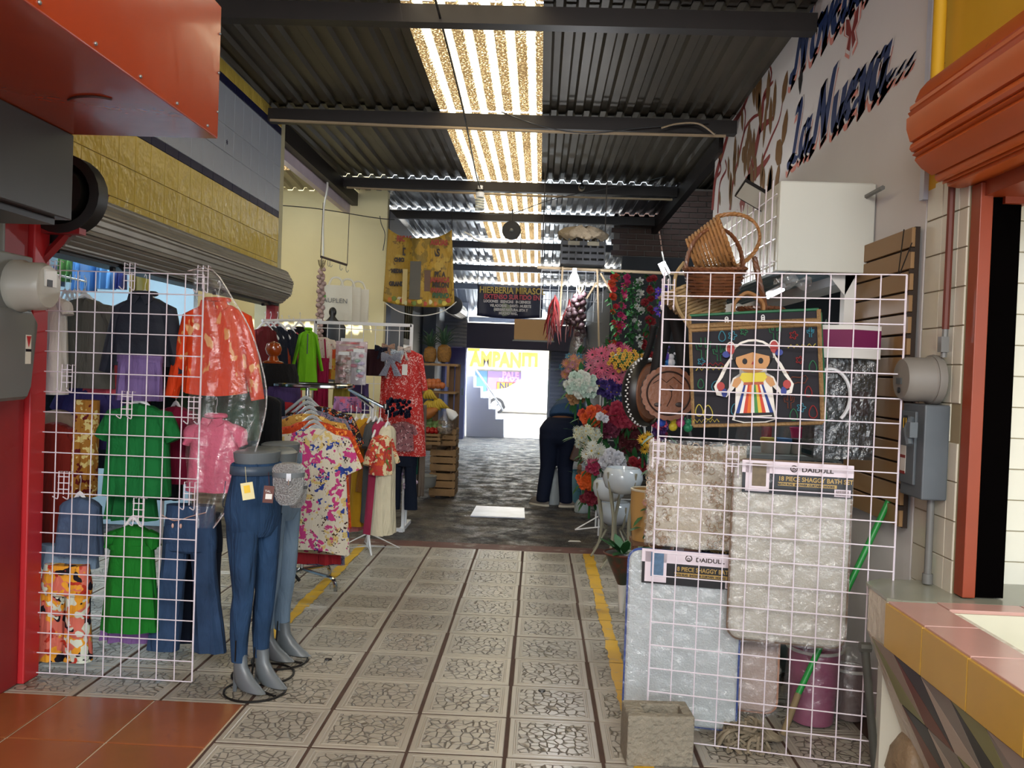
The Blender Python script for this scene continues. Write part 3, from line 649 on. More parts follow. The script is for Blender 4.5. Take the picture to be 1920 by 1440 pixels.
# rolled shutter over the left shop
SH = mat('old_aluminium_shutter', '#8f8a80', .42, .45, var=.2, vs=5, dirt=('#3c3630', 4, .64))
RIB_A = ((0, -.009), (.04, .004), (.14, .006), (.19, -.002), (.24, .004), (.44, .004), (.49, -.004), (.54, .004), (.76, .004), (.81, -.002), (.86, .006), (.96, .004), (1, -.009))
RIB_B = ((0, -.012), (.05, .003), (.30, .010), (.60, .004), (.64, -.008), (.68, .004), (.76, .010), (.84, .004), (.88, -.008), (.92, .004), (1, -.012))
def rolled(name, label, cx, cz, r, y0, y1, m, facets=9, ribs=None):
    o = thing(name, label, 'shutter', (cx, (y0+y1)/2, cz))
    for k in range(facets):
        a0 = 2*PI*k/facets+.2; a1 = a0+2*PI/facets; b = MB(); R = []
        P = []
        for u, dr in (ribs or RIB_A):
            a = a0+(a1-a0)*u; fac = math.cos(PI/facets)/math.cos((a-a0)-(PI/facets)); rr = r*fac+dr; P.append((rr*math.cos(a), rr*math.sin(a)))
        Pin = [(x*.9, z*.9) for x, z in P[::-1]]
        ys = [y0]+[y0+(y1-y0)*q/3 for q in (1, 2)]+[y1]
        b.rings([[V(cx+x, y, cz+z) for x, z in P+Pin] for y in ys])
        b.build('shutter_slat', m, o, world=True)
    MB().tube([(cx, y0+.02, cz), (cx, y1-.02, cz)], r*.85, 16).build('drum', BLACK, o, world=True)
    return o
shl = rolled('rolled_shutter', 'rolled-up silver metal shutter above the left clothes shop', -2.38, 2.235, .163, 4.05, 7.55, SH)
for y in (4.7, 6.2, 7.3): MB().box((-2.42, y, 2.04), (-2.40, y+.03, 2.14)).tube([(-2.38, y, 2.09), (-2.34, y, 2.05)], .012).build('bracket', DARKM, shl, world=True)
MB().box((-2.5, 4.1, 2.06), (-2.36, 7.6, 2.13)).build('bottom_bar', DARKM, shl, False, world=True)
tag(MB().lathe([(.10, 0), (.19, .0), (.19, .09), (.15, .1), (.15, .04), (.12, .03), (.12, .12), (.04, .13)], (-2.3, 4.07, 2.33), 24, Matrix.Rotation(PI/2, 3, 'X')).build('shutter_spring_cover', mat('greasy_black', '#0e0d0c', .5)), 'greasy black shutter spring drum next to the red brace', 'shutter part')
MB().box((-2.46, 7.56, 0), (-2.38, 7.66, 2.35)).build('x', RED).name = 'shutter_post'
tag(bpy.data.objects['shutter_post'], 'narrow red post at the far end of the left shop opening', 'post')
# wire grid panels
def grid_panel(name, label, p0, p1, H, nx, nz, m=WIRE, r=.0028, zb=.02, group=None, slant=0):
    p0 = Vector(p0); p1 = Vector(p1); d = p1-p0; Wd = d.length; rz = math.atan2(d.y, d.x)
    o = thing(name, label, 'grid panel', (p0.x, p0.y, zb), rz, group)
    vm = mesh_of(MB().tube([(0, 0, 0), (slant, 0, H)], r, 6), 'vertical_wire', m); hm = mesh_of(MB().tube([(0, -.005, 0), (Wd, -.005, 0)], r, 6), 'horizontal_wire', m)
    for i in range(1, nx): inst(vm, 'vertical_wire', o, (Wd*i/nx, 0, 0))
    for j in range(nz+1): inst(hm, 'horizontal_wire', o, (slant*j/nz, 0, H*j/nz))
    vm2 = mesh_of(MB().tube([(0, 0, 0), (slant, 0, H)], r*1.5, 6), 'edge_wire', m)
    for i in (0, nx): inst(vm2, 'edge_wire', o, (Wd*i/nx, 0, 0))
    return o
pr_ = atz(360, 1285, 0); pl_ = atz(60, 1268, 0)
gl = grid_panel('wire_grid_panel', 'white wire grid panel with clothes behind it, beside the red wall', (-2.41, 4.045, 0), (-1.613, 4.02, 0), 1.95, 9, 20)
def hook_rack(px, py, Y=3.99, label='small white wire hook rack clipped on the left grid', grp='white hook racks on the left grid', m=WIRE):
    o = thing('hook_rack', label, 'hook', aty(px, py, Y), 0, grp)
    b = MB()
    for x in (-.025, 0, .025): b.tube([(x, .02, .05), (x, -.01, .055), (x, -.012, -.055)], .0025, 5)
    for z in (.03, .0, -.03): b.tube([(-.028, -.012, z), (.028, -.012, z)], .0025, 5)
    b.build('frame', m, o)
    for x in (-.025, .025): MB().tube(curve([V(x, -.012, -.055), V(x, -.02, -.075), V(x-.008, -.045, -.06)], 3), .0028, 5).build('hook', m, o)
    return o
for px, py in ((128, 705), (240, 755), (365, 765), (122, 905), (262, 955), (357, 925)): hook_rack(px, py)
for i, (c, cn, px, py, wp, hp) in enumerate((('#1a1d24', 'charcoal', 100, 640, 60, 330), ('#2c1d28', 'plum', 150, 620, 60, 300), ('#20242c', 'slate', 205, 640, 60, 240), ('#3a1a22', 'wine', 262, 650, 60, 260), ('#15181c', 'black', 318, 640, 60, 300), ('#30402c', 'moss green', 352, 660, 50, 240))):
    G(shirt, 'hanging_coat', cn+' long coat on the second rail inside the left shop', px, py, 5.3, wp, hp, cloth(c), sleeve='long', cat='coat', sl=.4)
tag(MB().tube([(-3.2, 5.3, 1.86), (-2.3, 5.3, 1.86)], .012, 6).tube([(-3.2, 5.3, 0), (-3.2, 5.3, 1.86)], .012, 6).tube([(-2.35, 5.3, 0), (-2.35, 5.3, 1.86)], .012, 6).build('garment_rail', WPLAST), 'second white garment rail standing inside the left shop', 'rail')
hook_rack(105, 510, label='hook rack at the top left corner of the left grid', grp=None); hook_rack(245, 515, label='hook rack on the top bar of the left grid, above the denim jacket', grp=None); hook_rack(382, 520, label='hook rack at the top right corner of the left grid', grp=None)
FLO = printed('orange_floral_cloth', '#c23a12', [('#d6a06a', 7, .27, .9, 1), ('#c98a50', 11, .2, .6, 4)], stretch=(1, 1, .55))
PAT = printed('camouflage_print', '#c86a5a', [('#d6952c', 5, .5, 1.5, 1), ('#16121c', 5.5, .38, 1.6, 2), ('#c8d0c0', 6, .36, 1.6, 3), ('#a83020', 7, .22, 1.2, 6)])
YBR = printed('yellow_scarf_print', '#9a6a28', [('#c8b878', 12, .4, 1.5, 2), ('#5a1518', 10, .34, 1.5, 5)])
G(shirt, 'white_blouse', 'white puff-sleeve blouse behind the left grid next to the red post', 90, 552, 4.25, 72, 190, cloth('#c9c4bf'), sleeve='puff', collar='crew')
G(shirt, 'grey_tshirt', 'plain grey t-shirt behind the left grid, right of the white blouse', 160, 560, 4.42, 105, 170, cloth('#575650'), sleeve='short', collar='crew')
G(shirt, 'green_tshirt', 'dark green top hanging behind the grey t-shirt in the left shop', 222, 610, 4.6, 90, 165, cloth('#17472c'), sleeve='short')
G(shirt, 'coral_tshirt', 'coral pink top showing at the edge of the grey t-shirt', 198, 590, 4.5, 62, 150, cloth('#b84a58'), sleeve='cap')
G(shirt, 'denim_jacket', 'cropped dark navy denim jacket hanging behind the left grid', 272, 556, 4.2, 112, 132, mat('navy_denim', '#141a28', .8, var=.35, vs=4, bump=.4, bs=20), sleeve='long', collar='polo', cat='jacket', flare=1.0, sl=.33)
G(skirt, 'lilac_shorts', 'lilac studded shorts under the denim jacket', 264, 668, 4.14, 84, 84, cloth('#6d5a88'), cat='shorts', flare=1.1)
ofb = G(shirt, 'orange_blouse', 'orange blouse with cream flowers, under a clear cover', 408, 568, 4.2, 122, 176, FLO, sleeve='long', collar='polo', cat='blouse', flare=1.02, sl=.42, hem=.02)
G(skirt, 'dark_green_skirt', 'dark green skirt hanging below the orange floral blouse', 430, 735, 4.42, 112, 90, cloth('#1d3f30'))
G(shirt, 'green_tshirt', 'bright green t-shirt in the middle of the left grid', 262, 757, 4.12, 118, 175, cloth('#12632f'), sleeve='short', flare=1.08, t=.06)
G(skirt, 'green_shorts', 'green shorts below the bright green t-shirt', 248, 915, 4.22, 88, 60, cloth('#0f5a2b'), cat='shorts')
G(shirt, 'crimson_tshirt', 'crimson top between the bright green t-shirt and the pink blouse', 330, 762, 4.4, 66, 145, cloth('#6d0f2c'), sleeve='short')
G(skirt, 'scarf', 'yellow and brown patterned scarf hanging left of the green t-shirt', 163, 750, 4.3, 46, 185, YBR, cat='scarf', waist=False, flare=.9)
G(shirt, 'purple_tshirt', 'purple top behind the patterned scarf', 168, 712, 4.5, 104, 130, cloth('#352e60'), sleeve='short')
G(shirt, 'beige_tshirt', 'beige short-sleeve top next to the red post, above the rust dress', 112, 768, 4.46, 96, 110, cloth('#8f7a68'), sleeve='short')
G(shirt, 'rust_dress', 'rust-red long dress behind the left grid next to the red post', 104, 792, 4.34, 88, 235, cloth('#6f1e14'), sleeve='short', cat='dress', flare=1.25)
G(shirt, 'pink_blouse', 'pink cropped short-sleeve blouse with a tied front under clear film', 405, 785, 4.22, 96, 138, mat('pink_crinkle_cloth', '#c85a78', .85, var=.2, vs=20, bump=.6, bs=40), sleeve='puff', collar='polo', cat='blouse')
G(shirt, 'denim_vest', 'faded denim vest dress in the lower left of the left grid', 152, 932, 4.16, 84, 110, mat('mid_denim', '#40526e', .85, var=.5, vs=5, bump=.6, bs=14, fold=True), sleeve=None, flare=1.1, cat='dress')
G(skirt, 'denim_skirt', 'frayed denim skirt hem below the denim vest dress at the red post', 126, 1022, 4.2, 118, 42, DENIM2, waist=False, flare=1.04)
G(pants, 'patterned_shorts', 'orange, black and cream patterned trousers low on the left grid', 126, 1058, 4.14, 92, 185, PAT, cat='trousers', flare=1.15, gap=.06, detail=False)
gr = G(shirt, 'green_romper', 'green ruffled sleeveless romper low in the left grid', 250, 985, 4.12, 84, 200, cloth('#14691f'), sleeve='puff', cat='romper', flare=1.35, sl=.07, open_neck=.26)
MB().rings([tbase(.115, .06, z, rip=.006, fr=11) for z in (-.09, -.115)]).build('smocked_waist', cloth('#14691f'), gr)
G(skirt, 'lilac_skirt', 'lilac skirt showing below the green romper', 243, 1130, 4.24, 92, 72, cloth('#7a5a90'))
fj = G(pants, 'flared_jeans', 'blue flared jeans with a beaded string, right side of the left grid', 358, 948, 4.16, 100, 278, DENIM, flare=1.22, gap=.42)
MB().tube(curve([V(-.12, -.062, -.04), V(-.05, -.068, -.065), V(.03, -.068, -.04), V(.1, -.06, -.02)], 4), .002, 4).ball((-.06, -.068, -.09), (.006, .004, .012)).ball((-.02, -.068, -.09), (.006, .004, .012)).build('bead_string', mat('bead', '#c8a090', .3), fj)
G(pants, 'dark_jeans', 'dark indigo jeans hanging behind the flared jeans', 372, 960, 4.5, 92, 250, DENIM3, detail=False, gap=.1)
G(shirt, 'black_dress', 'black dress between the clear cover and the round rack', 500, 742, 4.95, 60, 150, cloth('#0d0e12'), sleeve=None, cat='dress')
G(shirt, 'teal_tshirt', 'slate teal top behind the pink blouse', 452, 775, 4.7, 60, 110, cloth('#3f5560'), sleeve='short')
for px, py, Y, wd, wh in ((272, 548, 4.2, .28, 'denim jacket'), (410, 560, 4.2, .3, 'orange floral blouse'), (262, 750, 4.12, .3, 'bright green t-shirt'), (330, 755, 4.4, .16, 'crimson top'), (405, 778, 4.22, .24, 'pink blouse'), (150, 925, 4.16, .18, 'denim vest dress'), (250, 970, 4.12, .2, 'green romper'), (90, 545, 4.25, .18, 'white puff-sleeve blouse'), (160, 553, 4.42, .26, 'grey t-shirt')):
    hanger(aty(px, py, Y), wd, label='white plastic hanger holding the '+wh+' behind the left grid', group='white hangers behind the left grid')
for i in range(5): hanger(aty(122+9*i, 545, 4.6+.06*i), .12, rz=1.1, label='empty clear-white hanger on a rail at the top left of the shop', group='empty hangers in the left shop')
tag(MB().tube([aty(104, 515, 4.5), aty(160, 528, 5.1)], .006, 6).build('hanger_rail', WPLAST), 'short white rail with empty hangers behind the left grid top', 'rail')
# clear cover over the orange blouse
cp = [(352, 508), (398, 506), (436, 560), (470, 620), (492, 690), (500, 745), (492, 800), (470, 870), (436, 940), (400, 990)]
def cover(u, v):
    i = v*(len(cp)-1); k = min(int(i), len(cp)-2); t = i-k; xr = cp[k][0]+(cp[k+1][0]-cp[k][0])*t; yy = cp[k][1]+(cp[k+1][1]-cp[k][1])*t
    xl = 355+25*math.sin(v*6)*.3+(max(0, v-.75)*60); px = xl+(xr-xl)*u
    return aty(px, yy, 3.97-.045*math.sin(PI*u)-.012*math.sin(u*19+v*7)-.01*math.sin(v*31+u*5))
tag(MB().sheet(cover, 22, 40).build('clear_garment_cover', plastic('garment_film', op=.13)), 'wrinkled clear plastic cover over the orange blouse, right edge of the left grid', 'plastic cover')
b = MB()
b.tube(curve([aty(x, y, 3.93) for x, y in cp], 3), .0035, 5); tag(b.build('cover_edge', plastic('film_edge', op=.6)), 'glossy folded edge of the clear cover', 'plastic cover')
# interior of the left shop
SP = mat('shop_blue_bag', '#3f78b8', .4, var=.1)
for k, (px, py, wpx, hpx, c_, cn) in enumerate(((160, 500, 44, 46, '#3f78b8', 'bright blue'), (200, 505, 34, 40, '#5a92cc', 'sky blue'), (125, 500, 30, 34, '#3b6a2c', 'leaf green'), (228, 520, 16, 30, '#24307a', 'royal blue'), (262, 505, 34, 44, '#8a7a30', 'ochre'), (110, 520, 14, 26, '#1c2250', 'navy'))):
    G(skirt, 'hanging_bag', cn+' bag hanging high at the back of the left shop', px, py-22, 6.6, wpx, hpx*1.5, mat('bag'+c_, c_, .5), cat='bag', flare=1.0, waist=False)
for k, (x, y, c_) in enumerate(((-4.4, 5.4, '#e6f6ff'), (-3.4, 6.6, '#dff2ff'))):
    o = thing('ceiling_tube_lamp', 'white tube lamp on the left shop ceiling, '+('farther inside' if k == 0 else 'nearer the aisle'), 'lamp', (x, y, 2.7))
    MB().box((x-.6, y-.04, 2.70), (x+.6, y+.04, 2.74)).build('fixture', WPLAST, o, world=True); MB().tube([(x-.58, y, 2.68), (x+.58, y, 2.68)], .014, 8).build('tube', emis('tube_glow', '#e6f4ff', 14), o, world=True)
    lamp('shop_tube_light', 'AREA', (x, y, 2.62), 26, (.86, .95, 1), 1.1, (0, 0, 0), .15)
sh = thing('shop_shelf', 'pale shelving with folded clothes along the back of the left shop', 'shelf', (-5.3, 5.8, 0))
for z in (.5, 1.0, 1.5, 2.0): MB().box((-5.48, 4.4, z), (-5.0, 7.3, z+.03)).build('shelf_board', WHITE, sh, False, world=True)
for y in (4.4, 5.8, 7.3): MB().box((-5.48, y, 0), (-5.44, y+.04, 2.3)).build('upright', WHITE, sh, False, world=True)
cols = ['#7c2f3a', '#2c3f6c', '#b8a24a', '#3f6a52', '#8f5a7a', '#c8c2b8']; nm = ['maroon', 'dark blue', 'mustard', 'sage', 'mauve', 'off-white']; lv = ['lowest', 'second', 'third', 'top']
for a_, z in enumerate((.53, 1.03, 1.53, 2.03)):
    for j in range(6):
        bb = MB()
        for q in range(4): bb.cbox((-5.25, 4.7+.44*j, z+.03+.055*q), (.3, .34-.01*q, .05))
        tag(bb.build('folded_clothes', cloth(cols[(j+a_) % 6]), bevel=.015), nm[(j+a_) % 6]+' folded clothes pile on the '+lv[a_]+' shelf at the back of the left shop', 'clothes', 'folded clothes at the back')
# ================================================================ MANNEQUINS, RACKS, LEFT SIDE
GREYM = mat('grey_mannequin', '#5e6468', .35, var=.04); JM = mat('worn_blue_jeans', '#27405f', .85, var=.5, vs=5, bump=.6, bs=14, spec=.2, fold=True)
def loop(cx, cy, z, rx, ry, n=18, rip=0): return [V(cx+rx*math.cos(2*PI*k/n)+rip*math.sin(k*2.1+z*40), cy+ry*math.sin(2*PI*k/n)+rip*math.cos(k*1.7+z*50), z) for k in range(n)]
def legs_mannequin(loc, rz, jm, label, jlabel, H=1.14, zip_=True, belt=False):
    o = thing('leg_mannequin', label, 'mannequin', loc, rz)
    # grey torso stump, the boots and the wire stand belong to the mannequin
    MB().rings([loop(0, 0, 1.02, .135, .10), loop(0, 0, 1.08, .13, .10), loop(0, 0, 1.115, .145, .105), loop(0, 0, 1.14, .15, .105), loop(0, 0, 1.147, .13, .09)]).build('waist_stump', GREYM, o)
    for s in (-1, 1):
        x = s*.062; y = -.02*s
        MB().rings([loop(x, y, .19, .036, .04), loop(x, y-.005, .13, .034, .045), loop(x, y-.03, .085, .036, .07), loop(x, y-.065, .05, .038, .095), loop(x, y-.10, .028, .036, .10), loop(x, y-.11, .018, .02, .06)]).build('foot', GREYM, o)
        MB().rings([loop(x, y+.03, .085, .014, .016, 8), loop(x, y+.035, .0, .010, .012, 8)]).build('heel', GREYM, o)
    MB().tube([(.17*math.cos(2*PI*k/28), -.04+.17*math.sin(2*PI*k/28), .006) for k in range(28)], .006, 6, True).tube([(.0, .13, .006), (0, -.0, .014), (0, -.2, .006)], .006, 5).tube([(0, .0, .01), (.03, 0, .2)], .006, 5).build('ring_stand', DARKM, o)
    j = MB(); j.rings([loop(0, 0, 1.085, .142, .108), loop(0, 0, 1.0, .155, .118, rip=.002), loop(0, .012, .92, .168, .138, rip=.003), loop(0, .018, .85, .172, .145, rip=.003), loop(0, .01, .78, .165, .12, rip=.003), loop(0, 0, .745, .13, .09)])
    jo = j.build('jeans', jm); jo.location = loc; jo.rotation_euler.z = rz; tag(jo, jlabel, 'jeans')
    for s in (-1, 1):
        R = []
        for z, rx, ry, yy in ((.84, .085, .12, .012), (.74, .088, .108, .008), (.64, .078, .092, 0), (.54, .066, .078, -.008), (.46, .060, .070, -.01), (.38, .060, .070, .0), (.28, .054, .060, .012), (.18, .048, .052, .01), (.15, .047, .05, .008)):
            R.append(loop(s*(.082-.02*(1-z/.84)), -.02*s*(1-z)+yy, z, rx*.86, ry*.92, rip=.0025))
        lg = MB().rings(R).build('leg', jm, jo)
        if zip_: MB().tube([(s*.062+s*.046, -.01*s, .16), (s*.062+s*.05, -.005*s, .26)], .004, 5).build('ankle_zip', DARKM, lg)
        MB().tube([(s*(.082-.02*(1-z/.84))+s*rx*.87, -.02*s*(1-z), z) for z, rx in ((.8, .088), (.64, .08), (.46, .062), (.3, .056))], .0022, 4).build('side_seam', jm, lg)
        MB().tube(curve([V(s*.03, .128, 1.0), V(s*.035, .15, .9), V(s*.085, .158, .87), V(s*.12, .13, .9), V(s*.12, .115, 1.0)], 4), .0025, 4).build('back_pocket_seam', jm, jo)
    o.scale = jo.scale = (.84, .84, 1)
    MB().rings([loop(0, 0, 1.09, .146, .112), loop(0, 0, 1.045, .152, .116)]).build('waistband', jm, jo)
    for k in range(5): a = 2*PI*k/5+.3; MB().cbox((.152*math.cos(a), .116*math.sin(a), 1.065), (.01, .008, .055), Matrix.Rotation(a, 3, 'Z')).build('belt_loop', jm, jo)
    return o, jo
p = atz(458, 1290, 0)
m1, j1 = legs_mannequin((p.x+.035, p.y-.02, 0), math.radians(62), JM, 'front grey leg mannequin on a ring stand at the edge of the terracotta floor', 'tight blue jeans with ankle zips on the front leg mannequin')
legs_mannequin((atz(514, 1250, 0).x-.03, 4.42, 0), math.radians(75), DENIM2, 'rear grey leg mannequin standing behind the front one', 'pale blue jeans on the rear leg mannequin', zip_=False)
# belt, chain, tags and pouches hung on the front jeans
bl = thing('belt', 'grey-blue belt with chain round the waist of the front jeans', 'belt', (p.x+.035, p.y-.02, 1.05), math.radians(62)); bl.scale = (.85, .85, 1)
MB().rings([loop(0, 0, .03, .157, .121), loop(0, 0, -.012, .159, .123)], False, False).build('strap', mat('blue_grey_leather', '#39485a', .45), bl, solid=.004)
MB().box((.12, -.11, -.02), (.155, -.085, .035)).build('buckle', CHROME, bl, bevel=.004)
MB().tube(curve([V(.15, -.06, -.01), V(.165, -.02, -.05), V(.165, .03, -.055), V(.155, .07, -.01)], 5), .003, 5).build('chain', CHROME, bl)
tg = tag(MB().box((-.026, -.002, -.075), (.026, .002, .0)).tube([(0, 0, 0), (.005, 0, .07)], .001, 4).build('price_tag', mat('pale_yellow_card', '#d8ce9c', .6, var=.05)), 'pale yellow price tag on the front jeans', 'tag'); tg.location = aty(462, 905, 3.70); tg.rotation_euler = (0, math.radians(-10), .2)
MB().box((-.014, -.004, -.045), (.012, -.002, -.012)).build('yellow_mark', mat('tag_yellow', '#e0b820', .5), tg)
tg = tag(MB().box((-.022, -.002, -.075), (.022, .002, .0)).tube([(0, 0, 0), (-.01, 0, .06)], .001, 4).build('price_tag', mat('brown_card', '#5a2410', .4, var=.3, vs=30)), 'brown-orange price tag with a white sticker on the front jeans', 'tag'); tg.location = aty(505, 911, 3.72); tg.rotation_euler = (0, math.radians(4), .3)
MB().box((-.012, -.004, -.058), (.016, -.002, -.035)).build('white_sticker', WHITE, tg)
text('TAL', FR_CAM(tg.location+V(-.016, -.003, -.028)), .014, WHITE, tg)
RH = mat('rhinestone_cloth', '#c6c9cc', .3, .7, var=.5, vs=140, bump=1, bs=140)
def pouch(px, py, Y, s, label):
    o = thing('rhinestone_pouch', label, 'bag', aty(px, py, Y), .3)
    MB().rings([[V(rx*math.cos(2*PI*k/18)*s, .035*s*math.sin(2*PI*k/18)*(rx/.06), z*s) for k in range(18)] for rx, z in ((.03, -.125), (.048, -.105), (.058, -.07), (.062, -.03), (.06, .0))]).build('body', RH, o)
    MB().rings([[V(rx*math.cos(2*PI*k/18)*s, (.036+.004)*s*math.sin(2*PI*k/18), z*s) for k in range(18)] for rx, z in ((.063, .0), (.064, .02), (.055, .035), (.03, .042))]).build('top_flap', RH, o)
    MB().rings([[V(.064*math.cos(2*PI*k/18)*s, .041*s*math.sin(2*PI*k/18), z*s) for k in range(18)] for z in (-.012, .006)]).build('band', GREYM, o)
    MB().cbox((0, -.045*s, -.01), (.018*s, .01, .03*s)).tube([(0, -.045*s, -.0), (0, -.05*s, -.04*s)], .003).build('clasp', CHROME, o)
pouch(541, 888, 3.78, 1.12, 'silver rhinestone pouch hanging at the hip of the front jeans'); pouch(556, 912, 3.98, .8, 'second silver rhinestone pouch, smaller, behind the first')
# grey hips of further mannequins behind
for px, py, Y, lb in ((506, 853, 4.2, 'grey waist form standing between the two leg mannequins'),):
    o = thing('waist_form', lb, 'mannequin', (aty(px, py, Y).x, Y, 0)); MB().lathe([(.12, .95), (.13, 1.05), (.135, 1.12), (.11, 1.14)], n=20).build('waist', GREYM, o); MB().tube([(0, 0, 0), (0, 0, .96)], .012, 8).build('pole', DARKM, o)
    MB().tube([(.15*math.cos(2*PI*k/24), .15*math.sin(2*PI*k/24), .006) for k in range(24)], .006, 6, True).build('ring_stand', DARKM, o)
# chrome rack -----------------------------------------------------
pb = atz(565, 1096, 0); RY = pb.y; zt = aty(580, 722, RY).z
ck = thing('chrome_rack', 'chrome four-legged clothes rack holding the floral tops', 'clothes rack', (pb.x, RY, 0))
MB().tube([(pb.x, RY, .08), (pb.x, RY, zt)], .014, 10).build('pole', CHROME, ck, world=True)
for a in (-.45, -.45+PI/2, -.45+PI, -.45+1.5*PI):
    c, s = math.cos(a), math.sin(a); MB().tube(curve([V(pb.x, RY, .11), V(pb.x+.16*c, RY+.16*s, .095), V(pb.x+.26*c, RY+.26*s, .085), V(pb.x+.30*c, RY+.30*s, .05), V(pb.x+.305*c, RY+.305*s, .0)], 4), .014, 8).build('leg', CHROME, ck, world=True)
xl, xr = aty(522, 722, RY).x, aty(658, 722, RY).x; ow = (xr-xl)/2; oc = (xl+xr)/2
MB().tube([(oc+ow*math.copysign(abs(math.cos(a))**.6, math.cos(a)), RY+.24*math.copysign(abs(math.sin(a))**.6, math.sin(a)), zt) for a in [2*PI*k/32 for k in range(32)]], .012, 6, True, flat=1.2).build('top_ring', CHROME, ck, world=True)
MB().box((xl+.03, RY-.012, zt-.008), (xr-.03, RY+.012, zt+.008)).build('cross_bar', CHROME, ck, False, world=True)
FLW = printed('white_floral_cloth', '#cfc6b4', [('#c9b070', 13, .32, .9, 4), ('#3b221c', 17, .22, 1.4, 7), ('#2b3f8c', 9, .26, 1.3, 2), ('#b83a78', 9, .36, 1.3, 1)])
ORF = printed('orange_print_cloth', '#b8401a', [('#e08a3a', 20, .3, 1, 2), ('#7c2414', 30, .22, 1, 3)]); MUF = printed('mustard_print_cloth', '#b88a40', [('#5a3216', 30, .26, 1, 3), ('#d8b870', 18, .3, 1, 5)])
DRF = printed('dark_floral_cloth', '#1c1518', [('#b8482a', 26, .34, 1.2, 3), ('#c89a50', 34, .26, 1, 8), ('#6f86b0', 30, .22, 1, 4)]); GYF = printed('grey_floral_cloth', '#6a6878', [('#3a3c58', 22, .36, 1.2, 3), ('#a87a90', 26, .24, 1, 1)])
REDC = cloth('#8c1f26')
ly = [('white floral top with pink, blue and yellow flowers, frontmost on the chrome rack', FLW, 589, 803, 5.33, 130, 228), ('orange printed top second on the chrome rack', ORF, 587, 789, 5.43, 142, 200),
      ('mustard spotted top third on the chrome rack', MUF, 576, 776, 5.53, 142, 190), ('grey-lilac floral dress behind the floral tops on the chrome rack', GYF, 588, 770, 5.63, 122, 290), ('dark top with small red flowers at the back of the chrome rack', DRF, 600, 762, 5.73, 120, 120)]
for i, (lb, m, px, py, Y, wp, hp) in enumerate(ly):
    G(shirt, 'floral_blouse', lb, px, py, Y, wp, hp, m, sleeve='short', collar='v' if i == 0 else None, flare=1.14, t=.035, hem=-.04 if i == 0 else 0, cat='top', sl=.2)
G(skirt, 'red_skirt', 'red cloth hanging below the floral tops on the chrome rack', 588, 960, 5.5, 100, 96, REDC)
for i in range(7): hanger(aty(592-3*i, 799-9*i, 5.33+.08*i), .33, mat('milky_hanger_plastic', '#b4bcc0', .25, alpha=.75, var=0), label=('frontmost', 'second', 'third', 'fourth', 'fifth', 'sixth', 'rearmost')[i]+' clear plastic hanger on the chrome rack above the floral tops', group='clear hangers on the chrome rack')
G(shirt, 'red_tshirt', 'red top at the back left of the chrome rack', 530, 752, 5.9, 80, 80, REDC, sleeve='short', rz=.5)
G(shirt, 'navy_vest', 'navy vest at the left end of the chrome rack', 515, 745, 5.75, 40, 90, NAVY, sleeve=None, rz=.8)
# white stand with slanted arm
pw = atz(690, 1030, 0)
ws = thing('slanted_arm_rack', 'white wire-footed rack with a slanted chrome arm of dresses', 'clothes rack', (pw.x, pw.y, 0))
MB().tube([(pw.x, pw.y, .02), (pw.x, pw.y, 1.25)], .014, 8).build('pole', WPLAST, ws, world=True)
for a in (.3, .3+PI*.5, .3+PI, .3+PI*1.5): MB().tube([(pw.x, pw.y, .14), (pw.x+.27*math.cos(a), pw.y+.27*math.sin(a), .008), (pw.x, pw.y, .03)], .007, 5).build('foot', WPLAST, ws, world=True)
A0, A1 = aty(655, 730, 6.55), aty(722, 765, 6.2)
MB().tube([A0, (A0+A1)/2, A1], .013, 8).tube([A1, A1+V(0, 0, .03)], .014, 8).build('slanted_arm', CHROME, ws, world=True)
MB().tube([(pw.x, pw.y, 1.2), A0], .012, 6).build('neck', CHROME, ws, world=True)
sl = [('peach top', '#b88070', 658, 788, 38, 150, 'short'), ('salmon pink top', '#b86a6c', 668, 790, 38, 205, 'short'), ('mustard yellow dress', '#b8881e', 683, 784, 46, 200, 'short'), ('caramel brown top', '#8a5a22', 694, 790, 42, 130, 'short'), ('charcoal grey dress', '#4a4b4c', 704, 788, 44, 190, 'short'),
      ('raspberry long dress', '#a03050', 713, 790, 40, 210, None), ('cream long dress', '#cfc6ac', 727, 798, 42, 204, None)]
for i, (nm_, c, px, py, wp, hp, slv) in enumerate(sl):
    G(shirt, 'hanging_dress', nm_+' on the slanted chrome arm', px, py, 6.5-.05*i, wp*1.4, hp, cloth(c), sleeve=slv, rz=math.radians(80), cat='dress', t=.05, flare=1.1, sl=.16)
    hanger(aty(px, py-6, 6.5-.05*i), .28, WPLAST, rz=math.radians(80), label='white hanger of the '+nm_+' on the slanted chrome arm', group='white hangers on the slanted arm')
KIM = printed('kimono_print', '#b8403a', [('#d8c8a0', 10, .42, 1.4, 2), ('#5a7a3a', 12, .26, 1.2, 5), ('#c85a30', 9, .3, 1.2, 8)])
G(shirt, 'kimono', 'red and cream floral kimono hanging from the slanted arm', 717, 815, 6.12, 40, 75, KIM, sleeve='short', rz=1.0, cat='kimono', sl=.2)
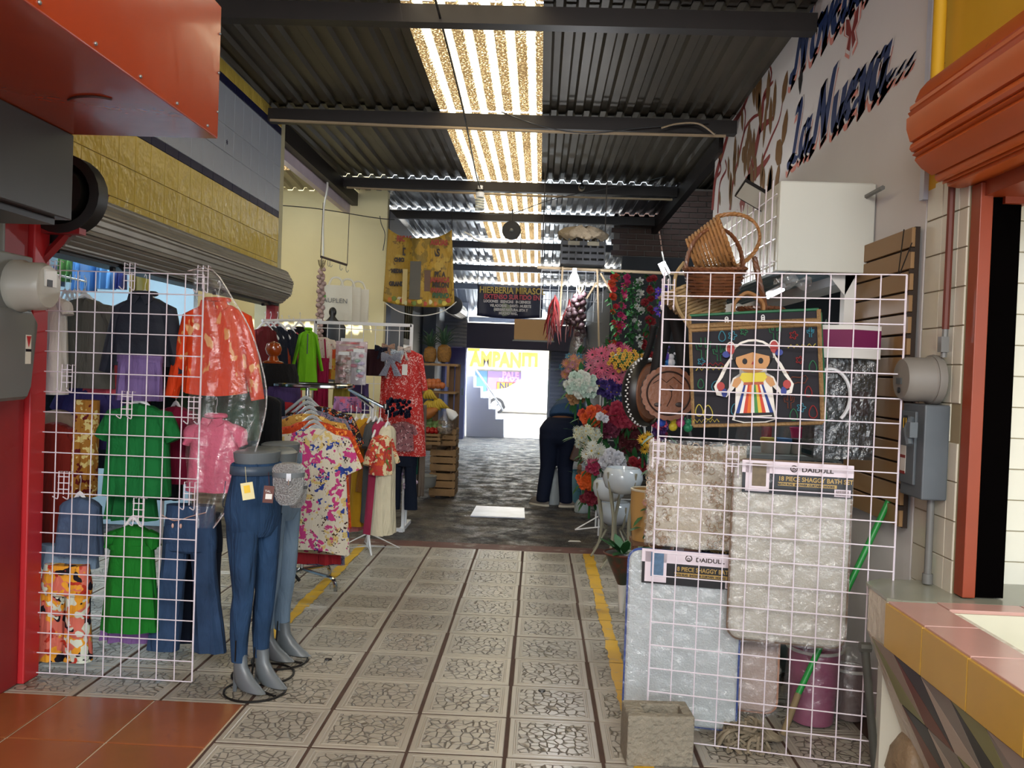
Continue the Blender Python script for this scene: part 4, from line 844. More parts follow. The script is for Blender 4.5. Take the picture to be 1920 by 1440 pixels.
# white frame with hair bows and packets
FY = 8.2; fl, fr_ = aty(592, 604, FY), aty(772, 614, FY)
wf = thing('white_mesh_frame', 'white steel frame rack with a coarse mesh behind the dresses', 'display rack', ((fl.x+fr_.x)/2, FY, 0))
for x in (fl.x, fr_.x): MB().box((x-.014, FY-.014, .03), (x+.014, FY+.014, 1.965)).build('post', WPLAST, wf, False, world=True)
MB().box((fl.x, FY-.014, 1.94), (fr_.x, FY+.014, 1.97)).build('top_bar', WPLAST, wf, False, world=True)
for x in (fl.x, fr_.x): MB().box((x-.02, FY-.25, 0), (x+.02, FY+.25, .035)).build('foot', WPLAST, wf, False, world=True)
for k in range(1, 8): MB().tube([(fl.x+(fr_.x-fl.x)*k/8, FY, .5), (fl.x+(fr_.x-fl.x)*k/8, FY, 1.95)], .004, 5).build('vertical_wire', WPLAST, wf, world=True)
for k in range(6): MB().tube([(fl.x, FY-.006, .6+.26*k), (fr_.x, FY-.006, .6+.26*k)], .004, 5).build('horizontal_wire', WPLAST, wf, world=True)
CORAL = printed('coral_print_cloth', '#b82f2c', [('#dcaaa4', 15, .30, 2.2, 3), ('#e8c8c4', 26, .2, 2, 7)])
G(shirt, 'coral_blouse', 'coral and white swirl-print long blouse on the right of the mesh frame', 762, 655, 7.95, 58, 200, CORAL, sleeve='long', cat='blouse', t=.06, flare=1.5, sl=.33)
MB().box((-.02, -.092, -.24), (.03, -.09, -.14)).build('paper_label', WHITE, bpy.data.objects['coral_blouse'])
G(skirt, 'coral_skirt', 'coral swirl-print skirt beside the matching blouse', 737, 702, 7.98, 44, 120, CORAL)
def packet(px, py, Y, wp, hp, m, label, n=9, cols=('#b86a70', '#d8a8b0')):
    s = Y/F; o = thing('accessory_packet', label, 'packet', aty(px, py, Y)); W, H = wp*s, hp*s
    MB().sheet(lambda u, v: V((u-.5)*W, -.02-.018*math.sin(PI*u)*math.sin(PI*v)-.004*math.sin(u*17+v*11), -v*H), 10, 10).build('film_bag', plastic('packet_film', op=.22), o)
    MB().box((-W/2, -.004, -H), (W/2, .0, 0)).build('back_card', m, o, False)
    for k in range(n): MB().ball(((-.3+.6*random.random())*W, -.014, -(.12+.76*k/n)*H), (.19*W*random.uniform(.7, 1.3), .014, .06*H), 8, 5).build('hair_scrunchie', mat('scr'+cols[k % len(cols)], cols[k % len(cols)], .7), o)
    MB().cbox((0, -.002, .012), (W*.7, .006, .03)).build('header_card', WPLAST, o)
packet(645, 665, 7.8, 30, 62, mat('brownish_card', '#7a5248', .6), 'clear packet of brown and pink hair ties on the mesh frame', 10, ('#8a5048', '#b87c80', '#5a3a34'))
packet(673, 660, 7.8, 30, 62, mat('whiteish_card', '#a89ca8', .6), 'clear packet of pink, white and mint hair bows on the mesh frame', 10, ('#c87a90', '#cfc8d0', '#7aa898', '#9a8ab8'))
packet(660, 640, 7.9, 60, 34, mat('pinkcard', '#b89098', .6), 'row of small pink packets above the two large hair-tie packets', 8, ('#c85a60', '#d8c0b0'))
SEQ = mat('burgundy_sequin', '#330b1a', .25, .3, var=.5, vs=120, bump=1, bs=120)
G(skirt, 'sequin_bag', 'burgundy sequin sleeve bag on the mesh frame', 705, 655, 7.9, 32, 50, SEQ, cat='accessory', waist=False)
SILV = mat('silver_sequin', '#9fa2b4', .3, .4, var=.4, vs=120, bump=1, bs=120)
bo = thing('hair_bow', 'big silver sequin hair bow on the mesh frame', 'hair bow', aty(733, 672, 7.75))
for s in (-1, 1):
    MB().rings([[V(s*q*.09, t*math.cos(a)*.02, .0+.012+h*math.sin(a)) for a in [2*PI*k/10 for k in range(10)]] for q, h, t in ((0, .014, .7), (.4, .032, 1), (.8, .045, 1), (1, .04, .5))]).build('loop', SILV, bo)
    MB().rings([[V(s*(.0+.07*q)+w_*math.cos(a), .008*math.sin(a)-.004, -.16*q) for a in [2*PI*k/8 for k in range(8)]] for q, w_ in ((0, .012), (.4, .024), (1, .036))]).build('ribbon_tail', SILV, bo)
MB().ball((0, -.012, .01), (.018, .018, .02), 8, 6).build('knot', SILV, bo)
for i, (px, py, c, nm_) in enumerate(((715, 648, '#101020', 'black'), (728, 645, '#9a7a68', 'tan'), (745, 655, '#a8b0b8', 'grey and white'), (758, 650, '#c0b0a8', 'beige'))):
    b = MB()
    for s in (-1, 1): b.rings([[V(s*q*.06, .014*math.cos(a), h*math.sin(a)) for a in [2*PI*k/8 for k in range(8)]] for q, h in ((0, .01), (.5, .026), (1, .03))])
    b.ball((0, -.01, 0), .013, 8, 5)
    for s in (-1, 1): b.rings([[V(s*.03*q+.012*math.cos(a), .006*math.sin(a), -.1*q) for a in [2*PI*k/8 for k in range(8)]] for q in (0, .5, 1)])
    o = tag(b.build('hair_bow', printed('bow'+c, c, [('#303848', 60, .3, 1, i)])), 'small '+nm_+' hair bow near the top of the mesh frame', 'hair bow'); o.location = aty(px, py+5, 7.8)
gt = MB()
for k in range(60): gt.ball((random.uniform(-.1, .1), random.uniform(-.03, .03), random.uniform(-.07, .07)), random.uniform(.012, .022), 5, 4)
o = tag(gt.build('glitter_pompom', mat('navy_glitter', '#11142a', .25, .4, var=.6, vs=150)), 'navy glitter pompom garland bunch at the end of the slanted arm', 'accessory'); o.location = aty(746, 765, 7.1)
G(pants, 'dark_jeans', 'dark jeans at the foot of the mesh frame', 758, 838, 7.95, 50, 118, DENIM3, detail=False)
G(shirt, 'plaid_blouse', 'small pink and grey blouse above the dark jeans', 757, 790, 7.9, 42, 55, printed('plaid_pink', '#8a5a60', [('#c8a0a4', 30, .3, 1, 2), ('#2c2830', 24, .25, 1, 5)]), sleeve='short')
G(skirt, 'beige_trousers', 'beige trousers beside the fruit crates', 793, 760, 8.6, 14, 170, cloth('#6f6258'), cat='trousers')
G(skirt, 'green_scarf', 'dark green scarf strip next to the coral blouse', 783, 690, 8.5, 12, 200, cloth('#12493a'), cat='scarf', waist=False)
# flower hair clips on a small stand
fc = thing('hair_clip_stand', 'bunch of lilac and grey ribbon flower clips on a small white stand', 'display', (aty(757, 930, 8.0).x, 8.0, 0))
MB().box((fc.location.x-.014, 7.986, 0), (fc.location.x+.014, 8.014, .5)).box((fc.location.x-.15, 7.98, 0), (fc.location.x+.02, 8.02, .03)).build('stand', WPLAST, fc, False, world=True)
for k in range(16):
    c = random.choice(['#8a7a9c', '#b8a0b0', '#6e6a72', '#c8a03a' if k < 3 else '#9a8898']); q = V(random.uniform(-.1, .1), random.uniform(-.06, .02), random.uniform(.42, .62)); b = MB()
    for j in range(5): a = 2*PI*j/5; b.ball(q+V(.022*math.cos(a), -.01, .022*math.sin(a)), (.018, .008, .018), 6, 4)
    b.build('ribbon_flower', mat('rf'+c, c, .6), fc)
# wall of sideways garments behind the chrome rack
rl = tag(MB().tube([aty(492, 601, 7.0), aty(602, 600, 8.4)], .012, 8).build('garment_rail', WPLAST), 'white rail with sideways-hung dark shirts at the far end of the left shop', 'rail')
sd = [('maroon', '#5c1a20', 497, 612, 90, 'short'), ('dark grey', '#23262e', 507, 612, 100, 'short'), ('midnight navy', '#12182a', 520, 612, 105, 'short'), ('burnt orange', '#8a3318', 528, 618, 75, 'short'), ('ink navy', '#0e1322', 541, 618, 150, 'short'), ('coral polo', '#c8525c', 550, 622, 170, 'short'), ('black', '#0b0c10', 562, 612, 120, 'short')]
for i, (nm_, c, px, py, hp, s_) in enumerate(sd):
    G(shirt, 'hanging_shirt', nm_+' shirt hung sideways on the back rail', px, py, 7.05+.12*i, 62, hp, cloth(c), sleeve=s_, rz=math.radians(76), sl=.2, t=.045)
    hanger(aty(px, py-8, 7.05+.12*i), .34, WPLAST, rz=math.radians(66), label='white hanger of the '+nm_+' shirt on the back rail', group='hangers on the back rail')
lm = G(shirt, 'lime_jacket', 'bright lime green zip-neck jacket on the back rail', 578, 620, 7.25, 31, 112, cloth('#6aa81a'), sleeve='long', collar='polo', cat='jacket', rz=.35, sl=.32, t=.07, flare=1.35)
MB().tube([(-.01, -.085, -.03), (-.01, -.09, -.2)], .005, 5).build('zip', BLACK, lm)
G(shirt, 'cream_blouse', 'cream blouse with small flowers right of the lime jacket', 605, 632, 7.95, 44, 60, printed('cream_dots', '#c8bcae', [('#a05050', 40, .2, 1, 2)]), sleeve='short', cat='blouse', rz=.2)
ov = G(skirt, 'magenta_overalls', 'magenta pinafore dress in front of the cream blouse', 604, 672, 7.85, 26, 105, cloth('#8f1a40'), cat='dress')
for s in (-1, 1): MB().tube([(s*.045, -.04, -.0), (s*.03, -.05, .18)], .008, 5, flat=.4).build('strap', cloth('#8f1a40'), ov)
G(shirt, 'yellow_tshirt', 'small yellow and orange top above the hair-tie packets', 636, 652, 7.98, 34, 60, printed('orange_yellow', '#c8a040', [('#c85028', 8, .5, 1, 2)]), sleeve='short')
G(skirt, 'purple_skirt', 'purple skirt hanging behind the mesh frame', 668, 720, 8.4, 46, 55, cloth('#4a3c68'))
G(skirt, 'olive_dress', 'olive yellow dress below the packets', 641, 715, 8.1, 30, 45, cloth('#8a7c30'), cat='dress')
G(skirt, 'pink_ruffles', 'pink and lilac frilled skirt under the slanted arm', 652, 745, 7.0, 50, 26, printed('pink_lilac', '#a06a90', [('#c85a70', 16, .4, 1, 2), ('#504870', 20, .3, 1, 5)]), rip=.03)
# dress form with an orange wooden knob
dfm = thing('dress_form', 'purple and black dress form with a glossy orange wooden neck knob', 'mannequin', (aty(515, 760, 6.0).x, 6.0, 0))
zk = aty(508, 652, 6.0).z
MB().lathe([(.0, -.12), (.13, -.11), (.16, -.2), (.165, -.32), (.14, -.48), (.15, -.62), (.17, -.72), (.16, -.8)], (dfm.location.x, 6.0, zk), 24).build('bust', cloth('#0e0c0e'), dfm, world=True)
MB().lathe([(.163, -.27), (.169, -.33), (.144, -.48), (.154, -.62), (.178, -.76), (.18, -.82)], (dfm.location.x+.01, 6.0, zk), 24).build('purple_top', cloth('#40305c'), dfm, world=True)
WK = mat('orange_varnished_wood', '#8a3a10', .15, var=.2, coat=.5)
MB().lathe([(.07, -.115), (.072, -.10), (.04, -.09), (.028, -.06), (.045, -.045), (.058, -.01), (.045, .03), (.0, .048)], (dfm.location.x-.02, 6.0, zk+.0), 20).build('neck_knob', WK, dfm, world=True)
MB().tube([(dfm.location.x, 6.0, .02), (dfm.location.x, 6.0, zk-.8)], .016, 8).build('pole', DARKM, dfm, world=True)
for a in (0, 2.1, 4.2): MB().tube([(dfm.location.x, 6, .25), (dfm.location.x+.22*math.cos(a), 6+.22*math.sin(a), .01)], .012, 6).build('leg', DARKM, dfm, world=True)
# tall back display: black bust, t-shirt bags, garlic string, hanging bar
bb = thing('black_bust', 'flat black head-and-shoulders bust in front of the cream wall', 'mannequin', aty(622, 640, 9.3))
MB().ball((0, 0, .30+.02), (.042, .045, .055), 16, 10).rings([loop(0, 0, z, rx, .05) for z, rx in ((-.45, .12), (-.05, .14), (.1, .15), (.16, .15), (.2, .12), (.235, .06), (.27, .028), (.32, .026))]).build('torso', BLACK, bb)
BAGM = mat('cream_shirt_bag', '#d6d0c0', .8, var=.04, bump=.3, bs=9)
for i, (px, py, Y, wp, hp) in enumerate(((630, 535, 9.6, 62, 66), (652, 538, 9.75, 50, 66), (672, 542, 9.9, 40, 62))):
    o = G(skirt, 'shirt_bag', ['front', 'middle', 'rear'][i]+' cream carrier bag of the three hanging from the slanted bar', px, py, Y, wp, hp, BAGM, waist=False, t=.02, rz=.25, flare=1.02, cat='bag', rip=.006)
    MB().tube(curve([V(-.08, 0, 0), V(-.05, 0, .07), V(0, 0, .09), V(.05, 0, .07), V(.08, 0, 0)], 4), .012, 5, flat=.4).build('handle', BAGM, o)
    if i == 0:
        TX = mat('grey_ink', '#6a6a6a', .6, var=0); fr = (V(-.14, -.035, -.2), V(1, 0, 0), V(0, 0, 1), V(0, -1, 0))
        text('AUPLEN', fr, .075, TX, o, world=False); 
        for k, c in enumerate(('#c84a20', '#d89020', '#5a9a3a')): MB().ball((-.16+.02*k, -.036, -.13+.02*(k % 2)), (.014, .003, .02), 8, 5).build('leaf_logo', mat('lg'+c, c, .6), o)
hb = thing('hook_bar', 'slanted dark bar with wire hooks hanging on two cords', 'bar', aty(626, 490, 9.6))
H0, H1 = aty(601, 481, 9.6), aty(651, 497, 9.6)
MB().tube([H0, H1], .013, 8).build('bar', mat('rusty_brown', '#3a2a24', .7), hb, world=True)
for t in (.06, .28, .36, .74, .97):
    q = H0.lerp(H1, t); MB().tube(curve([q, q+V(0, -.01, -.06), q+V(.015, -.01, -.085), q+V(.03, -.01, -.06)], 4), .003, 4).build('hook', STEEL, hb, world=True)
for q, tx, tY in ((H0, 606, 380), (H1, 655, 400)): MB().tube([q, aty(tx, tY, 9.6)], .004, 4).build('cord', mat('brown_cord', '#4a4038', .8), hb, world=True)
def braid(name, label, p0, p1, n, r, m, cat='garlic', leaf='#8a7a58', wob=.25, fall=1, pr='bulb'):
    o = thing(name, label, cat, p0); p0 = Vector(p0); p1 = Vector(p1)
    bm_ = mesh_of(MB().lathe([(0, -r*1.0), (r*.6, -r*.95), (r, -r*.45), (r*1.02, 0), (r*.7, r*.5), (r*.25, r*.85), (r*.12, r*1.3)], n=12), pr, m)
    for k in range(n):
        t = k/(n-1); q = (p1-p0)*t; a = k*2.4; inst(bm_, pr, o, q+V(math.cos(a)*r*wob*4, math.sin(a)*r*wob*3, random.uniform(-.3, .3)*r), (random.uniform(-.9, .9), random.uniform(-.9, .9), a), random.uniform(.8, 1.15))
    b = MB().tube([V(0, 0, .02), (p1-p0)*.5, p1-p0], r*.3, 6)
    for k in range(7): a = k*.9; b.tube([V(0, 0, 0), V(.03*math.cos(a), .03*math.sin(a), .05), V(.04*math.cos(a), .04*math.sin(a), .10)], .005, 4)
    b.build('braided_stalks', mat('stalk'+leaf, leaf, .8), o); return o
GARL = mat('pinkish_garlic', '#a88c84', .5, var=.3, vs=30); ON = mat('dark_onion', '#3c262c', .6, var=.3, vs=20)
braid('garlic_string', 'long string of pinkish garlic heads hanging before the cream wall', aty(603, 505, 9.2), aty(598, 650, 9.2), 44, .026, GARL)
tag(MB().tube([aty(603, 480, 9.2), aty(603, 505, 9.2)], .004, 4).build('cord', BEAM), 'short cord above the garlic string', 'cord')
# fruit juice banner -------------------------------------------------
BN = printed('aged_yellow_banner', '#a07e30', [('#7c6630', 3, .42, 1.2, 2), ('#a88a3c', 4, .3, 1.2, 5), ('#6e5426', 7, .2, 1.2, 8)], rough=.45)
bc = [aty(728, 428, 10.2), aty(847, 430, 10.2), aty(718, 565, 10.2), aty(852, 572, 10.2)]
jb_ = thing('juice_banner', 'sagging yellow fruit-water banner hung below the roof', 'banner', (bc[0]+bc[1])/2)
def bf(u, v):
    top = bc[0].lerp(bc[1], u); bt = bc[2].lerp(bc[3], u); q = top.lerp(bt, v); sag = .13*math.sin(PI*u)**.8*(1-v)+.05*math.sin(PI*u)*v
    return q+V(0, -.10*math.exp(-((u-.5)/.16)**2)+.03*math.sin(u*9), -sag)
MB().sheet(bf, 30, 18).build('cloth', BN, jb_, world=True, solid=.004)
def on_banner(u, v): q = bf(u, v); return q+V(0, -.02, 0)
DKT = mat('dark_print', '#2a1c14', .6, var=0); GRT = mat('green_print', '#27512e', .6, var=0); WTT = mat('cream_print', '#d0c8a8', .6, var=0); RDT = mat('red_print', '#8a2a1c', .6, var=0)
for s, u, v, sz, m in (('RICAS', .14, .10, .085, RDT), ('AGUAS', .68, .10, .08, RDT), ('DE FRUTAS', .24, .27, .115, DKT), ('CHICO', .12, .40, .06, DKT), ('MEDIANO', .09, .57, .06, DKT), ('GRANDE', .07, .76, .065, DKT), ('PIÑA', .73, .56, .075, DKT), ('JAMAICA', .67, .635, .075, RDT), ('MELON', .70, .71, .075, DKT), ('PAPAYA', .68, .785, .07, RDT), ('PEPINO', .70, .86, .075, GRT), ('GRACIAS POR SU PREFERENCIA', .20, .93, .042, WTT)):
    text(s, FR_CAM(on_banner(u, v)), sz*1.08, m, jb_, bold=.005, sx=.72)
for u, w_, h_, m in ((.31, .07, .42, mat('print_glass', '#c8b070', .5)), (.47, .13, .45, mat('print_grey', '#4a4438', .5)), (.62, .10, .25, mat('print_brown', '#5a3a20', .5))):
    q = on_banner(u, .62+.1*(w_ < .1)); MB().box((q.x-w_/2, q.y-.001, q.z-h_/2), (q.x+w_/2, q.y+.0, q.z+h_/2)).build('printed_glass', m, jb_, False, world=True)
for k in range(14):
    u = .08+.84*k/13; q = on_banner(u, .93-.03*(k % 2)); c = ['#b86a28', '#6a7a30', '#c8b048', '#a84028', '#c8c090'][k % 5]; MB().ball(q+V(0, .018, -.02), (.035, .006, .03), 10, 6).build('printed_fruit', mat('fr'+c, c, .6), jb_, world=True)
for i in (0, 1): MB().tube([bc[i], bc[i]+V(.0, 0, .35)], .004, 4).build('cord', DARKM, jb_, world=True)
tag(MB().tube(curve([aty(722, 568, 10.1), aty(750, 585, 10.1), aty(790, 592, 10.1), aty(830, 584, 10.1), aty(856, 566, 10.1)], 5), .006, 5).build('white_cable', WHITE), 'white cable drooping under the yellow banner', 'cable')
# fruit stand ------------------------------------------------------
WD = mat('crate_wood', '#6b4d33', .8, var=.3, vs=7, bump=.3, bs=40); WD2 = mat('crate_wood_light', '#8d6d48', .8, var=.25, vs=8, bump=.3, bs=40)
def crate(x, y, z, wx, wy, h, label, m=WD2, slats=3, rz=0, fill=None):
    o = thing('wooden_crate', label, 'crate', (x, y, z), rz); sh_ = h/slats
    for k in range(slats):
        for s in (-1, 1):
            MB().box((-wx/2, s*wy/2-.005, k*sh_+.008), (wx/2, s*wy/2+.005, (k+1)*sh_-.008)).build('slat', m, o, False)
            MB().box((s*wx/2-.005, -wy/2, k*sh_+.008), (s*wx/2+.005, wy/2, (k+1)*sh_-.008)).build('slat', m, o, False)
    for sx in (-1, 1):
        for sy in (-1, 1): MB().box((sx*(wx/2-.02)-.012, sy*(wy/2-.02)-.012, 0), (sx*(wx/2-.02)+.012, sy*(wy/2-.02)+.012, h)).build('corner_post', m, o, False)
    MB().box((-wx/2, -wy/2, 0), (wx/2, wy/2, .01)).build('bottom', m, o, False); return o
fs = thing('fruit_stand', 'wooden plank fruit stand stacked against the blue column', 'stand', (-1.3, 10.5, 0))
FX0, FX1 = aty(782, 800, 10.2).x, aty(850, 800, 10.2).x
for x in (FX0+.03, FX0+.22): MB().box((x-.03, 10.16, 0), (x+.03, 10.22, 1.25)).build('upright', WD, fs, False, world=True)
zP = aty(810, 681, 10.6).z; zO = aty(815, 725, 10.4).z
for x in (FX1-.1, FX1-.02): MB().box((x-.03, 10.75, 0), (x+.03, 10.8, zP)).build('upright', WD, fs, False, world=True)
MB().box((FX0-.0, 10.5, zP-.03), (FX1+.0, 10.85, zP)).build('top_board', WD2, fs, False, world=True)
MB().box((FX0, 10.3, zO-.08), (FX1, 10.8, zO-.06)).build('middle_board', WD2, fs, False, world=True)
for z in (.85, .55): MB().box((FX0, 10.2, z), (FX1-.1, 10.75, z+.02)).build('board', WD, fs, False, world=True)
MB().box((FX1-.13, 10.45, zO), (FX1-.10, 10.50, zP)).build('leaning_plank', WD2, fs, False, world=True)
crate(FX0+.33, 10.35, .02, .3, .4, .28, 'slatted wooden crate at the bottom right of the fruit stand'); crate(FX0+.33, 10.35, .32, .3, .4, .26, 'slatted wooden crate second from the bottom of the fruit stand'); crate(FX0+.33, 10.38, .62, .28, .38, .2, 'slatted wooden crate third from the bottom of the fruit stand')
tc_ = aty(790, 812, 10.1); crate(tc_.x+.08, 10.12, aty(790, 832, 10.1).z, .32, .26, .14, 'wooden tray crate of tomatoes on the fruit stand')
TOM = mat('tomato_red', '#a01a16', .25); zt_ = aty(790, 806, 10.1).z
tmm = mesh_of(MB().lathe([(0, -.028), (.026, -.018), (.032, 0), (.026, .02), (.008, .026), (0, .022)], n=12), 'tomato', TOM)
for k in range(14): tag(inst(tmm, 'tomato', None, (tc_.x-.03+.055*(k % 5), 10.04+.055*(k//5), zt_-.01+.02*(k//5)), (.3*k, .2*k, k)), 'ripe red tomato in the wooden tray', 'tomato', 'tomatoes in the tray')
def pineapple(p, s, label):
    o = thing('pineapple', label, 'pineapple', p); PM = mat('pineapple_skin', '#8a5f22', .6, var=.4, vs=30, bump=.8, bs=60); LF = mat('pineapple_leaf', '#35503a', .6, var=.3)
    MB().lathe([(0, 0), (.06*s, .01*s), (.078*s, .06*s), (.08*s, .12*s), (.07*s, .17*s), (.03*s, .2*s)], n=18, wob=.02).build('fruit', PM, o)
    lf = mesh_of(MB().rings([[V(w_, 0, 0)*s+V(0, y, z)*s, V(0, .006, 0)*s+V(0, y, z)*s, V(-w_, 0, 0)*s+V(0, y, z)*s] for w_, y, z in ((.012, 0, 0), (.015, .02, .07), (.010, .06, .14), (.002, .12, .17))], False, False, closed=False), 'leaf', LF)
    for k in range(26): a = k*2.4; q = inst(lf, 'leaf', o, (0, 0, .185*s), (-.75+.9*(k/26), 0, a), .75+.55*k/26)
pineapple(aty(806, 680, 10.55), 1.0, 'left pineapple on top of the fruit stand'); pineapple(aty(832, 680, 10.55), 1.12, 'right pineapple on top of the fruit stand')
ORm = mat('orange_fruit', '#b0602e', .45, var=.15, bump=.2, bs=90); orr = mesh_of(MB().ball((0, 0, 0), .042, 14, 9), 'orange', ORm)
for k in range(9): tag(inst(orr, 'orange', None, aty(797+8*(k % 5), 723-7*(k//5), 10.35+.05*(k//5)), (k, k, 0)), 'round orange on the upper board of the fruit stand', 'orange', 'oranges on the stand')
BAN = mat('banana_yellow', '#b89a2a', .5, var=.15)
for i, (px, py, n_) in enumerate(((806, 738, 5), (822, 755, 6), (806, 758, 6))):
    o = thing('banana_bunch', 'bunch of yellow bananas on the fruit stand, '+['uppermost', 'lower right', 'lower left'][i], 'bananas', aty(px, py, 10.15))
    for k in range(n_):
        x0 = -.06+.022*k; MB().tube(curve([V(0, .02, .045), V(x0*.5, -.01, .03), V(x0*1.1+.01, -.035, -.005), V(x0*1.5+.03, -.03, -.045), V(x0*1.6+.055, -.015, -.065)], 3), [.004, .008, .013]+[.016]*7+[.013, .009, .004], 8).build('banana', BAN, o)
pp = thing('papaya', 'large orange papaya below the bananas', 'papaya', aty(803, 775, 10.1)); MB().lathe([(0, -.14), (.035, -.125), (.065, -.06), (.068, .0), (.05, .07), (.02, .12), (0, .13)], n=18, M=Matrix.Rotation(math.radians(65), 3, 'Y')).build('fruit', mat('papaya_skin', '#a8652a', .5, var=.3, dirt=('#6a3a1a', 14, .6)), pp)
CH = mat('chayote_green', '#6f8c50', .5, var=.25); chm = mesh_of(MB().lathe([(0, -.045), (.03, -.035), (.042, -.01), (.034, .025), (.018, .045), (0, .048)], n=12), 'chayote', CH)
for k in range(14): tag(inst(chm, 'chayote', None, aty(796+9*(k % 4), 810-8*(k//4), 10.12+.03*(k//4)), (PI/2+.3*k, .5*k, k)), 'pale green chayote squash in the open tray', 'chayote', 'chayotes in the tray')
pbg = thing('produce_bag', 'clear bag of potatoes hanging at the right of the fruit stand', 'bag', aty(835, 790, 10.0))
for k in range(14): MB().ball((random.uniform(-.07, .07), random.uniform(-.04, .04), random.uniform(-.13, .0)), random.uniform(.022, .032), 8, 6).build('potato', mat('potato', '#7a6450', .8), pbg)
MB().lathe([(0, -.16), (.08, -.14), (.1, -.06), (.08, .02), (.03, .08), (.04, .12)], n=16, wob=.06).build('film', plastic('bag_film', op=.2), pbg)
tag(MB().lathe([(0, -.06), (.05, -.05), (.06, 0), (.035, .06), (.01, .1)], aty(848, 778, 9.95), 14, Matrix.Rotation(-.8, 3, 'Y'), .05).build('white_bag', WPLAST), 'small knotted white plastic bag hanging off the fruit stand', 'bag')
tag(MB().lathe([(.13, 0), (.15, .02), (.16, .12), (.165, .13), (.13, .13), (.12, .02)], aty(793, 928-35, 9.9)+V(0, 0, -.12), 20).build('plastic_tub', mat('grey_plastic_tub', '#8a8a86', .5)), 'grey plastic tub on the floor side of the fruit stand', 'tub')
tag(MB().box((FX1-.02, 10.2, 0), (FX1+.0, 10.8, .95)).build('leaning_board', WD), 'brown board leaning at the right side of the fruit stand', 'board')
# ================================================================ RIGHT SIDE
# lettering and tree painted on the right wall
def ribbon(mb, pts, wd, ang, plane, off):
    pts = [Vector((p[0], p[1], 0)) for p in pts]; pts = curve(pts, 6) if len(pts) > 2 else pts; o, u, v, n = plane
    nib = V(math.cos(ang), math.sin(ang), 0)*wd/2; vs = []
    for i, p in enumerate(pts):
        a = pts[max(i-1, 0)]; c = pts[min(i+1, len(pts)-1)]; d = (c-a).normalized(); pe = V(-d.y, d.x, 0); w_ = nib+pe*wd*.10*(1 if pe.dot(nib) >= 0 else -1)
        for s in (1, -1): q = p+w_*s; vs.append(o+u*q.x+v*q.y+n*off)
    N = len(pts); mb.add(vs, [(2*i, 2*i+1, 2*i+3, 2*i+2) for i in range(N-1)])
GL = {  # brush-script strokes, x to the right and y up, one unit tall for small letters
 'N': ([[(-.25, .25), (-.32, .05), (-.15, -.05), (.0, .12), (.12, .7), (.3, 1.45), (.34, 1.5)], [(.32, 1.5), (.45, .9), (.6, .15), (.66, 0)], [(.66, 0), (.8, .8), (.95, 1.5), (1.05, 1.75)]], 1.15),
 'L': ([[(.15, 1.45), (.32, 1.75), (.42, 1.5), (.28, .8), (.12, .15), (-.1, -.05), (-.2, .12), (.0, .18), (.3, .0), (.55, .0)]], .62),
 'o': ([[(.45, .9), (.2, .75), (.08, .35), (.2, .02), (.45, .1), (.6, .5), (.55, .85), (.42, .92), (.6, .8), (.78, .85)]], .72),
 'v': ([[(.0, .75), (.12, .9), (.2, .6), (.25, .05), (.28, .0)], [(.28, 0), (.45, .4), (.58, .85), (.7, .95)]], .68),
 'e': ([[(.1, .45), (.35, .55), (.5, .8), (.38, .95), (.18, .75), (.08, .35), (.2, .02), (.42, .05), (.62, .3)]], .62),
 'd': ([[(.5, .8), (.25, .85), (.06, .4), (.15, .02), (.35, .1), (.55, .5)], [(.85, 1.75), (.7, 1.2), (.55, .45), (.52, .05), (.75, .2)]], .8),
 'a': ([[(.52, .8), (.28, .88), (.06, .4), (.15, .02), (.35, .1), (.58, .6)], [(.66, .95), (.56, .5), (.54, .08), (.64, .0), (.82, .25)]], .82),
 'u': ([[(.1, .92), (.06, .4), (.12, .02), (.3, .08), (.5, .5)], [(.6, .95), (.52, .4), (.55, .03), (.72, .2)]], .75),
 's': ([[(.5, .85), (.3, .95), (.2, .75), (.4, .45), (.4, .12), (.15, .0), (.02, .12)]], .55),
 '.': ([[(.05, .04), (.12, .12), (.18, .12)]], .36), ' ': ([], .25)}
BLU = mat('navy_sign_paint', '#0f2a5c', .5, var=.08); PNK = mat('pink_sign_paint', '#cc8478', .6, var=.08); MRED = mat('brick_red_mural_paint', '#7c2420', .6, var=.1); MBR = mat('ochre_mural_paint', '#6a481c', .6, var=.1)
def script(s, y0, z0, size, stretch=1.0):
    x = 0; pos = []
    for ch in s: pos.append((ch, x)); x += GL[ch][1]*stretch
    pl = FR_RIGHT((RX, y0, z0))
    for m, dx, dy, wd, off, nm_ in ((PNK, -.05, -.20, .50, .002, 'pink_letter_shadow'), (MUR, .0, -.02, .50, .003, 'white_letter_outline'), (BLU, 0, 0, .36, .004, 'blue_letter')):
        for ch, cx in pos:
            if ch == ' ': continue
            mb = MB()
            for stk in GL[ch][0]: ribbon(mb, [((cx+(p[0]+p[1]*.12)*stretch+dx)*size, (p[1]+dy)*size) for p in stk], wd*size, math.radians(18), pl, off)
            mb.build(nm_, m, wright, False)
script('La Nueva...', 5.68, 2.99, .205, 1.34)
script('Novedades', 5.68, 3.56, .205, 1.34)
wright.name = 'wall_right'
def paint_path(pts, w0, w1, m, nm_, off=.002):
    P = [atx(x, y, RX) for x, y in pts]; P = [V(-(p.y), p.z, 0) for p in P]; P = curve(P, 5); N = len(P); vs = []
    for i, p in enumerate(P):
        d = (P[min(i+1, N-1)]-P[max(i-1, 0)]).normalized(); w_ = (w0+(w1-w0)*i/(N-1))/2
        for s in (1, -1): q = p+V(-d.y, d.x, 0)*w_*s; vs.append(V(RX-off, -q.x, q.y))
    MB().add(vs, [(2*i, 2*i+1, 2*i+3, 2*i+2) for i in range(N-1)]).build(nm_, m, wright, False)
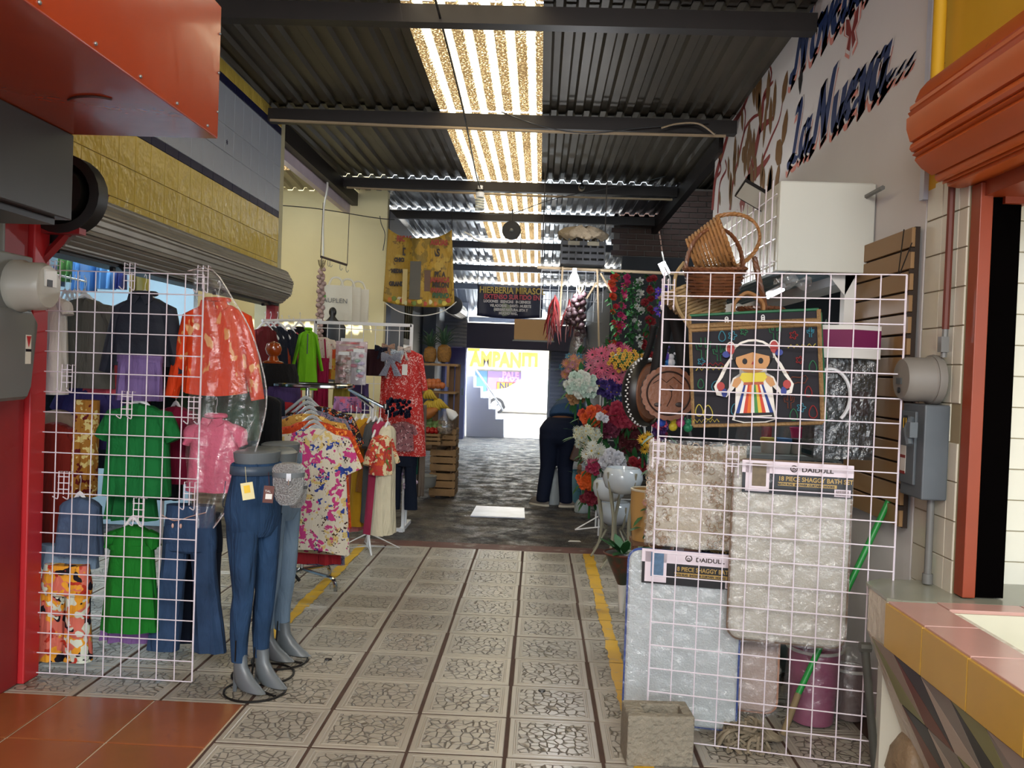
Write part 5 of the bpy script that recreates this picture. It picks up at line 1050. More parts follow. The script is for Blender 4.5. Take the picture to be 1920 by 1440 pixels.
for pts, a, c in (([(1389, 394), (1403, 342), (1419, 272), (1429, 217), (1433, 178), (1450, 153)], .16, .02), ([(1398, 348), (1410, 334), (1428, 314), (1444, 292)], .14, .03), ([(1424, 245), (1436, 232), (1450, 222)], .07, .03),
    ([(1336, 394), (1342, 333), (1358, 278), (1369, 242), (1392, 206), (1411, 156), (1417, 131)], .12, .02), ([(1369, 394), (1374, 347), (1386, 292), (1397, 244), (1411, 222), (1425, 214)], .07, .02), ([(1395, 250), (1398, 215), (1394, 195)], .04, .015),
    ([(1433, 185), (1439, 172), (1447, 139), (1439, 111)], .05, .015), ([(1345, 330), (1352, 318), (1347, 290)], .04, .02), ([(1346, 400), (1350, 345), (1362, 318), (1360, 300)], .05, .02), ([(1430, 300), (1446, 260), (1461, 225), (1468, 190)], .04, .012)): paint_path(pts, a, c, MRED, 'painted_branch')
def paint_leaf(px, py, L, wd, ang, off=.0025):
    c = atx(px, py, RX); pts = [(-L/2, 0), (-L*.3, wd*.35), (0, wd/2), (L*.3, wd*.32), (L/2, 0), (L*.25, -wd*.4), (-.1*L, -wd/2), (-L*.35, -wd*.3)]
    ca, sa = math.cos(ang), math.sin(ang); MB().prism([(x*ca-y*sa, x*sa+y*ca) for x, y in pts], FR_RIGHT(c), .001, off).build('painted_leaf', MBR, wright, False)
for px, py, L, wd, a in ((1472, 164, .22, .12, 1.1), (1472, 239, .24, .12, 1.2), (1461, 286, .22, .17, -1.0), (1458, 335, .22, .10, 1.2), (1400, 163, .16, .12, 1.5), (1426, 115, .18, .12, 1.2), (1395, 290, .17, .13, -.9), (1352, 287, .15, .12, -.8), (1432, 335, .2, .09, -1.3), (1350, 372, .16, .06, -1.2)): paint_leaf(px, py, L, wd, a)
random.seed(3)
for k in range(44):
    t = k/44; px = 1345+112*random.random(); py = 130+230*random.random()
    if py < 395-(px-1335)*2.4+random.uniform(0, 60)-40 and px < 1400 and py < 395-(px-1335)*2.0-60: continue
    if py < 300-(px-1335)*2: continue
    paint_leaf(px, py, random.uniform(.2, .36), random.uniform(.07, .11), random.uniform(1.35, 1.9))
bf_ = atx(1598, 60, RX)
for s in (-1, 1):
    for m, q, off in ((PNK, 1.35, .002), (MUR, 1.15, .0025), (MRED, .95, .003)):
        MB().prism([(0, 0), (s*.05*q, .09*q), (s*.10*q, .11*q), (s*.09*q, .02*q), (s*.04*q, -.01), (s*.07*q, -.07*q), (s*.02*q, -.10*q)], FR_RIGHT(bf_), .0008, off).build('painted_butterfly_wing', m, wright, False)
bs_ = atx(1502, 148, RX); MB().prism([(0, .09), (.03, .03), (.04, -.02), (.0, -.10), (-.03, -.05), (-.05, .02), (-.02, .03)], FR_RIGHT(bs_), .001, .003).build('black_paint_chip', BLACK, wright, False)
# white box housing on the right wall
WB = mat('white_sheet_metal', '#c4c5bb', .5, var=.05, vs=2, bump=.35, bs=2.5, dirt=('#a49c86', 1.6, .68))
bx = thing('shutter_housing', 'big white sheet metal housing box under the lettered wall', 'housing', (1.38, 4.3, 2.1))
MB().box((1.135, 4.2, 2.1), (1.595, 4.24, 2.535)).build('front_panel', WB, bx, False, world=True, bevel=.006)
MB().box((1.15, 4.24, 2.11), (1.18, 6.6, 2.53)).build('side_panel', WB, bx, False, world=True)
MB().box((1.15, 4.24, 2.53), (1.595, 6.6, 2.545)).build('top_panel', WB, bx, False, world=True)
SLT = mat('blue_grey_shutter', '#6d7f86', .4, .4, var=.1)
for k in range(7): MB().tube([(1.20+.055*k, 4.3, 2.16-.0*k), (1.20+.055*k, 6.6, 2.16)], .032, 8).build('shutter_slat', SLT, bx, world=True)
for k in range(4): MB().tube([(1.13, 4.24, 2.15+.11*k), (1.13, 5.4, 2.15+.11*k)], .0035, 5).build('guard_wire', WIRE, bx, world=True)
for k in range(9): MB().tube([(1.126, 4.3+.13*k, 2.10), (1.126, 4.3+.13*k, 2.56)], .0035, 5).build('guard_wire', WIRE, bx, world=True)
o = thing('shop_tube_lamp', 'thin white tube lamp under the white housing box', 'lamp', (1.5, 5.0, 2.0)); MB().tube([aty(1440, 557, 4.9), aty(1468, 543, 4.65)], .010, 8).build('tube', emis('cool_tube', '#e8f4ff', 12), o, world=True)
MB().tube([aty(1440, 557, 4.9)+V(0, 0, .02), aty(1468, 543, 4.65)+V(0, 0, .02)], .016, 6).build('fixture', WPLAST, o, world=True)
lamp('right_shop_light', 'AREA', (2.5, 5.6, 2.58), 30, (.9, .97, 1), 1.0, (0, 0, 0), .3)
fl_ = thing('flood_light', 'small grey LED flood light on the corner of the white housing box', 'lamp', aty(1415, 367, 4.6)); Mf = Matrix.Rotation(.5, 3, 'Y') @ Matrix.Rotation(.6, 3, 'X')
MB().cbox((0, 0, 0), (.18, .04, .10), Mf).build('housing', DARKM, fl_); MB().cbox(Mf @ V(0, -.022, 0), (.165, .006, .088), Mf).build('glass', mat('flood_glass', '#9a978c', .3), fl_); MB().tube([(.03, .02, -.03), (.09, .03, .02), (.12, .03, .02)], .008, 5).build('bracket', DARKM, fl_)
tag(MB().tube([atx(1618, 372, 1.55), atx(1655, 352, 1.55)], .012, 6).tube([atx(1615, 360, 1.57), atx(1612, 420, 1.57), atx(1613, 500, 1.57), atx(1600, 530, 1.57)], .008, 6).build('wall_conduit', METG), 'grey arm and cable at the right edge of the white housing box', 'conduit')
# slat wall
SLM = mat('tan_slatwall_board', '#8a6a42', .55, var=.1, vs=2); SLD = mat('slat_groove', '#2a1d12', .8)
sw = thing('slatwall_panel', 'tan slatwall panel with dark grooves on the right wall', 'display panel', (1.58, 4.0, .97))
MB().box((1.565, 3.67, .96), (1.585, 4.36, 2.24)).build('backing', SLD, sw, False, world=True)
for k in range(14): MB().box((1.55, 3.67, .965+.0915*k), (1.568, 4.36, .965+.0915*k+.082)).build('slat', SLM, sw, False, world=True, bevel=.002)
for k in range(13): MB().box((1.546, 3.668, .965+.0915*k+.070), (1.575, 3.676, .965+.0915*k+.088)).build('end_clip', SLD, sw, False, world=True)
tag(MB().tube(curve([atx(1695, 430, 1.54), atx(1690, 470, 1.53), atx(1684, 516, 1.5)], 4), .0025, 4).tube([atx(1710, 455, 1.54), atx(1686, 516, 1.5)], .0025, 4).build('tie_wire', DARKM), 'dark wire tying the right grid panel to the slatwall', 'wire')
# meter, switch and conduits on the tiled column
cx_, cy_ = 1.6, 3.47; mz = atx(1735, 712, 1.5).z
m2 = thing('electricity_meter', 'round dusty grey electricity meter on the tiled column, right', 'meter', (1.58, 3.47, mz)); DUST = mat('dusty_grey_meter', '#77736c', .6, var=.12, vs=5); RL = Matrix.Rotation(-PI/2, 3, 'Y')
MB().lathe([(.092, 0), (.095, .03), (.088, .04), (.088, .115), (.078, .135), (0, .142)], (1.575, 3.45, mz), 28, RL).build('meter_body', DUST, m2, world=True)
MB().lathe([(.099, .0), (.101, .018), (.099, .03)], (1.58, 3.45, mz), 28, RL).build('seal_ring', DUST, m2, world=True)
MB().box((1.430, 3.43, mz-.02), (1.436, 3.475, mz+.004)).build('display', mat('lcd', '#3c3f40', .3), m2, False, world=True); MB().lathe([(.012, 0), (.012, .004), (0, .005)], (1.434, 3.45, mz-.045), 12, RL).build('port', BLACK, m2, world=True)
s2 = thing('switch_box', 'old blue-grey knife switch box below the right meter', 'electrical box', (1.58, 3.45, 1.25)); BG = mat('blue_grey_switch', '#50575c', .45, var=.2, vs=6, dirt=('#8a8478', 7, .68))
z1_, z0_ = atx(1740, 758, 1.55).z, atx(1740, 935, 1.55).z
MB().box((1.50, 3.36, z0_), (1.598, 3.56, z1_)).build('case', BG, s2, False, world=True, bevel=.006)
MB().box((1.49, 3.42, z0_+.05), (1.502, 3.55, z1_-.03)).build('door', BG, s2, False, world=True, bevel=.003)
MB().tube([(1.485, 3.44, z1_-.06), (1.455, 3.41, z1_-.10), (1.455, 3.38, z1_-.16)], .014, 8).cbox((1.46, 3.375, z1_-.1), (.03, .03, .06)).build('lever', BG, s2, world=True)
MB().box((1.488, 3.49, z0_+.09), (1.4895, 3.54, z0_+.20)).build('safety_label', mat('label_white', '#c8c4bc', .5, var=.05), s2, False, world=True)
for zz in (.085, .15): MB().box((1.4868, 3.49, z0_+zz), (1.488, 3.54, z0_+zz+.012)).build('label_red_band', MRED, s2, False, world=True)
MB().box((1.488, 3.49, z1_-.11), (1.4895, 3.525, z1_-.05)).build('maker_sticker', BLACK, s2, False, world=True); MB().tube([(1.487, 3.496, z1_-.10), (1.487, 3.496, z1_-.06), (1.487, 3.518, z1_-.06), (1.487, 3.518, z1_-.10)], .0018, 4, True).build('yellow_emblem', YEL, s2, world=True)
tag(MB().tube([(1.57, 3.43, z0_), (1.57, 3.43, .79)], .014, 10).tube([(1.57, 3.43, z0_-.3), (1.57, 3.43, z0_-.34)], .02, 10).build('conduit_pipe', METG), 'grey conduit running down from the switch box to the counter', 'conduit')
tag(MB().tube([(1.575, 3.385, mz+.20), (1.575, 3.385, 2.36)], .014, 8).build('conduit_pipe', mat('worn_red_pipe', '#632e22', .6, var=.25, dirt=('#8f7a6c', 6, .58))), 'worn red conduit above the meter on the tiled column', 'conduit')
tag(MB().tube([(1.575, 3.39, mz+.09), (1.575, 3.385, mz+.20)], .012, 8).cbox((1.57, 3.385, mz+.14), (.03, .03, .06)).build('conduit_fitting', METG), 'grey conduit fitting just above the right meter', 'conduit')
# rolled shutter, right
osh = rolled('rolled_shutter', 'rolled-up orange metal shutter, top right', 1.60, 2.56, .235, 1.2, 3.33, mat('orange_shutter_paint', '#b8561e', .35, .05, var=.12, vs=4, dirt=('#4a2613', 5, .69)), 9, RIB_B)
MB().box((1.62, 1.2, 2.28), (2.2, 3.3, 2.36)).build('lower_channel', ORG, osh, False, world=True); MB().cbox((1.74, 3.26, 2.3), (.09, .08, .09)).build('end_bracket', ORG, osh, world=True)
# counter -------------------------------------------------------------
CT = .78; XF = 1.30
ct = thing('tiled_counter', 'yellow and pink edged tiled counter with a slanted mosaic front', 'counter', (1.9, 2.4, 0))
PK = mat('pink_edge_tile', '#bd9489', .25, var=.08, dirt=('#a8988a', 5, .66)); GRt = mat('grey_green_top_tile', '#8d8f80', .22, var=.1); YT = mat('mustard_edge_tile', '#bd9538', .3, var=.07); PLS = mat('chipped_white_plaster', '#d0c9b8', .9, var=.12, bump=.8, bs=25, dirt=('#a07850', 9, .7))
TPL = [(1.33, 3.42), (XF, 3.14), (XF, 1.2), (3.8, 1.2), (3.8, 3.49), (1.42, 3.49)]
FZ = (V(0, 0, 0), V(1, 0, 0), V(0, 1, 0), V(0, 0, 1))
MB().prism([(1.335, 3.41), (XF+.012, 3.14), (XF+.012, 1.2), (1.52, 1.2), (1.52, 3.2), (3.8, 3.2), (3.8, 3.49), (1.42, 3.49)], FZ, .175, CT-.19).build('counter_body', PLS, ct, False, world=True)
MB().prism([(1.33, 3.43), (1.315, 3.19), (1.36, 3.16), (3.8, 3.16), (3.8, 3.5), (1.41, 3.5)], FZ, .012, CT-.012).build('top_tile', GRt, ct, False, world=True)
y = 3.14
while y > 1.3:
    y2 = max(y-.30, 1.2); MB().box((XF, y2+.003, CT-.012), (1.475, y-.003, CT+.001)).build('pink_tile', PK, ct, False, world=True, bevel=.002)
    MB().box((XF-.010, y2+.002, CT-.165), (XF+.004, y-.002, CT-.006)).build('yellow_tile', YT, ct, False, world=True, bevel=.002); y = y2
for k in range(6): MB().box((1.48+.30*k+.003, 3.06, CT-.012), (1.48+.30*(k+1)-.003, 3.155, CT+.001)).build('pink_tile', PK, ct, False, world=True, bevel=.002)
SINK = mat('cream_sink_tile', '#c9c5b0', .25, var=.05, dirt=('#a8a284', 3, .7))
MB().box((1.48, 1.2, CT-.16), (3.8, 3.06, CT-.15)).box((1.475, 3.055, CT-.15), (3.8, 3.062, CT-.012)).box((1.474, 1.2, CT-.15), (1.481, 3.06, CT-.012)).build('sink_basin', SINK, ct, False, world=True)
sk = MB(); sk.box((1.60, 2.72, CT-.15), (1.98, 2.92, CT-.135)); sk.build('drain_grate', mat('dark_steel_grate', '#2a2c2c', .3, .7), ct, False, world=True, bevel=.004)
MB().box((1.66, 2.76, CT-.135), (1.92, 2.88, CT-.130)).build('drain_plate', CHROME, ct, False, world=True)
# slanted mosaic front: triangles between the top edge line and the foot line
def fp(y, t): return V(XF+.01+.23*t, y, CT-.17-(CT-.17)*t)
MC = ['#9c8c78', '#2c2f33', '#7c4a30', '#8a8378', '#46606e', '#8a8c58', '#a89a8c', '#703a28', '#bcae9c']
MB().prism([(XF+.03, CT-.18), (XF+.26, 0), (1.57, 0), (1.57, CT-.18)], (V(0, 3.40, 0), V(1, 0, 0), V(0, 0, 1), V(0, -1, 0)), 2.2).build('slanted_base', PLS, ct, False, world=True)
nrm = (fp(1, 0)-fp(0, 0)).cross(fp(0, 1)-fp(0, 0)).normalized(); nrm = nrm if nrm.x < 0 else -nrm
ys = [3.39-.21*k for k in range(11)]
rowt = [0, .36, .70, 1]
k = 0
for r_ in range(3):
    t0, t1 = rowt[r_], rowt[r_+1]
    for i in range(10):
        sh_ = -.10*(r_+1); a, c = ys[i]+sh_, ys[i+1]+sh_
        for tri in (((a, t0), (c, t0), (c-.09, t1)), ((a, t0), (c-.09, t1), (a-.09, t1))):
            P = [fp(min(3.39, yy), tt)+nrm*.002 for yy, tt in tri]; ctr = (P[0]+P[1]+P[2])/3; P = [p+(ctr-p)*.03 for p in P]; Q = [p+nrm*.006 for p in P]; ci = (k*5+r_*3+(k//3)) % len(MC); k += 1
            MB().add(P+Q, [(0, 2, 1), (3, 4, 5), (0, 1, 4, 3), (1, 2, 5, 4), (2, 0, 3, 5)]).build('mosaic_tile', mat('mosaic'+MC[ci], MC[ci], .3, var=.08), ct, False, world=True)
tag(MB().tube([aty(1622, 1215, 3.38), atz(1642, 1450, 0)], .016, 10).tube([aty(1612, 1213, 3.38), aty(1632, 1214, 3.38)], .02, 8).build('metal_pipe', mat('dirty_steel_pipe', '#5a5a54', .5, .4, var=.25)), 'leaning grey metal pipe beside the counter foot', 'pipe')
lo = struct(MB().box((1.40, 3.405, 0), (1.6, 3.45, .57)).build('trim_5', WT, smooth=False))
tag(MB().lathe([(0, 0), (.07, .01), (.1, .06), (.09, .14), (.05, .2), (.02, .22)], (1.52, 3.36, 0), 16, wob=.12).build('plastic_bag', mat('dirty_bag', '#8a7458', .5, var=.4, vs=12, bump=.8, bs=20)), 'crumpled dirty plastic bag on the floor under the counter end', 'bag')
# right grid panel and what hangs on it --------------------------------
gr_ = grid_panel('wire_grid_panel', 'large white wire grid panel with bath mats and the doll bag, right', (.515, 3.655, 0), (1.455, 3.475, 0), 1.99, 10, 20)
for px, py in ((1252, 548), (1235, 845), (1372, 860)): hook_rack(px, py, 3.60 if px < 1300 else 3.55, label='small white wire hook rack on the right grid panel', grp='white hook racks on the right grid')
GT = mat('gold_print', '#a98a4a', .4, .2, var=0); PCARD = mat('pinkish_white_card', '#d8ccd4', .4, var=.03); BCARD = mat('black_card', '#131214', .35, var=.0)
def rrect(w_, h_, r_, n=6):
    out = []
    for cx, cy, a0 in ((w_-r_, -r_, 0), (r_, -r_, PI/2), (r_, -h_+r_, PI), (w_-r_, -h_+r_, 1.5*PI)):
        for k in range(n+1): a = a0+(PI/2)*k/n; out.append((cx+r_*math.cos(a), cy+r_*math.sin(a)))
    return out
def bath_set(px0, py0, px1, py1, Y, col, bord, label, hd=None, num='18', thumb='#7a7058', tilt=0, film=True):
    s = Y/F; W, H = (px1-px0)*s, (py1-py0)*s; o = thing('bath_mat_set', label, 'bath mat set', aty(px0, py0, Y), -.18)
    fr = (V(0, 0, 0), V(1, 0, 0), V(0, 0, 1), V(0, -1, 0)); mm = mat('mat_pile'+col, col, .95, var=.06, vs=10, bump=.5, bs=120)
    MB().prism(rrect(W, H, .05), fr, .035, -.035).build('folded_mat', mm, o, bevel=.012)
    P = [V(x, 0, z) for x, z in rrect(W, H, .05)]; MB().tube([p+V(0, .018, 0) for p in P], .009, 6, True).build('bound_edge', mat('binding'+bord, bord, .6), o)
    if film:
        MB().sheet(lambda u, v: V(W*(-.01+1.02*u), -.012-.006*math.sin(u*23+v*9)*math.sin(v*17)-.004*math.sin(v*41+u*13), .0-H*(1.01*v)), 16, 22).build('film_wrap', plastic('mat_film', op=.10), o)
    if hd:
        hx0, hx1, hz0, hh = hd[0]*s, hd[1]*s, hd[2]*s, hd[3]*s; h = MB().box((hx0, -.018, -hz0-hh), (hx1, -.014, -hz0)).build('header_card', BCARD, o, False)
        MB().box((hx0-.002, -.0195, -hz0-hh*.36), (hx1+.002, -.0175, -hz0+.004)).build('white_band', PCARD, h, False)
        w_ = hx1-hx0; g = lambda x, z: (V(hx0+w_*x, -.020, -hz0-hh*z), V(1, 0, 0), V(0, 0, 1), V(0, -1, 0))
        q = g(.47, .17)[0]; MB().tube([q+V(.013*math.cos(a), 0, .013*math.sin(a)) for a in [2*PI*k/16 for k in range(16)]], .002, 4, True).build('round_logo', DKT, h)
        for tx, x, z, sz, m, sxx in (('D', .455, .24, .018, DKT, 1), ('DAIDULL', .54, .25, .026, DKT, 1.15), (num+' PIECE SHAGGY BATH SET', .33, .56, .026, GT, .88), ('BATH RUG  SHOWER CURTAIN  HOOKS', .33, .70, .012, BCARD, 1)):
            if z == .70: MB().box((hx0+w_*.33, -.0195, -hz0-hh*.72), (hx0+w_*.86, -.0185, -hz0-hh*.61)).build('gold_band', GT, h, False)
            text(tx, g(x, z), sz, m, h, ext=.0004, off=.0004, sx=sxx*(w_/.43), world=False, bold=.0006)
        MB().box((hx0+w_*.03, -.0195, -hz0-hh*.95), (hx0+w_*.25, -.0185, -hz0-hh*.05)).build('picture_frame', PCARD, h, False); MB().box((hx0+w_*.09, -.0205, -hz0-hh*.78), (hx0+w_*.22, -.0195, -hz0-hh*.06)).build('picture', mat('thumb'+thumb, thumb, .5, var=.3, vs=60), h, False)
        MB().box((hx0+w_*.84, -.0195, -hz0-hh*.97), (hx0+w_*.985, -.0185, -hz0-hh*.74)).build('barcode_patch', PCARD, h, False)
        for k in range(9): MB().box((hx0+w_*(.855+.013*k), -.0202, -hz0-hh*.93), (hx0+w_*(.855+.013*k+.006), -.0196, -hz0-hh*.77)).build('bar', DKT, h, False)
    return o
bath_set(1180, 1030, 1385, 1350, 3.80, '#b4bcbe', '#1f3f86', 'pale blue-grey bath mat set with dark blue edging, lowest left on the right grid', (25, 205, -4, 62), '18', '#50708f')
bath_set(1378, 862, 1585, 1196, 3.64, '#b2afa4', '#6e5a48', 'grey-white bath mat set with brown edging in the middle of the right grid', (14, 207, 0, 58), '18', '#6a5a40')
bath_set(1262, 992, 1460, 1318, 3.92, '#b8a59c', '#b48268', 'pink-beige bath mat set with peach edging behind the other two', (4, 200, 0, 54), '18', '#b88a78')
LACE = mat('beige_lace', '#9c8468', .9, var=.2, vs=30); LACL = mat('pale_lace_net', '#b3aa98', .8, var=.1, vs=20, bump=.5, bs=60)
lc = thing('lace_curtain_pack', 'beige lace curtain in a clear pack behind the left of the right grid', 'curtain pack', aty(1218, 826, 3.82), -.18); s_ = 3.82/F
MB().sheet(lambda u, v: V(176*s_*u, -.006*math.sin(u*15)+.02, -192*s_*v-.015*math.sin(u*3)), 20, 20).build('net', LACL, lc, solid=.01)
lb = MB()
for k in range(230):
    e = random.random(); u = random.choice((random.uniform(.0, .24), random.uniform(.55, 1), random.random())); v = random.random() if u < .25 or u > .6 else random.uniform(0, .25)
    q = V(176*s_*u, -.002, -192*s_*v-.01); r_ = random.uniform(.008, .017); a0 = random.uniform(0, 6); lb.tube([q+V(r_*math.cos(a0+a*.9), 0, r_*math.sin(a0+a*.9)*1.1) for a in range(6)], .0022, 4)
lo_ = lb.build('lace_scrolls', LACE, lc); lo_['kind'] = 'stuff'
MB().sheet(lambda u, v: V(182*s_*u-.006, -.02-.006*math.sin(u*21+v*9)-.005*math.sin(v*27), -198*s_*v+.01), 16, 20).build('film_wrap', plastic('mat_film', op=.10), lc)
# doll bag
pA, pB, pC, pD = (1293, 592), (1517, 572), (1530, 783), (1297, 797); BY_ = 3.70
o = thing('tote_bag', 'black tote bag with a rag doll picture hanging on the right grid', 'tote bag', aty(1293, 592, BY_), -.18)
s_ = BY_/F; Wb, Hb = 228*s_, 205*s_; tl = math.radians(4.2)
Rb = Matrix.Rotation(-tl, 3, 'Y')
BK = mat('black_printed_cotton', '#15131c', .8, var=.15); TAN2 = mat('tan_straw_trim', '#8d6f48', .8, var=.2, bump=.6, bs=80); GRN = mat('green_trim', '#0f5a38', .6)
MB().rings([[Rb @ V(Wb*x, y*(1 if 0 < i < 2 else 1), -Hb*z) for x, y, i in ((0, 0, 0), (.5, -.03, 1), (1, 0, 2), (1, .05, 2), (.5, .07, 1), (0, .05, 0))] for z in (0, .35, .7, 1)]).build('body', BK, o, smooth=False)
fb = lambda x, z, d=-.032: Rb @ V(Wb*x, d+.03*abs(2*x-1), -Hb*z)
for (x0, z0, x1, z1, w_, m, nm_) in ((0, .10, 1, .10, .012, TAN2, 'top_trim'), (0, .135, 1, .135, .008, TAN2, 'top_trim'), (0, 0, 0, 1, .008, TAN2, 'side_trim'), (1, 0, 1, 1, .010, TAN2, 'side_trim'), (0, 1, 1, 1, .008, TAN2, 'bottom_trim'), (0, .0, 1, .0, .006, GRN, 'top_edge')):
    MB().tube([fb(x0, z0), fb((x0+x1)/2, (z0+z1)/2), fb(x1, z1)], w_, 6).build(nm_, m, o)
MB().tube([fb(1.02, .02, .03), fb(1.03, 1, .03)], .012, 6).build('green_piping', GRN, o)
for dy in (-.01, .05):
    MB().tube(curve([Rb @ V(Wb*.35, dy, -.0), Rb @ V(Wb*.36, dy, .045), Rb @ V(Wb*.46, dy, .085), Rb @ V(Wb*.57, dy, .045), Rb @ V(Wb*.58, dy, 0)], 5), .008, 8).build('cane_handle', mat('cane', '#8a6238', .5, var=.2), o)
for x in (.29, .57):
    for dz in (0, .02): MB().tube([fb(x+.012*math.cos(a), .05+dz+.02*math.sin(a), -.036) for a in [2*PI*k/10 for k in range(10)]], .002, 4, True).build('white_stitch_ring', WPLAST, o)
# outline figures on the cloth
def plane_fr(c, d): return (c, Rb @ V(1, 0, 0), Rb @ V(0, 0, 1), V(0, -1, 0))
LN = {'g': mat('green_line', '#2f6a4a', .6, var=0), 'b': mat('blue_line', '#3a7a8c', .6, var=0), 'r': mat('red_line', '#8a2a2c', .6, var=0), 'y': mat('yellow_line', '#b8a84a', .6, var=0), 'o': mat('brown_line', '#6a3a2c', .6, var=0)}
def outline(cx, cz, pts, m, sz, closed=True):
    c = fb(cx, cz, -.036); MB().tube([c+Rb @ V(x*sz, 0, y*sz) for x, y in pts], .0021, 4, closed).build('printed_outline', m, o)
flower = [((1+.35*math.cos(5*a))*math.cos(a), (1+.35*math.cos(5*a))*math.sin(a)) for a in [2*PI*k/30 for k in range(30)]]
cact = [(-.2, -1), (-.2, -.2), (-.6, -.1), (-.7, .5), (-.45, .5), (-.35, .15), (-.2, .1), (-.2, 1), (.2, 1), (.2, .0), (.35, .1), (.45, .6), (.7, .6), (.6, -.1), (.2, -.25), (.2, -1)]
pear = [(.5*math.cos(a)*(1.2-math.sin(a)*.4), math.sin(a)) for a in [2*PI*k/16 for k in range(16)]]
zig = lambda n: [(-1+2*i/n, .25*(i % 2)) for i in range(n+1)]
for cx, cz, P, m, sz, cl in ((.10, .30, cact, 'g', .045, 1), (.22, .35, cact, 'g', .035, 1), (.25, .20, pear, 'b', .022, 1), (.33, .20, flower, 'b', .014, 1), (.66, .18, cact, 'g', .035, 1), (.80, .22, flower, 'r', .013, 1), (.86, .33, zig(9), 'y', .055, 0), (.84, .44, flower, 'r', .012, 1), (.15, .50, zig(10), 'y', .06, 0), (.17, .46, zig(8), 'r', .045, 0), (.08, .42, flower, 'b', .012, 1),
    (.20, .66, [(.9*math.cos(a)*(1-a/9), .9*math.sin(a)*(1-a/9)) for a in [k*.5 for k in range(17)]], 'b', .04, 0), (.07, .62, pear, 'g', .02, 1), (.12, .88, pear, 'y', .03, 1), (.05, .86, pear, 'y', .025, 1), (.10, .97, zig(12), 'y', .055, 0), (.33, .86, pear, 'b', .024, 1), (.82, .62, [(-1, 0), (-.5, .4), (.2, .3), (.8, .5), (1, .2), (.7, -.3), (0, -.2), (-.6, -.4)], 'o', .04, 1), (.90, .72, pear, 'r', .022, 1), (.84, .86, flower, 'b', .014, 1), (.78, .92, pear, 'g', .024, 1), (.93, .90, pear, 'r', .026, 1), (.75, .80, cact, 'o', .03, 1), (.94, .5, pear, 'g', .024, 1), (.93, .2, cact, 'b', .02, 1), (.42, .17, flower, 'g', .012, 1), (.72, .55, flower, 'o', .012, 1), (.55, .13, [(-1, 0), (0, .5), (1, 0), (0, -.5)], 'o', .014, 1)):
    outline(cx, cz, P, LN[m], sz, bool(cl))
# generic rag doll: layered cloth pieces
dc = fb(.48, .60, -.036); fz = (dc, Rb @ V(1, 0, 0), Rb @ V(0, 0, 1), V(0, -1, 0)); k_ = .0034*.68
def piece(nm_, pts, m, lay): MB().prism([(x*k_, y*k_) for x, y in pts], fz, .0012, .0012*lay).build(nm_, m, o, False)
circ = lambda cx, cy, rx, ry, n=18: [(cx+rx*math.cos(2*PI*k/n), cy+ry*math.sin(2*PI*k/n)) for k in range(n)]
OW = mat('doll_white', '#d8d4cc', .7, var=0); SK = mat('doll_skin', '#b98a5c', .8, var=.05); HR = mat('doll_hair', '#0d0c12', .7, var=0); YL = mat('doll_yellow', '#c8b83a', .7, var=0)
piece('doll_white_edge', circ(0, 42, 40, 32), OW, 0); piece('doll_white_edge', [(-30, 15), (30, 15), (36, -55), (40, -72), (20, -78), (-20, -78), (-40, -72), (-34, -55)], OW, 0)
for s in (-1, 1):
    piece('doll_white_edge', [(s*18, 14), (s*38, 44), (s*50, 28), (s*60, 8), (s*70, -10), (s*66, -26), (s*48, -30), (s*34, -14)], OW, 0); piece('doll_braid', [(s*24, 40), (s*38, 38), (s*46, 22), (s*54, 6), (s*64, -8), (s*62, -20), (s*50, -24), (s*42, -10), (s*36, 4), (s*24, 12)], HR, 1)
    piece('doll_ribbon', circ(s*38, 58, 9, 13), OW, 0); piece('doll_ribbon', circ(s*38, 58, 7, 11), mat('ribbon_red', '#a02a26', .6), 2); piece('doll_ribbon', circ(s*46, 48, 7, 6), mat('ribbon_blue', '#1c2f80', .6), 2); piece('doll_ribbon', circ(s*58, -10, 7, 8), mat('ribbon_red', '#a02a26', .6), 3); piece('doll_ribbon', circ(s*52, -22, 5, 8), mat('ribbon_blue', '#1c2f80', .6), 3)
    piece('doll_arm', [(s*18, 10), (s*34, 2), (s*38, -10), (s*30, -14), (s*22, -4)], SK, 2)
piece('doll_hair', circ(0, 42, 36, 28), HR, 1); piece('doll_face', [(x, min(y, 50-abs(x)*.28)) for x, y in circ(0, 36, 30, 24, 24)], SK, 3)
for s in (-1, 1): piece('doll_eye', circ(s*14, 34, 4.5, 5.5, 12), HR, 4)
piece('doll_nose', [(-3, 28), (3, 28), (0, 34)], mat('ribbon_red', '#a02a26', .6), 4); piece('doll_mouth', [(-6, 23), (0, 20), (6, 23), (0, 18.5)], mat('ribbon_red', '#a02a26', .6), 4)
piece('doll_blouse', [(-20, 13), (20, 13), (24, 4), (16, -6), (-16, -6), (-24, 4)], YL, 3); piece('doll_sash', [(-17, -4), (17, -4), (18, -9), (-18, -9)], mat('doll_sash', '#a05038', .7), 4)
SC = ['#16347a', '#d8d4cc', '#b83a24', '#d06a24', '#d8d4cc', '#3a7a3a', '#c8a83a', '#b83a24', '#d8d4cc', '#16347a']
for i, c in enumerate(SC):
    a, e_ = -1+2*i/10, -1+2*(i+1)/10; piece('skirt_stripe', [(a*17, -9), (e_*17, -9), (e_*33, -60), (a*33, -60)], mat('stripe'+c, c, .7, var=0), 3)
piece('skirt_hem', [(-33, -60), (33, -60), (35, -72), (18, -76), (-18, -76), (-35, -72)], HR, 3); piece('hem_line', [(-30, -65), (30, -65), (30, -67), (-30, -67)], OW, 4)
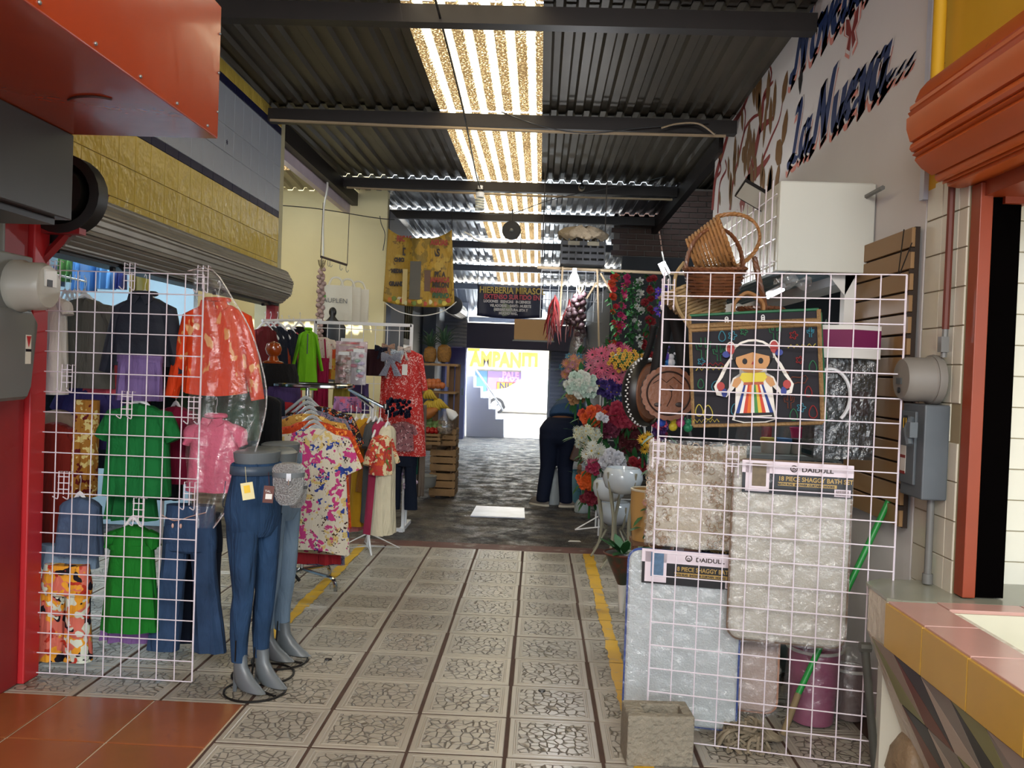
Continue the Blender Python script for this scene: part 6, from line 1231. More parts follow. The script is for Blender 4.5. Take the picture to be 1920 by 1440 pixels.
# wicker baskets
WK1 = mat('brown_wicker', '#6b4026', .45, var=.35, vs=25, coat=.2); WK2 = mat('honey_wicker', '#94683c', .5, var=.3, vs=25); WK3 = mat('pale_wicker', '#a58c62', .6, var=.25, vs=25)
def basket(name, label, loc, r0, r1, H, m, rot, rings=12, sx=1, handle=0, hm=None, stakes=16, nz=None):
    o = thing(name, label, 'basket', loc, rot=rot); wv = MB(); n = 48
    for j in range(rings):
        t = j/(rings-1); r_ = r0+(r1-r0)*t; wv.tube([V(sx*(r_+.0035*math.sin(k*stakes/n*PI+j*PI))*math.cos(2*PI*k/n), (r_+.0035*math.sin(k*stakes/n*PI+j*PI))*math.sin(2*PI*k/n), H*t) for k in range(n)], H/rings*.55, 5, True)
    wv.build('woven_wall', m, o)
    for k in range(stakes): a = 2*PI*k/stakes; MB().tube([(sx*r0*math.cos(a), r0*math.sin(a), 0), (sx*r1*math.cos(a), r1*math.sin(a), H)], .0035, 5).build('stake', m, o)
    MB().lathe([(0, 0), (r0, 0), (r0, .006), (0, .006)], n=24).build('base', m, o).scale = (sx, 1, 1)
    rm = MB()
    for q in (0, 1): rm.tube([V(sx*(r1+.006*math.sin(k*1.6+q*PI))*math.cos(2*PI*k/60), (r1+.006*math.sin(k*1.6+q*PI))*math.sin(2*PI*k/60), H+.004*math.cos(k*1.6+q*PI)) for k in range(60)], .007, 5, True)
    rm.build('braided_rim', m, o)
    if handle:
        hb_ = MB()
        for q in range(3): hb_.tube([V(sx*r1*math.cos(a)+.005*math.cos(a*14+q*2.1), .006*math.sin(a*14+q*2.1), H+handle*math.sin(a)) for a in [PI*k/30 for k in range(31)]], .0065, 5)
        hb_.build('handle', hm or m, o)
    return o
basket('wicker_basket', 'dark brown wicker basket with a tall hoop handle, middle of the basket pile', aty(1338, 556, 3.90), .10, .135, .125, WK1, (.12, -.06, .2), 10, 1, .18)
basket('wicker_basket', 'honey-brown wicker basket tipped on its side on top of the pile', aty(1318, 478, 3.95)+V(-.05, 0, 0), .07, .12, .16, WK2, (.5, 1.15, .3), 11, 1, .15)
basket('wicker_basket', 'large pale wicker basket with a cane hoop under the brown ones', aty(1325, 600, 4.08), .08, .17, .17, WK3, (-.1, -.35, .1), 12, 1.0, 0)
tag(MB().tube(curve([aty(1283, 492, 4.0), aty(1266, 520, 3.98), aty(1268, 570, 3.97), aty(1292, 612, 3.97), aty(1300, 618, 4.02)], 6), .009, 7).build('cane_hoop', WK3), 'curved pale cane hoop on the left of the basket pile', 'basket handle')
basket('wicker_basket', 'low brown wicker basket with a thick upright handle behind the doll bag', aty(1425, 598, 4.0), .085, .10, .045, WK1, (0, 0, .4), 5, 1.0, 0)
hd = MB()
for q in range(3): hd.tube([aty(1414+t*24, 482+t*112, 3.98-.05*t)+V(.006*math.cos(t*20+q*2.1), .006*math.sin(t*20+q*2.1), 0) for t in [k/24 for k in range(25)]], .009, 6)
tag(hd.build('plaited_handle', WK1), 'thick plaited brown handle standing up behind the doll bag', 'basket handle')
tag(MB().sheet(lambda u, v: aty(1450+72*u, 528-14*math.sin(PI*u)+30*v*math.sin(PI*u)+8*math.sin(u*11+v*5), 3.75-.03*math.sin(v*9+u*5)), 14, 8).build('plastic_scrap', plastic('scrap', op=.3)), 'crumpled clear plastic scrap on top of the right grid', 'plastic')
# round leather bags with long black straps
LEA = mat('brown_tooled_leather', '#845236', .45, var=.15, vs=5, bump=.2, bs=40); LED = mat('dark_leather', '#2f1d18', .5)
rb = thing('round_leather_bag', 'round tan leather bag with scalloped rim and tooled picture', 'bag', aty(1252, 737, 4.45)); R0 = 49*4.45/F
scal = [((R0*(1+.045*abs(math.sin(k*PI/4))))*math.cos(2*PI*k/96), (R0*(1+.045*abs(math.sin(k*PI/4))))*math.sin(2*PI*k/96)) for k in range(96)]
FC = (V(0, 0, 0), V(1, 0, 0), V(0, 0, 1), V(0, -1, 0))
MB().prism(scal, FC, .012, .02).build('scalloped_front', LEA, rb, False); MB().lathe([(R0*.93, 0), (R0*.93, .05)], (0, .03, 0), 40, Matrix.Rotation(PI/2, 3, 'X')).build('gusset', LED, rb)
MB().prism([(x*.99, y*.99) for x, y in scal], FC, .01, -.035).build('back', LED, rb, False)
MB().tube([(R0*.82*math.cos(a), -.034, R0*.82*math.sin(a)) for a in [2*PI*k/40 for k in range(40)]], .005, 6, True).build('tooled_ring', LED, rb)
for pts in ([(-.6, .35), (-.3, .55), (-.1, .4), (.15, .62), (.5, .35)], [(.1, .1), (.12, -.1), (.0, -.4), (-.05, -.5)], [(.1, .1), (.02, .3), (.2, .15), (.1, .1)]): MB().tube([(x*R0, -.0335, y*R0) for x, y in pts], .002, 4).build('tooled_line', LED, rb)
for cx, cz, rr in ((-.4, -.45, .14), (.42, -.42, .16), (.08, .12, .08)): MB().ball((cx*R0, -.033, cz*R0), (rr*R0, .003, rr*R0*.6), 12, 6).build('tooled_figure', LED, rb)
ob2 = thing('oval_leather_bag', 'tall brown leather bag with black and white laced edge beside the round one', 'bag', aty(1210, 735, 4.7)); R1 = 62*4.7/F
MB().lathe([(R1*.3, -.05), (R1*.8, -.04), (R1, 0), (R1*.8, .04), (R1*.3, .05)], n=36, M=Matrix.Rotation(.9, 3, 'Z') @ Matrix.Rotation(PI/2, 3, 'X') @ Matrix.Diagonal((1, 1, 1))).build('body', LEA, ob2)
Ml = Matrix.Rotation(.9, 3, 'Z')
MB().rings([[Ml @ V(q*R1*math.cos(a), yy, q*R1*math.sin(a)) for a in [2*PI*k/40 for k in range(40)]] for q, yy in ((.93, -.045), (1.03, -.02), (1.03, .02), (.93, .045))], False, False).build('black_rim', BLACK, ob2)
lac = MB()
for k in range(44): a = PI*.45+PI*1.1*k/43; lac.ball(Ml @ V(1.035*R1*math.cos(a), .010*(k % 2)-.005, 1.035*R1*math.sin(a)), (.006, .006, .005), 6, 4)
lac.build('white_lacing', WPLAST, ob2)
STR = mat('black_strap', '#0b0a0c', .7, var=.1)
def strap(pts, w_, label, Y=4.4):
    P = curve([aty(x, y, Y+(.12*i/len(pts))) for i, (x, y) in enumerate(pts)], 5); vs = []
    for i, p in enumerate(P): d = (P[min(i+1, len(P)-1)]-P[max(i-1, 0)]).normalized(); q = V(-d.z, 0, d.x)*w_/2; vs += [p+q, p-q]
    tag(MB().add(vs, [(2*i, 2*i+1, 2*i+3, 2*i+2) for i in range(len(P)-1)]).build('bag_strap', STR, solid=.005), label, 'strap')
strap([(1256, 560), (1246, 620), (1234, 680), (1228, 722)], .07, 'wide black strap of the round leather bag, left side'); strap([(1258, 560), (1272, 620), (1282, 680), (1285, 725)], .07, 'wide black strap of the round leather bag, right side', 4.38)
strap([(1226, 610), (1218, 650), (1206, 680)], .035, 'narrow black strap of the laced oval bag', 4.6)
tag(MB().tube([aty(1258, 560, 4.4), aty(1256, 520, 4.4), aty(1246, 500, 4.4)], .005, 5).build('hanging_hook', STEEL), 'thin steel hook carrying the black bag straps', 'hook')
for k, (px, py) in enumerate(((1240, 792), (1262, 800), (1276, 793), (1290, 802), (1247, 668), (1258, 680), (1250, 690))):
    c = ['#2a50b8', '#d8c83a', '#c8508a', '#30a070', '#5a3aa8', '#d0d0d8', '#2a70b8'][k]; cn = ['blue', 'yellow', 'pink', 'green', 'purple', 'white', 'light blue'][k]
    tk = thing('key_charm', cn+' plush key charm hanging '+('under' if k < 4 else 'behind the straps of')+' the round leather bag', 'charm', aty(px, py, 4.5))
    cmt = mat('charm'+c, c, .5); MB().ball((0, 0, 0), .024, 8, 6).ball((0, -.002, .03), .017, 8, 6).ball((-.018, 0, .048), .007, 6, 4).ball((.018, 0, .048), .007, 6, 4).build('figure', cmt, tk); MB().tube([(0, 0, .045), (0, 0, .12)], .002, 4).build('cord', BLACK, tk)
# cinder block, mop, buckets
CN = mat('concrete_block', '#8c8575', .95, var=.2, vs=9, bump=1, bs=45, dirt=('#5a5348', 6, .6))
cbk = thing('cinder_block', 'weathered grey hollow concrete block standing on the floor by the right grid', 'concrete block', (.535, 3.50, 0), .06)
bb = MB(); o4 = [(-.135, -.085), (.135, -.085), (.135, .085), (-.135, .085)]; i4 = [(-.06, -.045), (.095, -.045), (.095, .045), (-.06, .045)]
def lp(P, z, s=1): return [V(x*s, y*s, z) for x, y in P]
bb.rings([lp(o4, 0), lp(o4, .205), lp(i4, .205), lp(i4, .03)], True, True); bb.build('block', CN, cbk, False, bevel=.007)
tag(MB().ball((.555, 3.50, .045), (.03, .02, .014), 8, 5).ball((.52, 3.49, .045), (.02, .018, .012), 8, 5).build('litter', WPLAST), 'bit of white litter inside the concrete block', 'litter')
GH = mat('green_mop_handle', '#1f8a3a', .4); mp = thing('mop', 'mop with a bright green handle leaning behind the right grid', 'mop', (1.0, 3.70, 0))
mt_, mm_, mb_ = aty(1681, 908, 3.82), aty(1497, 1300, 3.72), aty(1468, 1378, 3.68)
MB().tube([mt_, mm_], .0135, 10).ball(mt_, .0135, 8, 6).build('handle', GH, mp, world=True); MB().tube([mm_, mb_], .0145, 10).build('wooden_socket', mat('mop_wood', '#7a6a4c', .8), mp, world=True)
b = MB(); random.seed(5)
for k in range(110):
    a = random.uniform(-.5, .9); L = random.uniform(.12, .32); zz = random.uniform(.01, .09); q = mb_+V(0, 0, -.02)
    b.tube(curve([q, q+V(-L*.4, random.uniform(-.05, .05), .02), V(q.x-L*.8, q.y+random.uniform(-.09, .07)*1.2, zz), V(q.x-L*random.uniform(.5, 1), q.y+random.uniform(-.12, .1), .008)], 4), .0075, 4)
b.build('cotton_strands', mat('dirty_cotton', '#857a66', .95, var=.2), mp, world=True)['kind'] = 'stuff'
def bucket(px, py0, py1, Y, wpx, c, label, rim='#b8b8b0'):
    s = Y/F; p = aty(px, py1, Y); H = (py1-py0)*s; r_ = wpx*s/2; p.z = .012; o = thing('wrapped_bucket', label, 'bucket', p)
    MB().lathe([(0, 0), (r_*.78, 0), (r_*.98, H*.92), (r_*1.0, H*.92), (r_*1.0, H), (r_*.93, H), (r_*.74, .01), (0, .01)], n=26).build('body', mat('bk'+c, c, .35), o)
    MB().tube([(r_*1.01*math.cos(a), r_*1.01*math.sin(a), H*.97) for a in [2*PI*k/28 for k in range(28)]], .008, 6, True).build('rim', mat('bkr'+rim, rim, .4), o)
    MB().lathe([(r_*.82, 0), (r_*1.1, H*.3), (r_*1.06, H*.8), (r_*1.12, H*1.02), (r_*.9, H*1.25), (r_*.3, H*1.4)], n=22, wob=.03, cap=False).build('film', plastic('bucket_film', op=.18), o); return o
bucket(1520, 1245, 1385, 3.95, 96, '#8a3a60', 'magenta bucket with a white rim in clear wrap, behind the right grid'); bucket(1420, 1330, 1385, 4.2, 70, '#6a1048', 'low dark magenta tub in clear wrap, left of the mop'); bucket(1590, 1290, 1385, 4.0, 60, '#6a5a56', 'brown-grey bucket in clear wrap at the right end of the right grid')
# glass cabinet and counter goods behind the grid
gc = thing('glass_cabinet', 'glass display cabinet with white frame behind the right grid', 'cabinet', (1.45, 4.75, 0)); GLS = plastic('cabinet_glass', '#a8c4c4', op=.12); x0, x1, y0, y1, zt_ = 1.0, 1.56, 4.45, 5.0, aty(1480, 862, 4.45).z
for x in (x0, x1):
    for y in (y0, y1): MB().box((x-.012, y-.012, 0), (x+.012, y+.012, zt_)).build('frame_post', METG, gc, False, world=True)
MB().box((x0, y0, zt_), (x1, y1, zt_+.02)).build('top', mat('cab_top', '#7c8484', .3), gc, False, world=True)
for z in (.05, .38, .70): MB().box((x0, y0, z), (x1, y1, z+.012)).build('shelf', mat('cab_shelf', '#4a5452', .4), gc, False, world=True)
MB().box((x0, y0-.004, .05), (x1, y0, zt_)).build('front_glass', GLS, gc, False, world=True); MB().box((x0, y1, .0), (x1, y1+.01, zt_)).build('back', mat('cab_back', '#39443f', .6), gc, False, world=True)
tubs = [(1440, 30, '#b8a848', 'yellow'), (1448+18, 34, '#3a6aa0', 'blue-rimmed'), (1496, 34, '#20242c', 'black-lidded'), (1538, 40, '#c8c8c0', 'white'), (1563, 20, '#b09a60', 'gold-lidded'), (1590, 34, '#a8a098', 'clear-grey')]
for px, wp, c, cn in tubs:
    p = aty(px, 860, 4.6); p.z = zt_+.02; s = 4.6/F; tb = thing('food_tub', cn+' round tub on top of the glass cabinet', 'tub', p); r_ = wp*s/2
    MB().lathe([(0, 0), (r_*.85, 0), (r_, .06), (0, .06)], n=20).build('body', mat('tubb', '#b8b8b0', .4), tb); MB().lathe([(r_*1.04, .058), (r_*1.06, .075), (r_, .08), (0, .08)], n=20).build('lid', mat('tub'+c, c, .4), tb)
p = aty(1506, 852, 4.75); p.z = zt_+.02; pk = thing('pink_jug', 'hot pink plastic jug on the glass cabinet', 'jug', p); PKM = mat('hot_pink_plastic', '#b82a68', .35)
MB().lathe([(0, 0), (.055, 0), (.07, .10), (.078, .13), (.07, .13), (.05, .01), (0, .01)], n=22).build('body', PKM, pk); MB().tube(curve([V(.07, 0, .11), V(.11, 0, .09), V(.1, 0, .04), V(.062, 0, .03)], 4), .008, 6).build('handle', PKM, pk)
p = aty(1480, 820, 4.9); rbw = thing('red_glitter_packet', 'small red glitter packet above the cabinet goods', 'packet', aty(1438, 800, 4.8)); MB().rings([tbase(.03, .01, z, rip=.003, n=12) for z in (0, -.04, -.09)]).build('packet', mat('red_glitter', '#8a1a28', .3, .3, var=.5, vs=60), rbw)
mb2 = thing('paper_box_stack', 'magenta and cream striped cardboard box on a clear dispenser, behind the right grid', 'box', aty(1582, 672, 3.85)); s = 3.85/F
for (z0, z1, m) in ((0, .045, WHITE), (.045, .125, mat('magenta_card', '#6d1248', .6)), (.125, .145, WHITE)): MB().prism([(-.145, 0), (.0, -.09), (.145, -.04), (.145, .16), (-.145, .16)], (V(0, 0, z0), V(1, 0, 0), V(0, 1, 0), V(0, 0, 1)), z1-z0).build('band', m, mb2, False)
dsp = thing('clear_dispenser', 'tall clear plastic dispenser with a round white rim under the magenta box', 'dispenser', aty(1580, 860, 3.88)); dz = aty(1580, 672, 3.85).z-dsp.location.z
MB().box((-.14, -.03, 0), (.12, .15, dz-.002)).build('case', plastic('smoky_film', '#8a9494', op=.15), dsp, False); MB().tube([(-.09+.09*math.cos(a), -.06, .28+.12*math.sin(a)) for a in [PI*k/20 for k in range(-6, 22)]], .008, 6).build('white_rim', WPLAST, dsp)
MB().cbox((.07, .05, .25), (.09, .05, .11)).build('red_packet', mat('red_pack', '#7a2c28', .5, var=.4, vs=30), dsp); MB().box((-.14, .0, .01), (.12, .15, .03)).build('base', mat('teal_base', '#1c4a58', .4), dsp, False)
tag(MB().box((1.50, 4.30, 1.75), (1.55, 4.36, 2.1)).add([(1.50, 4.3, 2.1), (1.55, 4.3, 2.1), (1.40, 4.3, 2.12), (1.50, 4.3, 2.0)], [(0, 1, 3, 2)]).build('white_bracket', WHITE), 'white painted bracket post under the housing box', 'bracket')
gp = thing('silver_tinsel_plant', 'dark green leaves with silver foil above the magenta box', 'decoration', aty(1545, 650, 4.6))
for k in range(10): MB().rings([[V(w_, y, z), V(0, y-.004, z), V(-w_, y, z)] for w_, y, z in ((.01, 0, -.1), (.04, -.02, 0), (.03, -.03, .08), (.002, -.02, .15))], False, False, closed=False).build('leaf', mat('deep_green_leaf', '#123a1c', .4), gp).rotation_euler = (random.uniform(-.5, .3), random.uniform(-1.2, 1.2), k)
for k in range(8): MB().tube([(-.14+.03*k, 0, .08), (-.13+.03*k, .0, -.12)], .006, 4).build('foil_strip', CHROME, gp)
for i, (px, py, wpx, hpx, Y) in enumerate(((1410, 830, 60, 110, 4.7), (1470, 820, 50, 100, 4.9))):
    tag(MB().sheet(lambda u, v: aty(px+(u-.5)*wpx+3*math.sin(v*9), py+(v-.5)*hpx, Y+.03*math.sin(u*15)), 12, 8).build('plastic_sheet', plastic('hang_film', op=.2)), ['left', 'right'][i]+' hanging clear plastic packet row behind the doll bag', 'plastic')
sh2 = thing('shop_shelf', 'grey shelving along the back of the right shop', 'shelf', (3.3, 6, 0))
for z in (.4, .9, 1.4, 1.9): MB().box((3.05, 4.5, z), (3.38, 8.0, z+.03)).build('shelf_board', METG, sh2, False, world=True)
# ================================================================ FLOWERS, PLANTERS, PERSON, FAR END
random.seed(11)
LEAFG = mat('leaf_green', '#245c2e', .5, var=.3, vs=20)
def petal(L, w_, cup=.25):
    return [(0, 0, 0), (w_*.7, L*.4, L*cup*.3), (w_*.6, L*.8, L*cup*.8), (0, L, L*cup), (-w_*.6, L*.8, L*cup*.8), (-w_*.7, L*.4, L*cup*.3)]
def flower_mesh(kind, r, m, cm):
    b = MB(); R = lambda p, a: (p[0]*math.cos(a)-p[1]*math.sin(a), p[0]*math.sin(a)+p[1]*math.cos(a), p[2])
    if kind == 'daisy':
        for lay, n, s in ((0, 15, 1), (1, 12, .72)):
            for k in range(n): a = 2*PI*k/n+lay*.2; b.add([R((x, y, z+lay*.05*r), a) for x, y, z in petal(r*s*(1-.12*(k % 2)), r*.125, .2+.4*lay)], [(0, 1, 2, 3, 4, 5)])
        b.cur = 1; b.ball((0, 0, r*.12), (r*.15, r*.15, r*.1), 10, 5)
    elif kind == 'rose':
        for lay, n, s, cup in ((0, 7, 1, .3), (1, 6, .8, .7), (2, 5, .58, 1.1), (3, 4, .36, 1.9)):
            for k in range(n): a = 2*PI*k/n+lay*.5; b.add([R((x, y, z), a) for x, y, z in petal(r*s, r*.52*s, cup)], [(0, 1, 2, 3, 4, 5)])
        b.ball((0, 0, r*.25), (r*.2, r*.2, r*.22), 8, 5)
    else:
        for lay, n, s, cup in ((0, 6, 1, .1), (1, 5, .6, .5)):
            for k in range(n): a = 2*PI*k/n+lay*.5; b.add([R((x, y, z), a) for x, y, z in petal(r*s, r*.38*s, cup)], [(0, 1, 2, 3, 4, 5)])
        b.cur = 1; b.ball((0, 0, r*.08), (r*.16, r*.16, r*.1), 8, 4)
    return mesh_of(b, 'blossom', [m, cm], True)
leaf_me = mesh_of(MB().add([(0, 0, 0), (.018, .03, .006), (.014, .07, 0), (0, .1, -.01), (-.014, .07, 0), (-.018, .03, .006)], [(0, 1, 2, 3, 4, 5)]), 'leaf', LEAFG)
def bouquet(label, px, py, Y, wpx, hpx, kinds, n, leaves=10, dome=1, stem=True):
    s = Y/F; o = thing('flower_bouquet', label, 'flowers', aty(px, py, Y)); W, H = wpx*s/2, hpx*s/2; ms = [flower_mesh(k, r, m, c) for k, r, m, c in kinds]
    for i in range(n):
        t = (i+.5)/n; a = i*2.4; rr = math.sqrt(t); x, z = W*rr*math.cos(a), H*rr*math.sin(a); y = -.10*dome*math.sqrt(max(0, 1-t*.95)); d = V(x*1.2/W*.6, -1, z/H*.6).normalized()
        q = inst(ms[i % len(ms)], 'blossom', o, (x, y, z), s=random.uniform(.85, 1.15)); q.rotation_mode = 'QUATERNION'; q.rotation_quaternion = d.to_track_quat('Z', 'Y')
    for i in range(leaves):
        a = 2*PI*i/leaves+random.random(); q = inst(leaf_me, 'leaf', o, (W*.8*math.cos(a), .0, H*.8*math.sin(a)), s=random.uniform(.9, 1.5)); d = V(math.cos(a), -.3, math.sin(a)); q.rotation_mode = 'QUATERNION'; q.rotation_quaternion = d.to_track_quat('Y', 'Z')
    b = MB().ball((0, .03, 0), (W*.75, .06, H*.75), 10, 7)
    if stem: b.tube([(0, .02, -H*.5), (0, .04, -H-.16)], .012, 6)
    b.build('foliage', LEAFG, o); return o
def fm(c, r=.7): return mat('petal'+c, c, r, var=.15, vs=40)
YC, DC = fm('#b8962a'), fm('#20140c')
bouquet('pink daisies bouquet with small yellow flowers, top of the flower stand', 1147, 688, 8.1, 96, 78, [('daisy', .078, fm('#c05a76'), DC), ('daisy', .06, fm('#b86a80'), DC)], 26)
bouquet('spray of small yellow black-eyed flowers in front of the pink daisies', 1172, 676, 7.92, 70, 44, [('simple', .026, fm('#c89a34'), DC)], 30, 0, stem=False)
bouquet('purple and violet flowers bouquet below the pink daisies', 1136, 722, 8.1, 66, 42, [('simple', .045, fm('#3a2470'), YC), ('rose', .04, fm('#2e1c60'), YC)], 26)
bouquet('pale mint and white hydrangea bouquet, left of the purple flowers', 1090, 722, 7.95, 58, 44, [('rose', .05, fm('#b0c4b8'), YC), ('rose', .045, fm('#c8ccc4'), YC)], 20)
bouquet('peach and dusty pink bouquet at the far left of the flower stand', 1078, 690, 8.3, 50, 58, [('daisy', .05, fm('#a8705a'), YC), ('daisy', .045, fm('#9c6a74'), YC), ('simple', .04, fm('#2e5c70'), YC)], 18)
bouquet('small apricot carnations below the mint hydrangeas', 1080, 745, 8.2, 34, 22, [('rose', .035, fm('#b88a60'), YC)], 10)
bouquet('dark blue and white small flowers on the right of the purple bouquet', 1165, 742, 8.2, 54, 40, [('simple', .045, fm('#16285c'), YC), ('simple', .04, fm('#b8b8c4'), YC)], 20)
bouquet('orange and coral roses bouquet in the middle row', 1112, 782, 7.9, 48, 34, [('rose', .055, fm('#c8501e'), YC), ('rose', .05, fm('#b03a24'), YC)], 12)
bouquet('large crimson roses bouquet in the middle row', 1160, 780, 7.9, 46, 40, [('rose', .065, fm('#8a1a34'), YC)], 10)
bouquet('small white rose between the orange and crimson roses', 1129, 784, 7.75, 14, 12, [('rose', .045, fm('#c4c4cc'), YC)], 2, 2)
bouquet('dusty red small flowers right of the crimson roses', 1185, 788, 8.0, 22, 30, [('simple', .04, fm('#7c2c30'), YC)], 9)
bouquet('white and silver daisies bouquet with green leaves, left of the lower row', 1101, 818, 7.8, 52, 42, [('daisy', .045, fm('#a4a89a'), YC), ('simple', .035, fm('#b4b49c'), YC)], 24, 14)
bouquet('wine red roses under the crimson roses', 1138, 806, 7.9, 40, 24, [('rose', .05, fm('#5c1430'), YC)], 10)
bouquet('dark red velvet flowers at the right of the flower stand', 1180, 826, 8.1, 44, 40, [('rose', .06, fm('#4c0f18'), YC)], 12)
bouquet('sunflower pair near the right grid edge', 1207, 829, 7.6, 20, 30, [('daisy', .05, fm('#c89a1c'), DC)], 4, 3)
bouquet('white lilies bouquet above the white bowls', 1115, 848, 7.7, 46, 30, [('daisy', .065, fm('#b8bab0'), YC)], 9)
bouquet('white roses bouquet hanging over the bowl planters', 1148, 862, 7.6, 44, 26, [('rose', .055, fm('#bcbcc4'), YC)], 8)
bouquet('magenta and pink small roses left of the bowl planters', 1113, 868, 7.7, 22, 42, [('rose', .035, fm('#a02a50'), YC), ('rose', .03, fm('#b05a70'), YC)], 14)
bouquet('red roses behind the white bowls', 1190, 872, 7.8, 40, 20, [('rose', .045, fm('#8a1626'), YC)], 8)
bouquet('bright orange tulips bunch near the floor', 1099, 900, 7.9, 34, 30, [('rose', .042, fm('#d85a1a'), YC)], 12)
bouquet('dark red roses on the floor below the orange tulips', 1106, 932, 7.9, 32, 18, [('rose', .045, fm('#6c1024'), YC)], 7)
bouquet('purple and yellow artificial blooms at the left edge of the right grid', 1236, 805, 6.2, 20, 46, [('rose', .035, fm('#4c2a6c'), YC), ('rose', .03, fm('#a83a5c'), YC)], 10)
fsx = thing('flower_stand', 'white wire bucket stand carrying the artificial flower bouquets', 'stand', (.95, 8.4, 0))
for x, y in ((.62, 8.2), (.62, 8.6), (1.15, 8.2), (1.15, 8.6)): MB().tube([(x, y, 0), (x, y, 1.75)], .009, 6).build('post', WPLAST, fsx, world=True)
for z in (.3, .62, .92, 1.22, 1.55): MB().tube([(.62, 8.2, z), (1.15, 8.2, z), (1.15, 8.6, z), (.62, 8.6, z)], .006, 5, True).build('ring_shelf', WPLAST, fsx, world=True)
for k in range(14): x = .64+.04*k; z = (.62, .92, 1.22)[k % 3]; MB().tube([(x, 8.17, z), (x+random.uniform(-.04, .04), 8.1, z+.16)], .011, 6).build('stem_holder', WPLAST, fsx, world=True)
# garlands
def garland(label, pts, Y, kinds, n, w_=.035, leaves=26):
    P = curve([aty(x, y, Y) for x, y in pts], 6); o = thing('flower_garland', label, 'garland', P[0]); ms = [flower_mesh(k, r, m, c) for k, r, m, c in kinds]; N = len(P)-1
    for i in range(n):
        p = P[int(i/n*N)]-P[0]; q = inst(ms[i % len(ms)], 'blossom', o, p+V(random.uniform(-w_, w_), -.03, random.uniform(-.02, .02)), s=random.uniform(.55, .95)); q.rotation_mode = 'QUATERNION'; q.rotation_quaternion = V(random.uniform(-.6, .6), -1, random.uniform(-.4, .5)).to_track_quat('Z', 'Y')
    for i in range(int(leaves*1.9)):
        p = P[int(i/(leaves*1.9)*N)]-P[0]; q = inst(leaf_me, 'leaf', o, p+V(random.uniform(-.03, .03), -.01, 0), s=random.uniform(.7, 1.1)); q.rotation_mode = 'QUATERNION'; q.rotation_quaternion = V(random.uniform(-1, 1), -.6, random.uniform(-1, .6)).to_track_quat('Y', 'Z')
    MB().tube([p-P[0] for p in P], .004, 5).build('vine', LEAFG, o); return o
garland('orange-red rose garland, leftmost of the hanging garlands', [(1152, 518), (1146, 560), (1152, 610), (1143, 650), (1144, 668)], 8.5, [('rose', .055, fm('#b03a1c'), YC), ('rose', .045, fm('#a82430'), YC)], 15)
garland('hot pink bougainvillea garland, second from the left', [(1175, 518), (1165, 550), (1168, 590), (1160, 620), (1166, 665)], 8.5, [('rose', .05, fm('#a01c58'), YC), ('simple', .05, fm('#b03068'), YC)], 16)
garland('green leaf garland with few flowers between the pink and white ones', [(1182, 540), (1185, 590), (1180, 640), (1188, 680)], 8.6, [('simple', .03, fm('#2c5c34'), YC)], 6, leaves=50)
garland('white blossom garland, third of the flowered garlands', [(1192, 525), (1200, 560), (1195, 600), (1203, 650), (1195, 690)], 8.5, [('simple', .055, fm('#b4b8b4'), YC), ('rose', .04, fm('#a8aca8'), YC)], 18, leaves=34)
garland('dark red rose garland, rightmost beside the grid edge', [(1220, 522), (1214, 560), (1220, 600), (1210, 640), (1216, 690)], 8.5, [('rose', .055, fm('#7c1420'), YC)], 16)
garland('violet orchid garland by the top corner of the right grid', [(1243, 540), (1236, 570), (1240, 592)], 7.5, [('simple', .05, fm('#4a2a9a'), YC)], 6, leaves=6)
garland('red hibiscus garland seen through the left cells of the right grid', [(1240, 600), (1236, 640), (1240, 700)], 7.6, [('rose', .05, fm('#9a1420'), YC)], 7, leaves=8)
# hanging wire frame, bulbs, chillies, onion strings, crate
HW = mat('dull_hanging_wire', '#8a8c90', .4, .5, var=.1)
h0, h1 = aty(1016, 505, 9.0), aty(1132, 505, 9.0)
hg = thing('hanging_wire_frame', 'wire grid hung from the roof above the flower stand', 'grid', h0)
zb_ = aty(1016, 600, 9).z
for k in range(8): x = h0.x+(h1.x-h0.x)*k/7; MB().tube([(x, 9, zb_+.1*(k % 3)), (x, 9, h0.z)], .004, 5).build('vertical_wire', HW, hg, world=True)
for k in range(6): z = h0.z-.105*k; MB().tube([(h0.x, 8.995, z), (h1.x, 8.995, z-.01)], .004, 5).build('horizontal_wire', HW, hg, world=True)
for k in range(4): MB().tube([(h0.x, 9.1+.25*k, h0.z), (h1.x, 9.1+.25*k, h0.z)], .005, 5).build('top_wire', HW, hg, world=True)
for q in (h0, h1): MB().tube([q, V(q.x, 9, 3.7)], .006, 5).build('hanging_rod', BEAM, hg, world=True)
MB().tube([(h0.x-.05, 9.0, h0.z+.02), (h1.x+.9, 9.0, h0.z+.0)], .016, 6).build('support_pipe', TAN, hg, world=True)
for x0, y0, x1, y1 in ((1055, 500, 1048, 622), (1120, 505, 1123, 650), (1126, 512, 1147, 548), (1118, 530, 1100, 560)): MB().tube([aty(x0, y0, 8.95), aty(x1, y1, 8.95)], .011, 6).build('pole', TAN, hg, world=True)
def chili(label, px, py, Y, L, n, m):
    o = thing('chili_string', label, 'dried chillies', aty(px, py, Y))
    for k in range(n):
        z = -L*.45*random.random(); a = random.uniform(0, 6); l_ = random.uniform(.15, .30)*L/.5; rr = random.uniform(.02, .07); MB().tube(curve([V(0, 0, z), V(rr*math.cos(a), rr*math.sin(a), z-l_*.4), V(rr*1.3*math.cos(a), rr*math.sin(a), z-l_*.8), V(rr*1.7*math.cos(a+.3), rr*math.sin(a), z-l_*1.15)], 2), [.005, .009, .010, .009, .008, .005, .002], 5).build('chili', m, o)
    return o
CHI = mat('dried_red_chili', '#6a1418', .35, var=.3, vs=12)
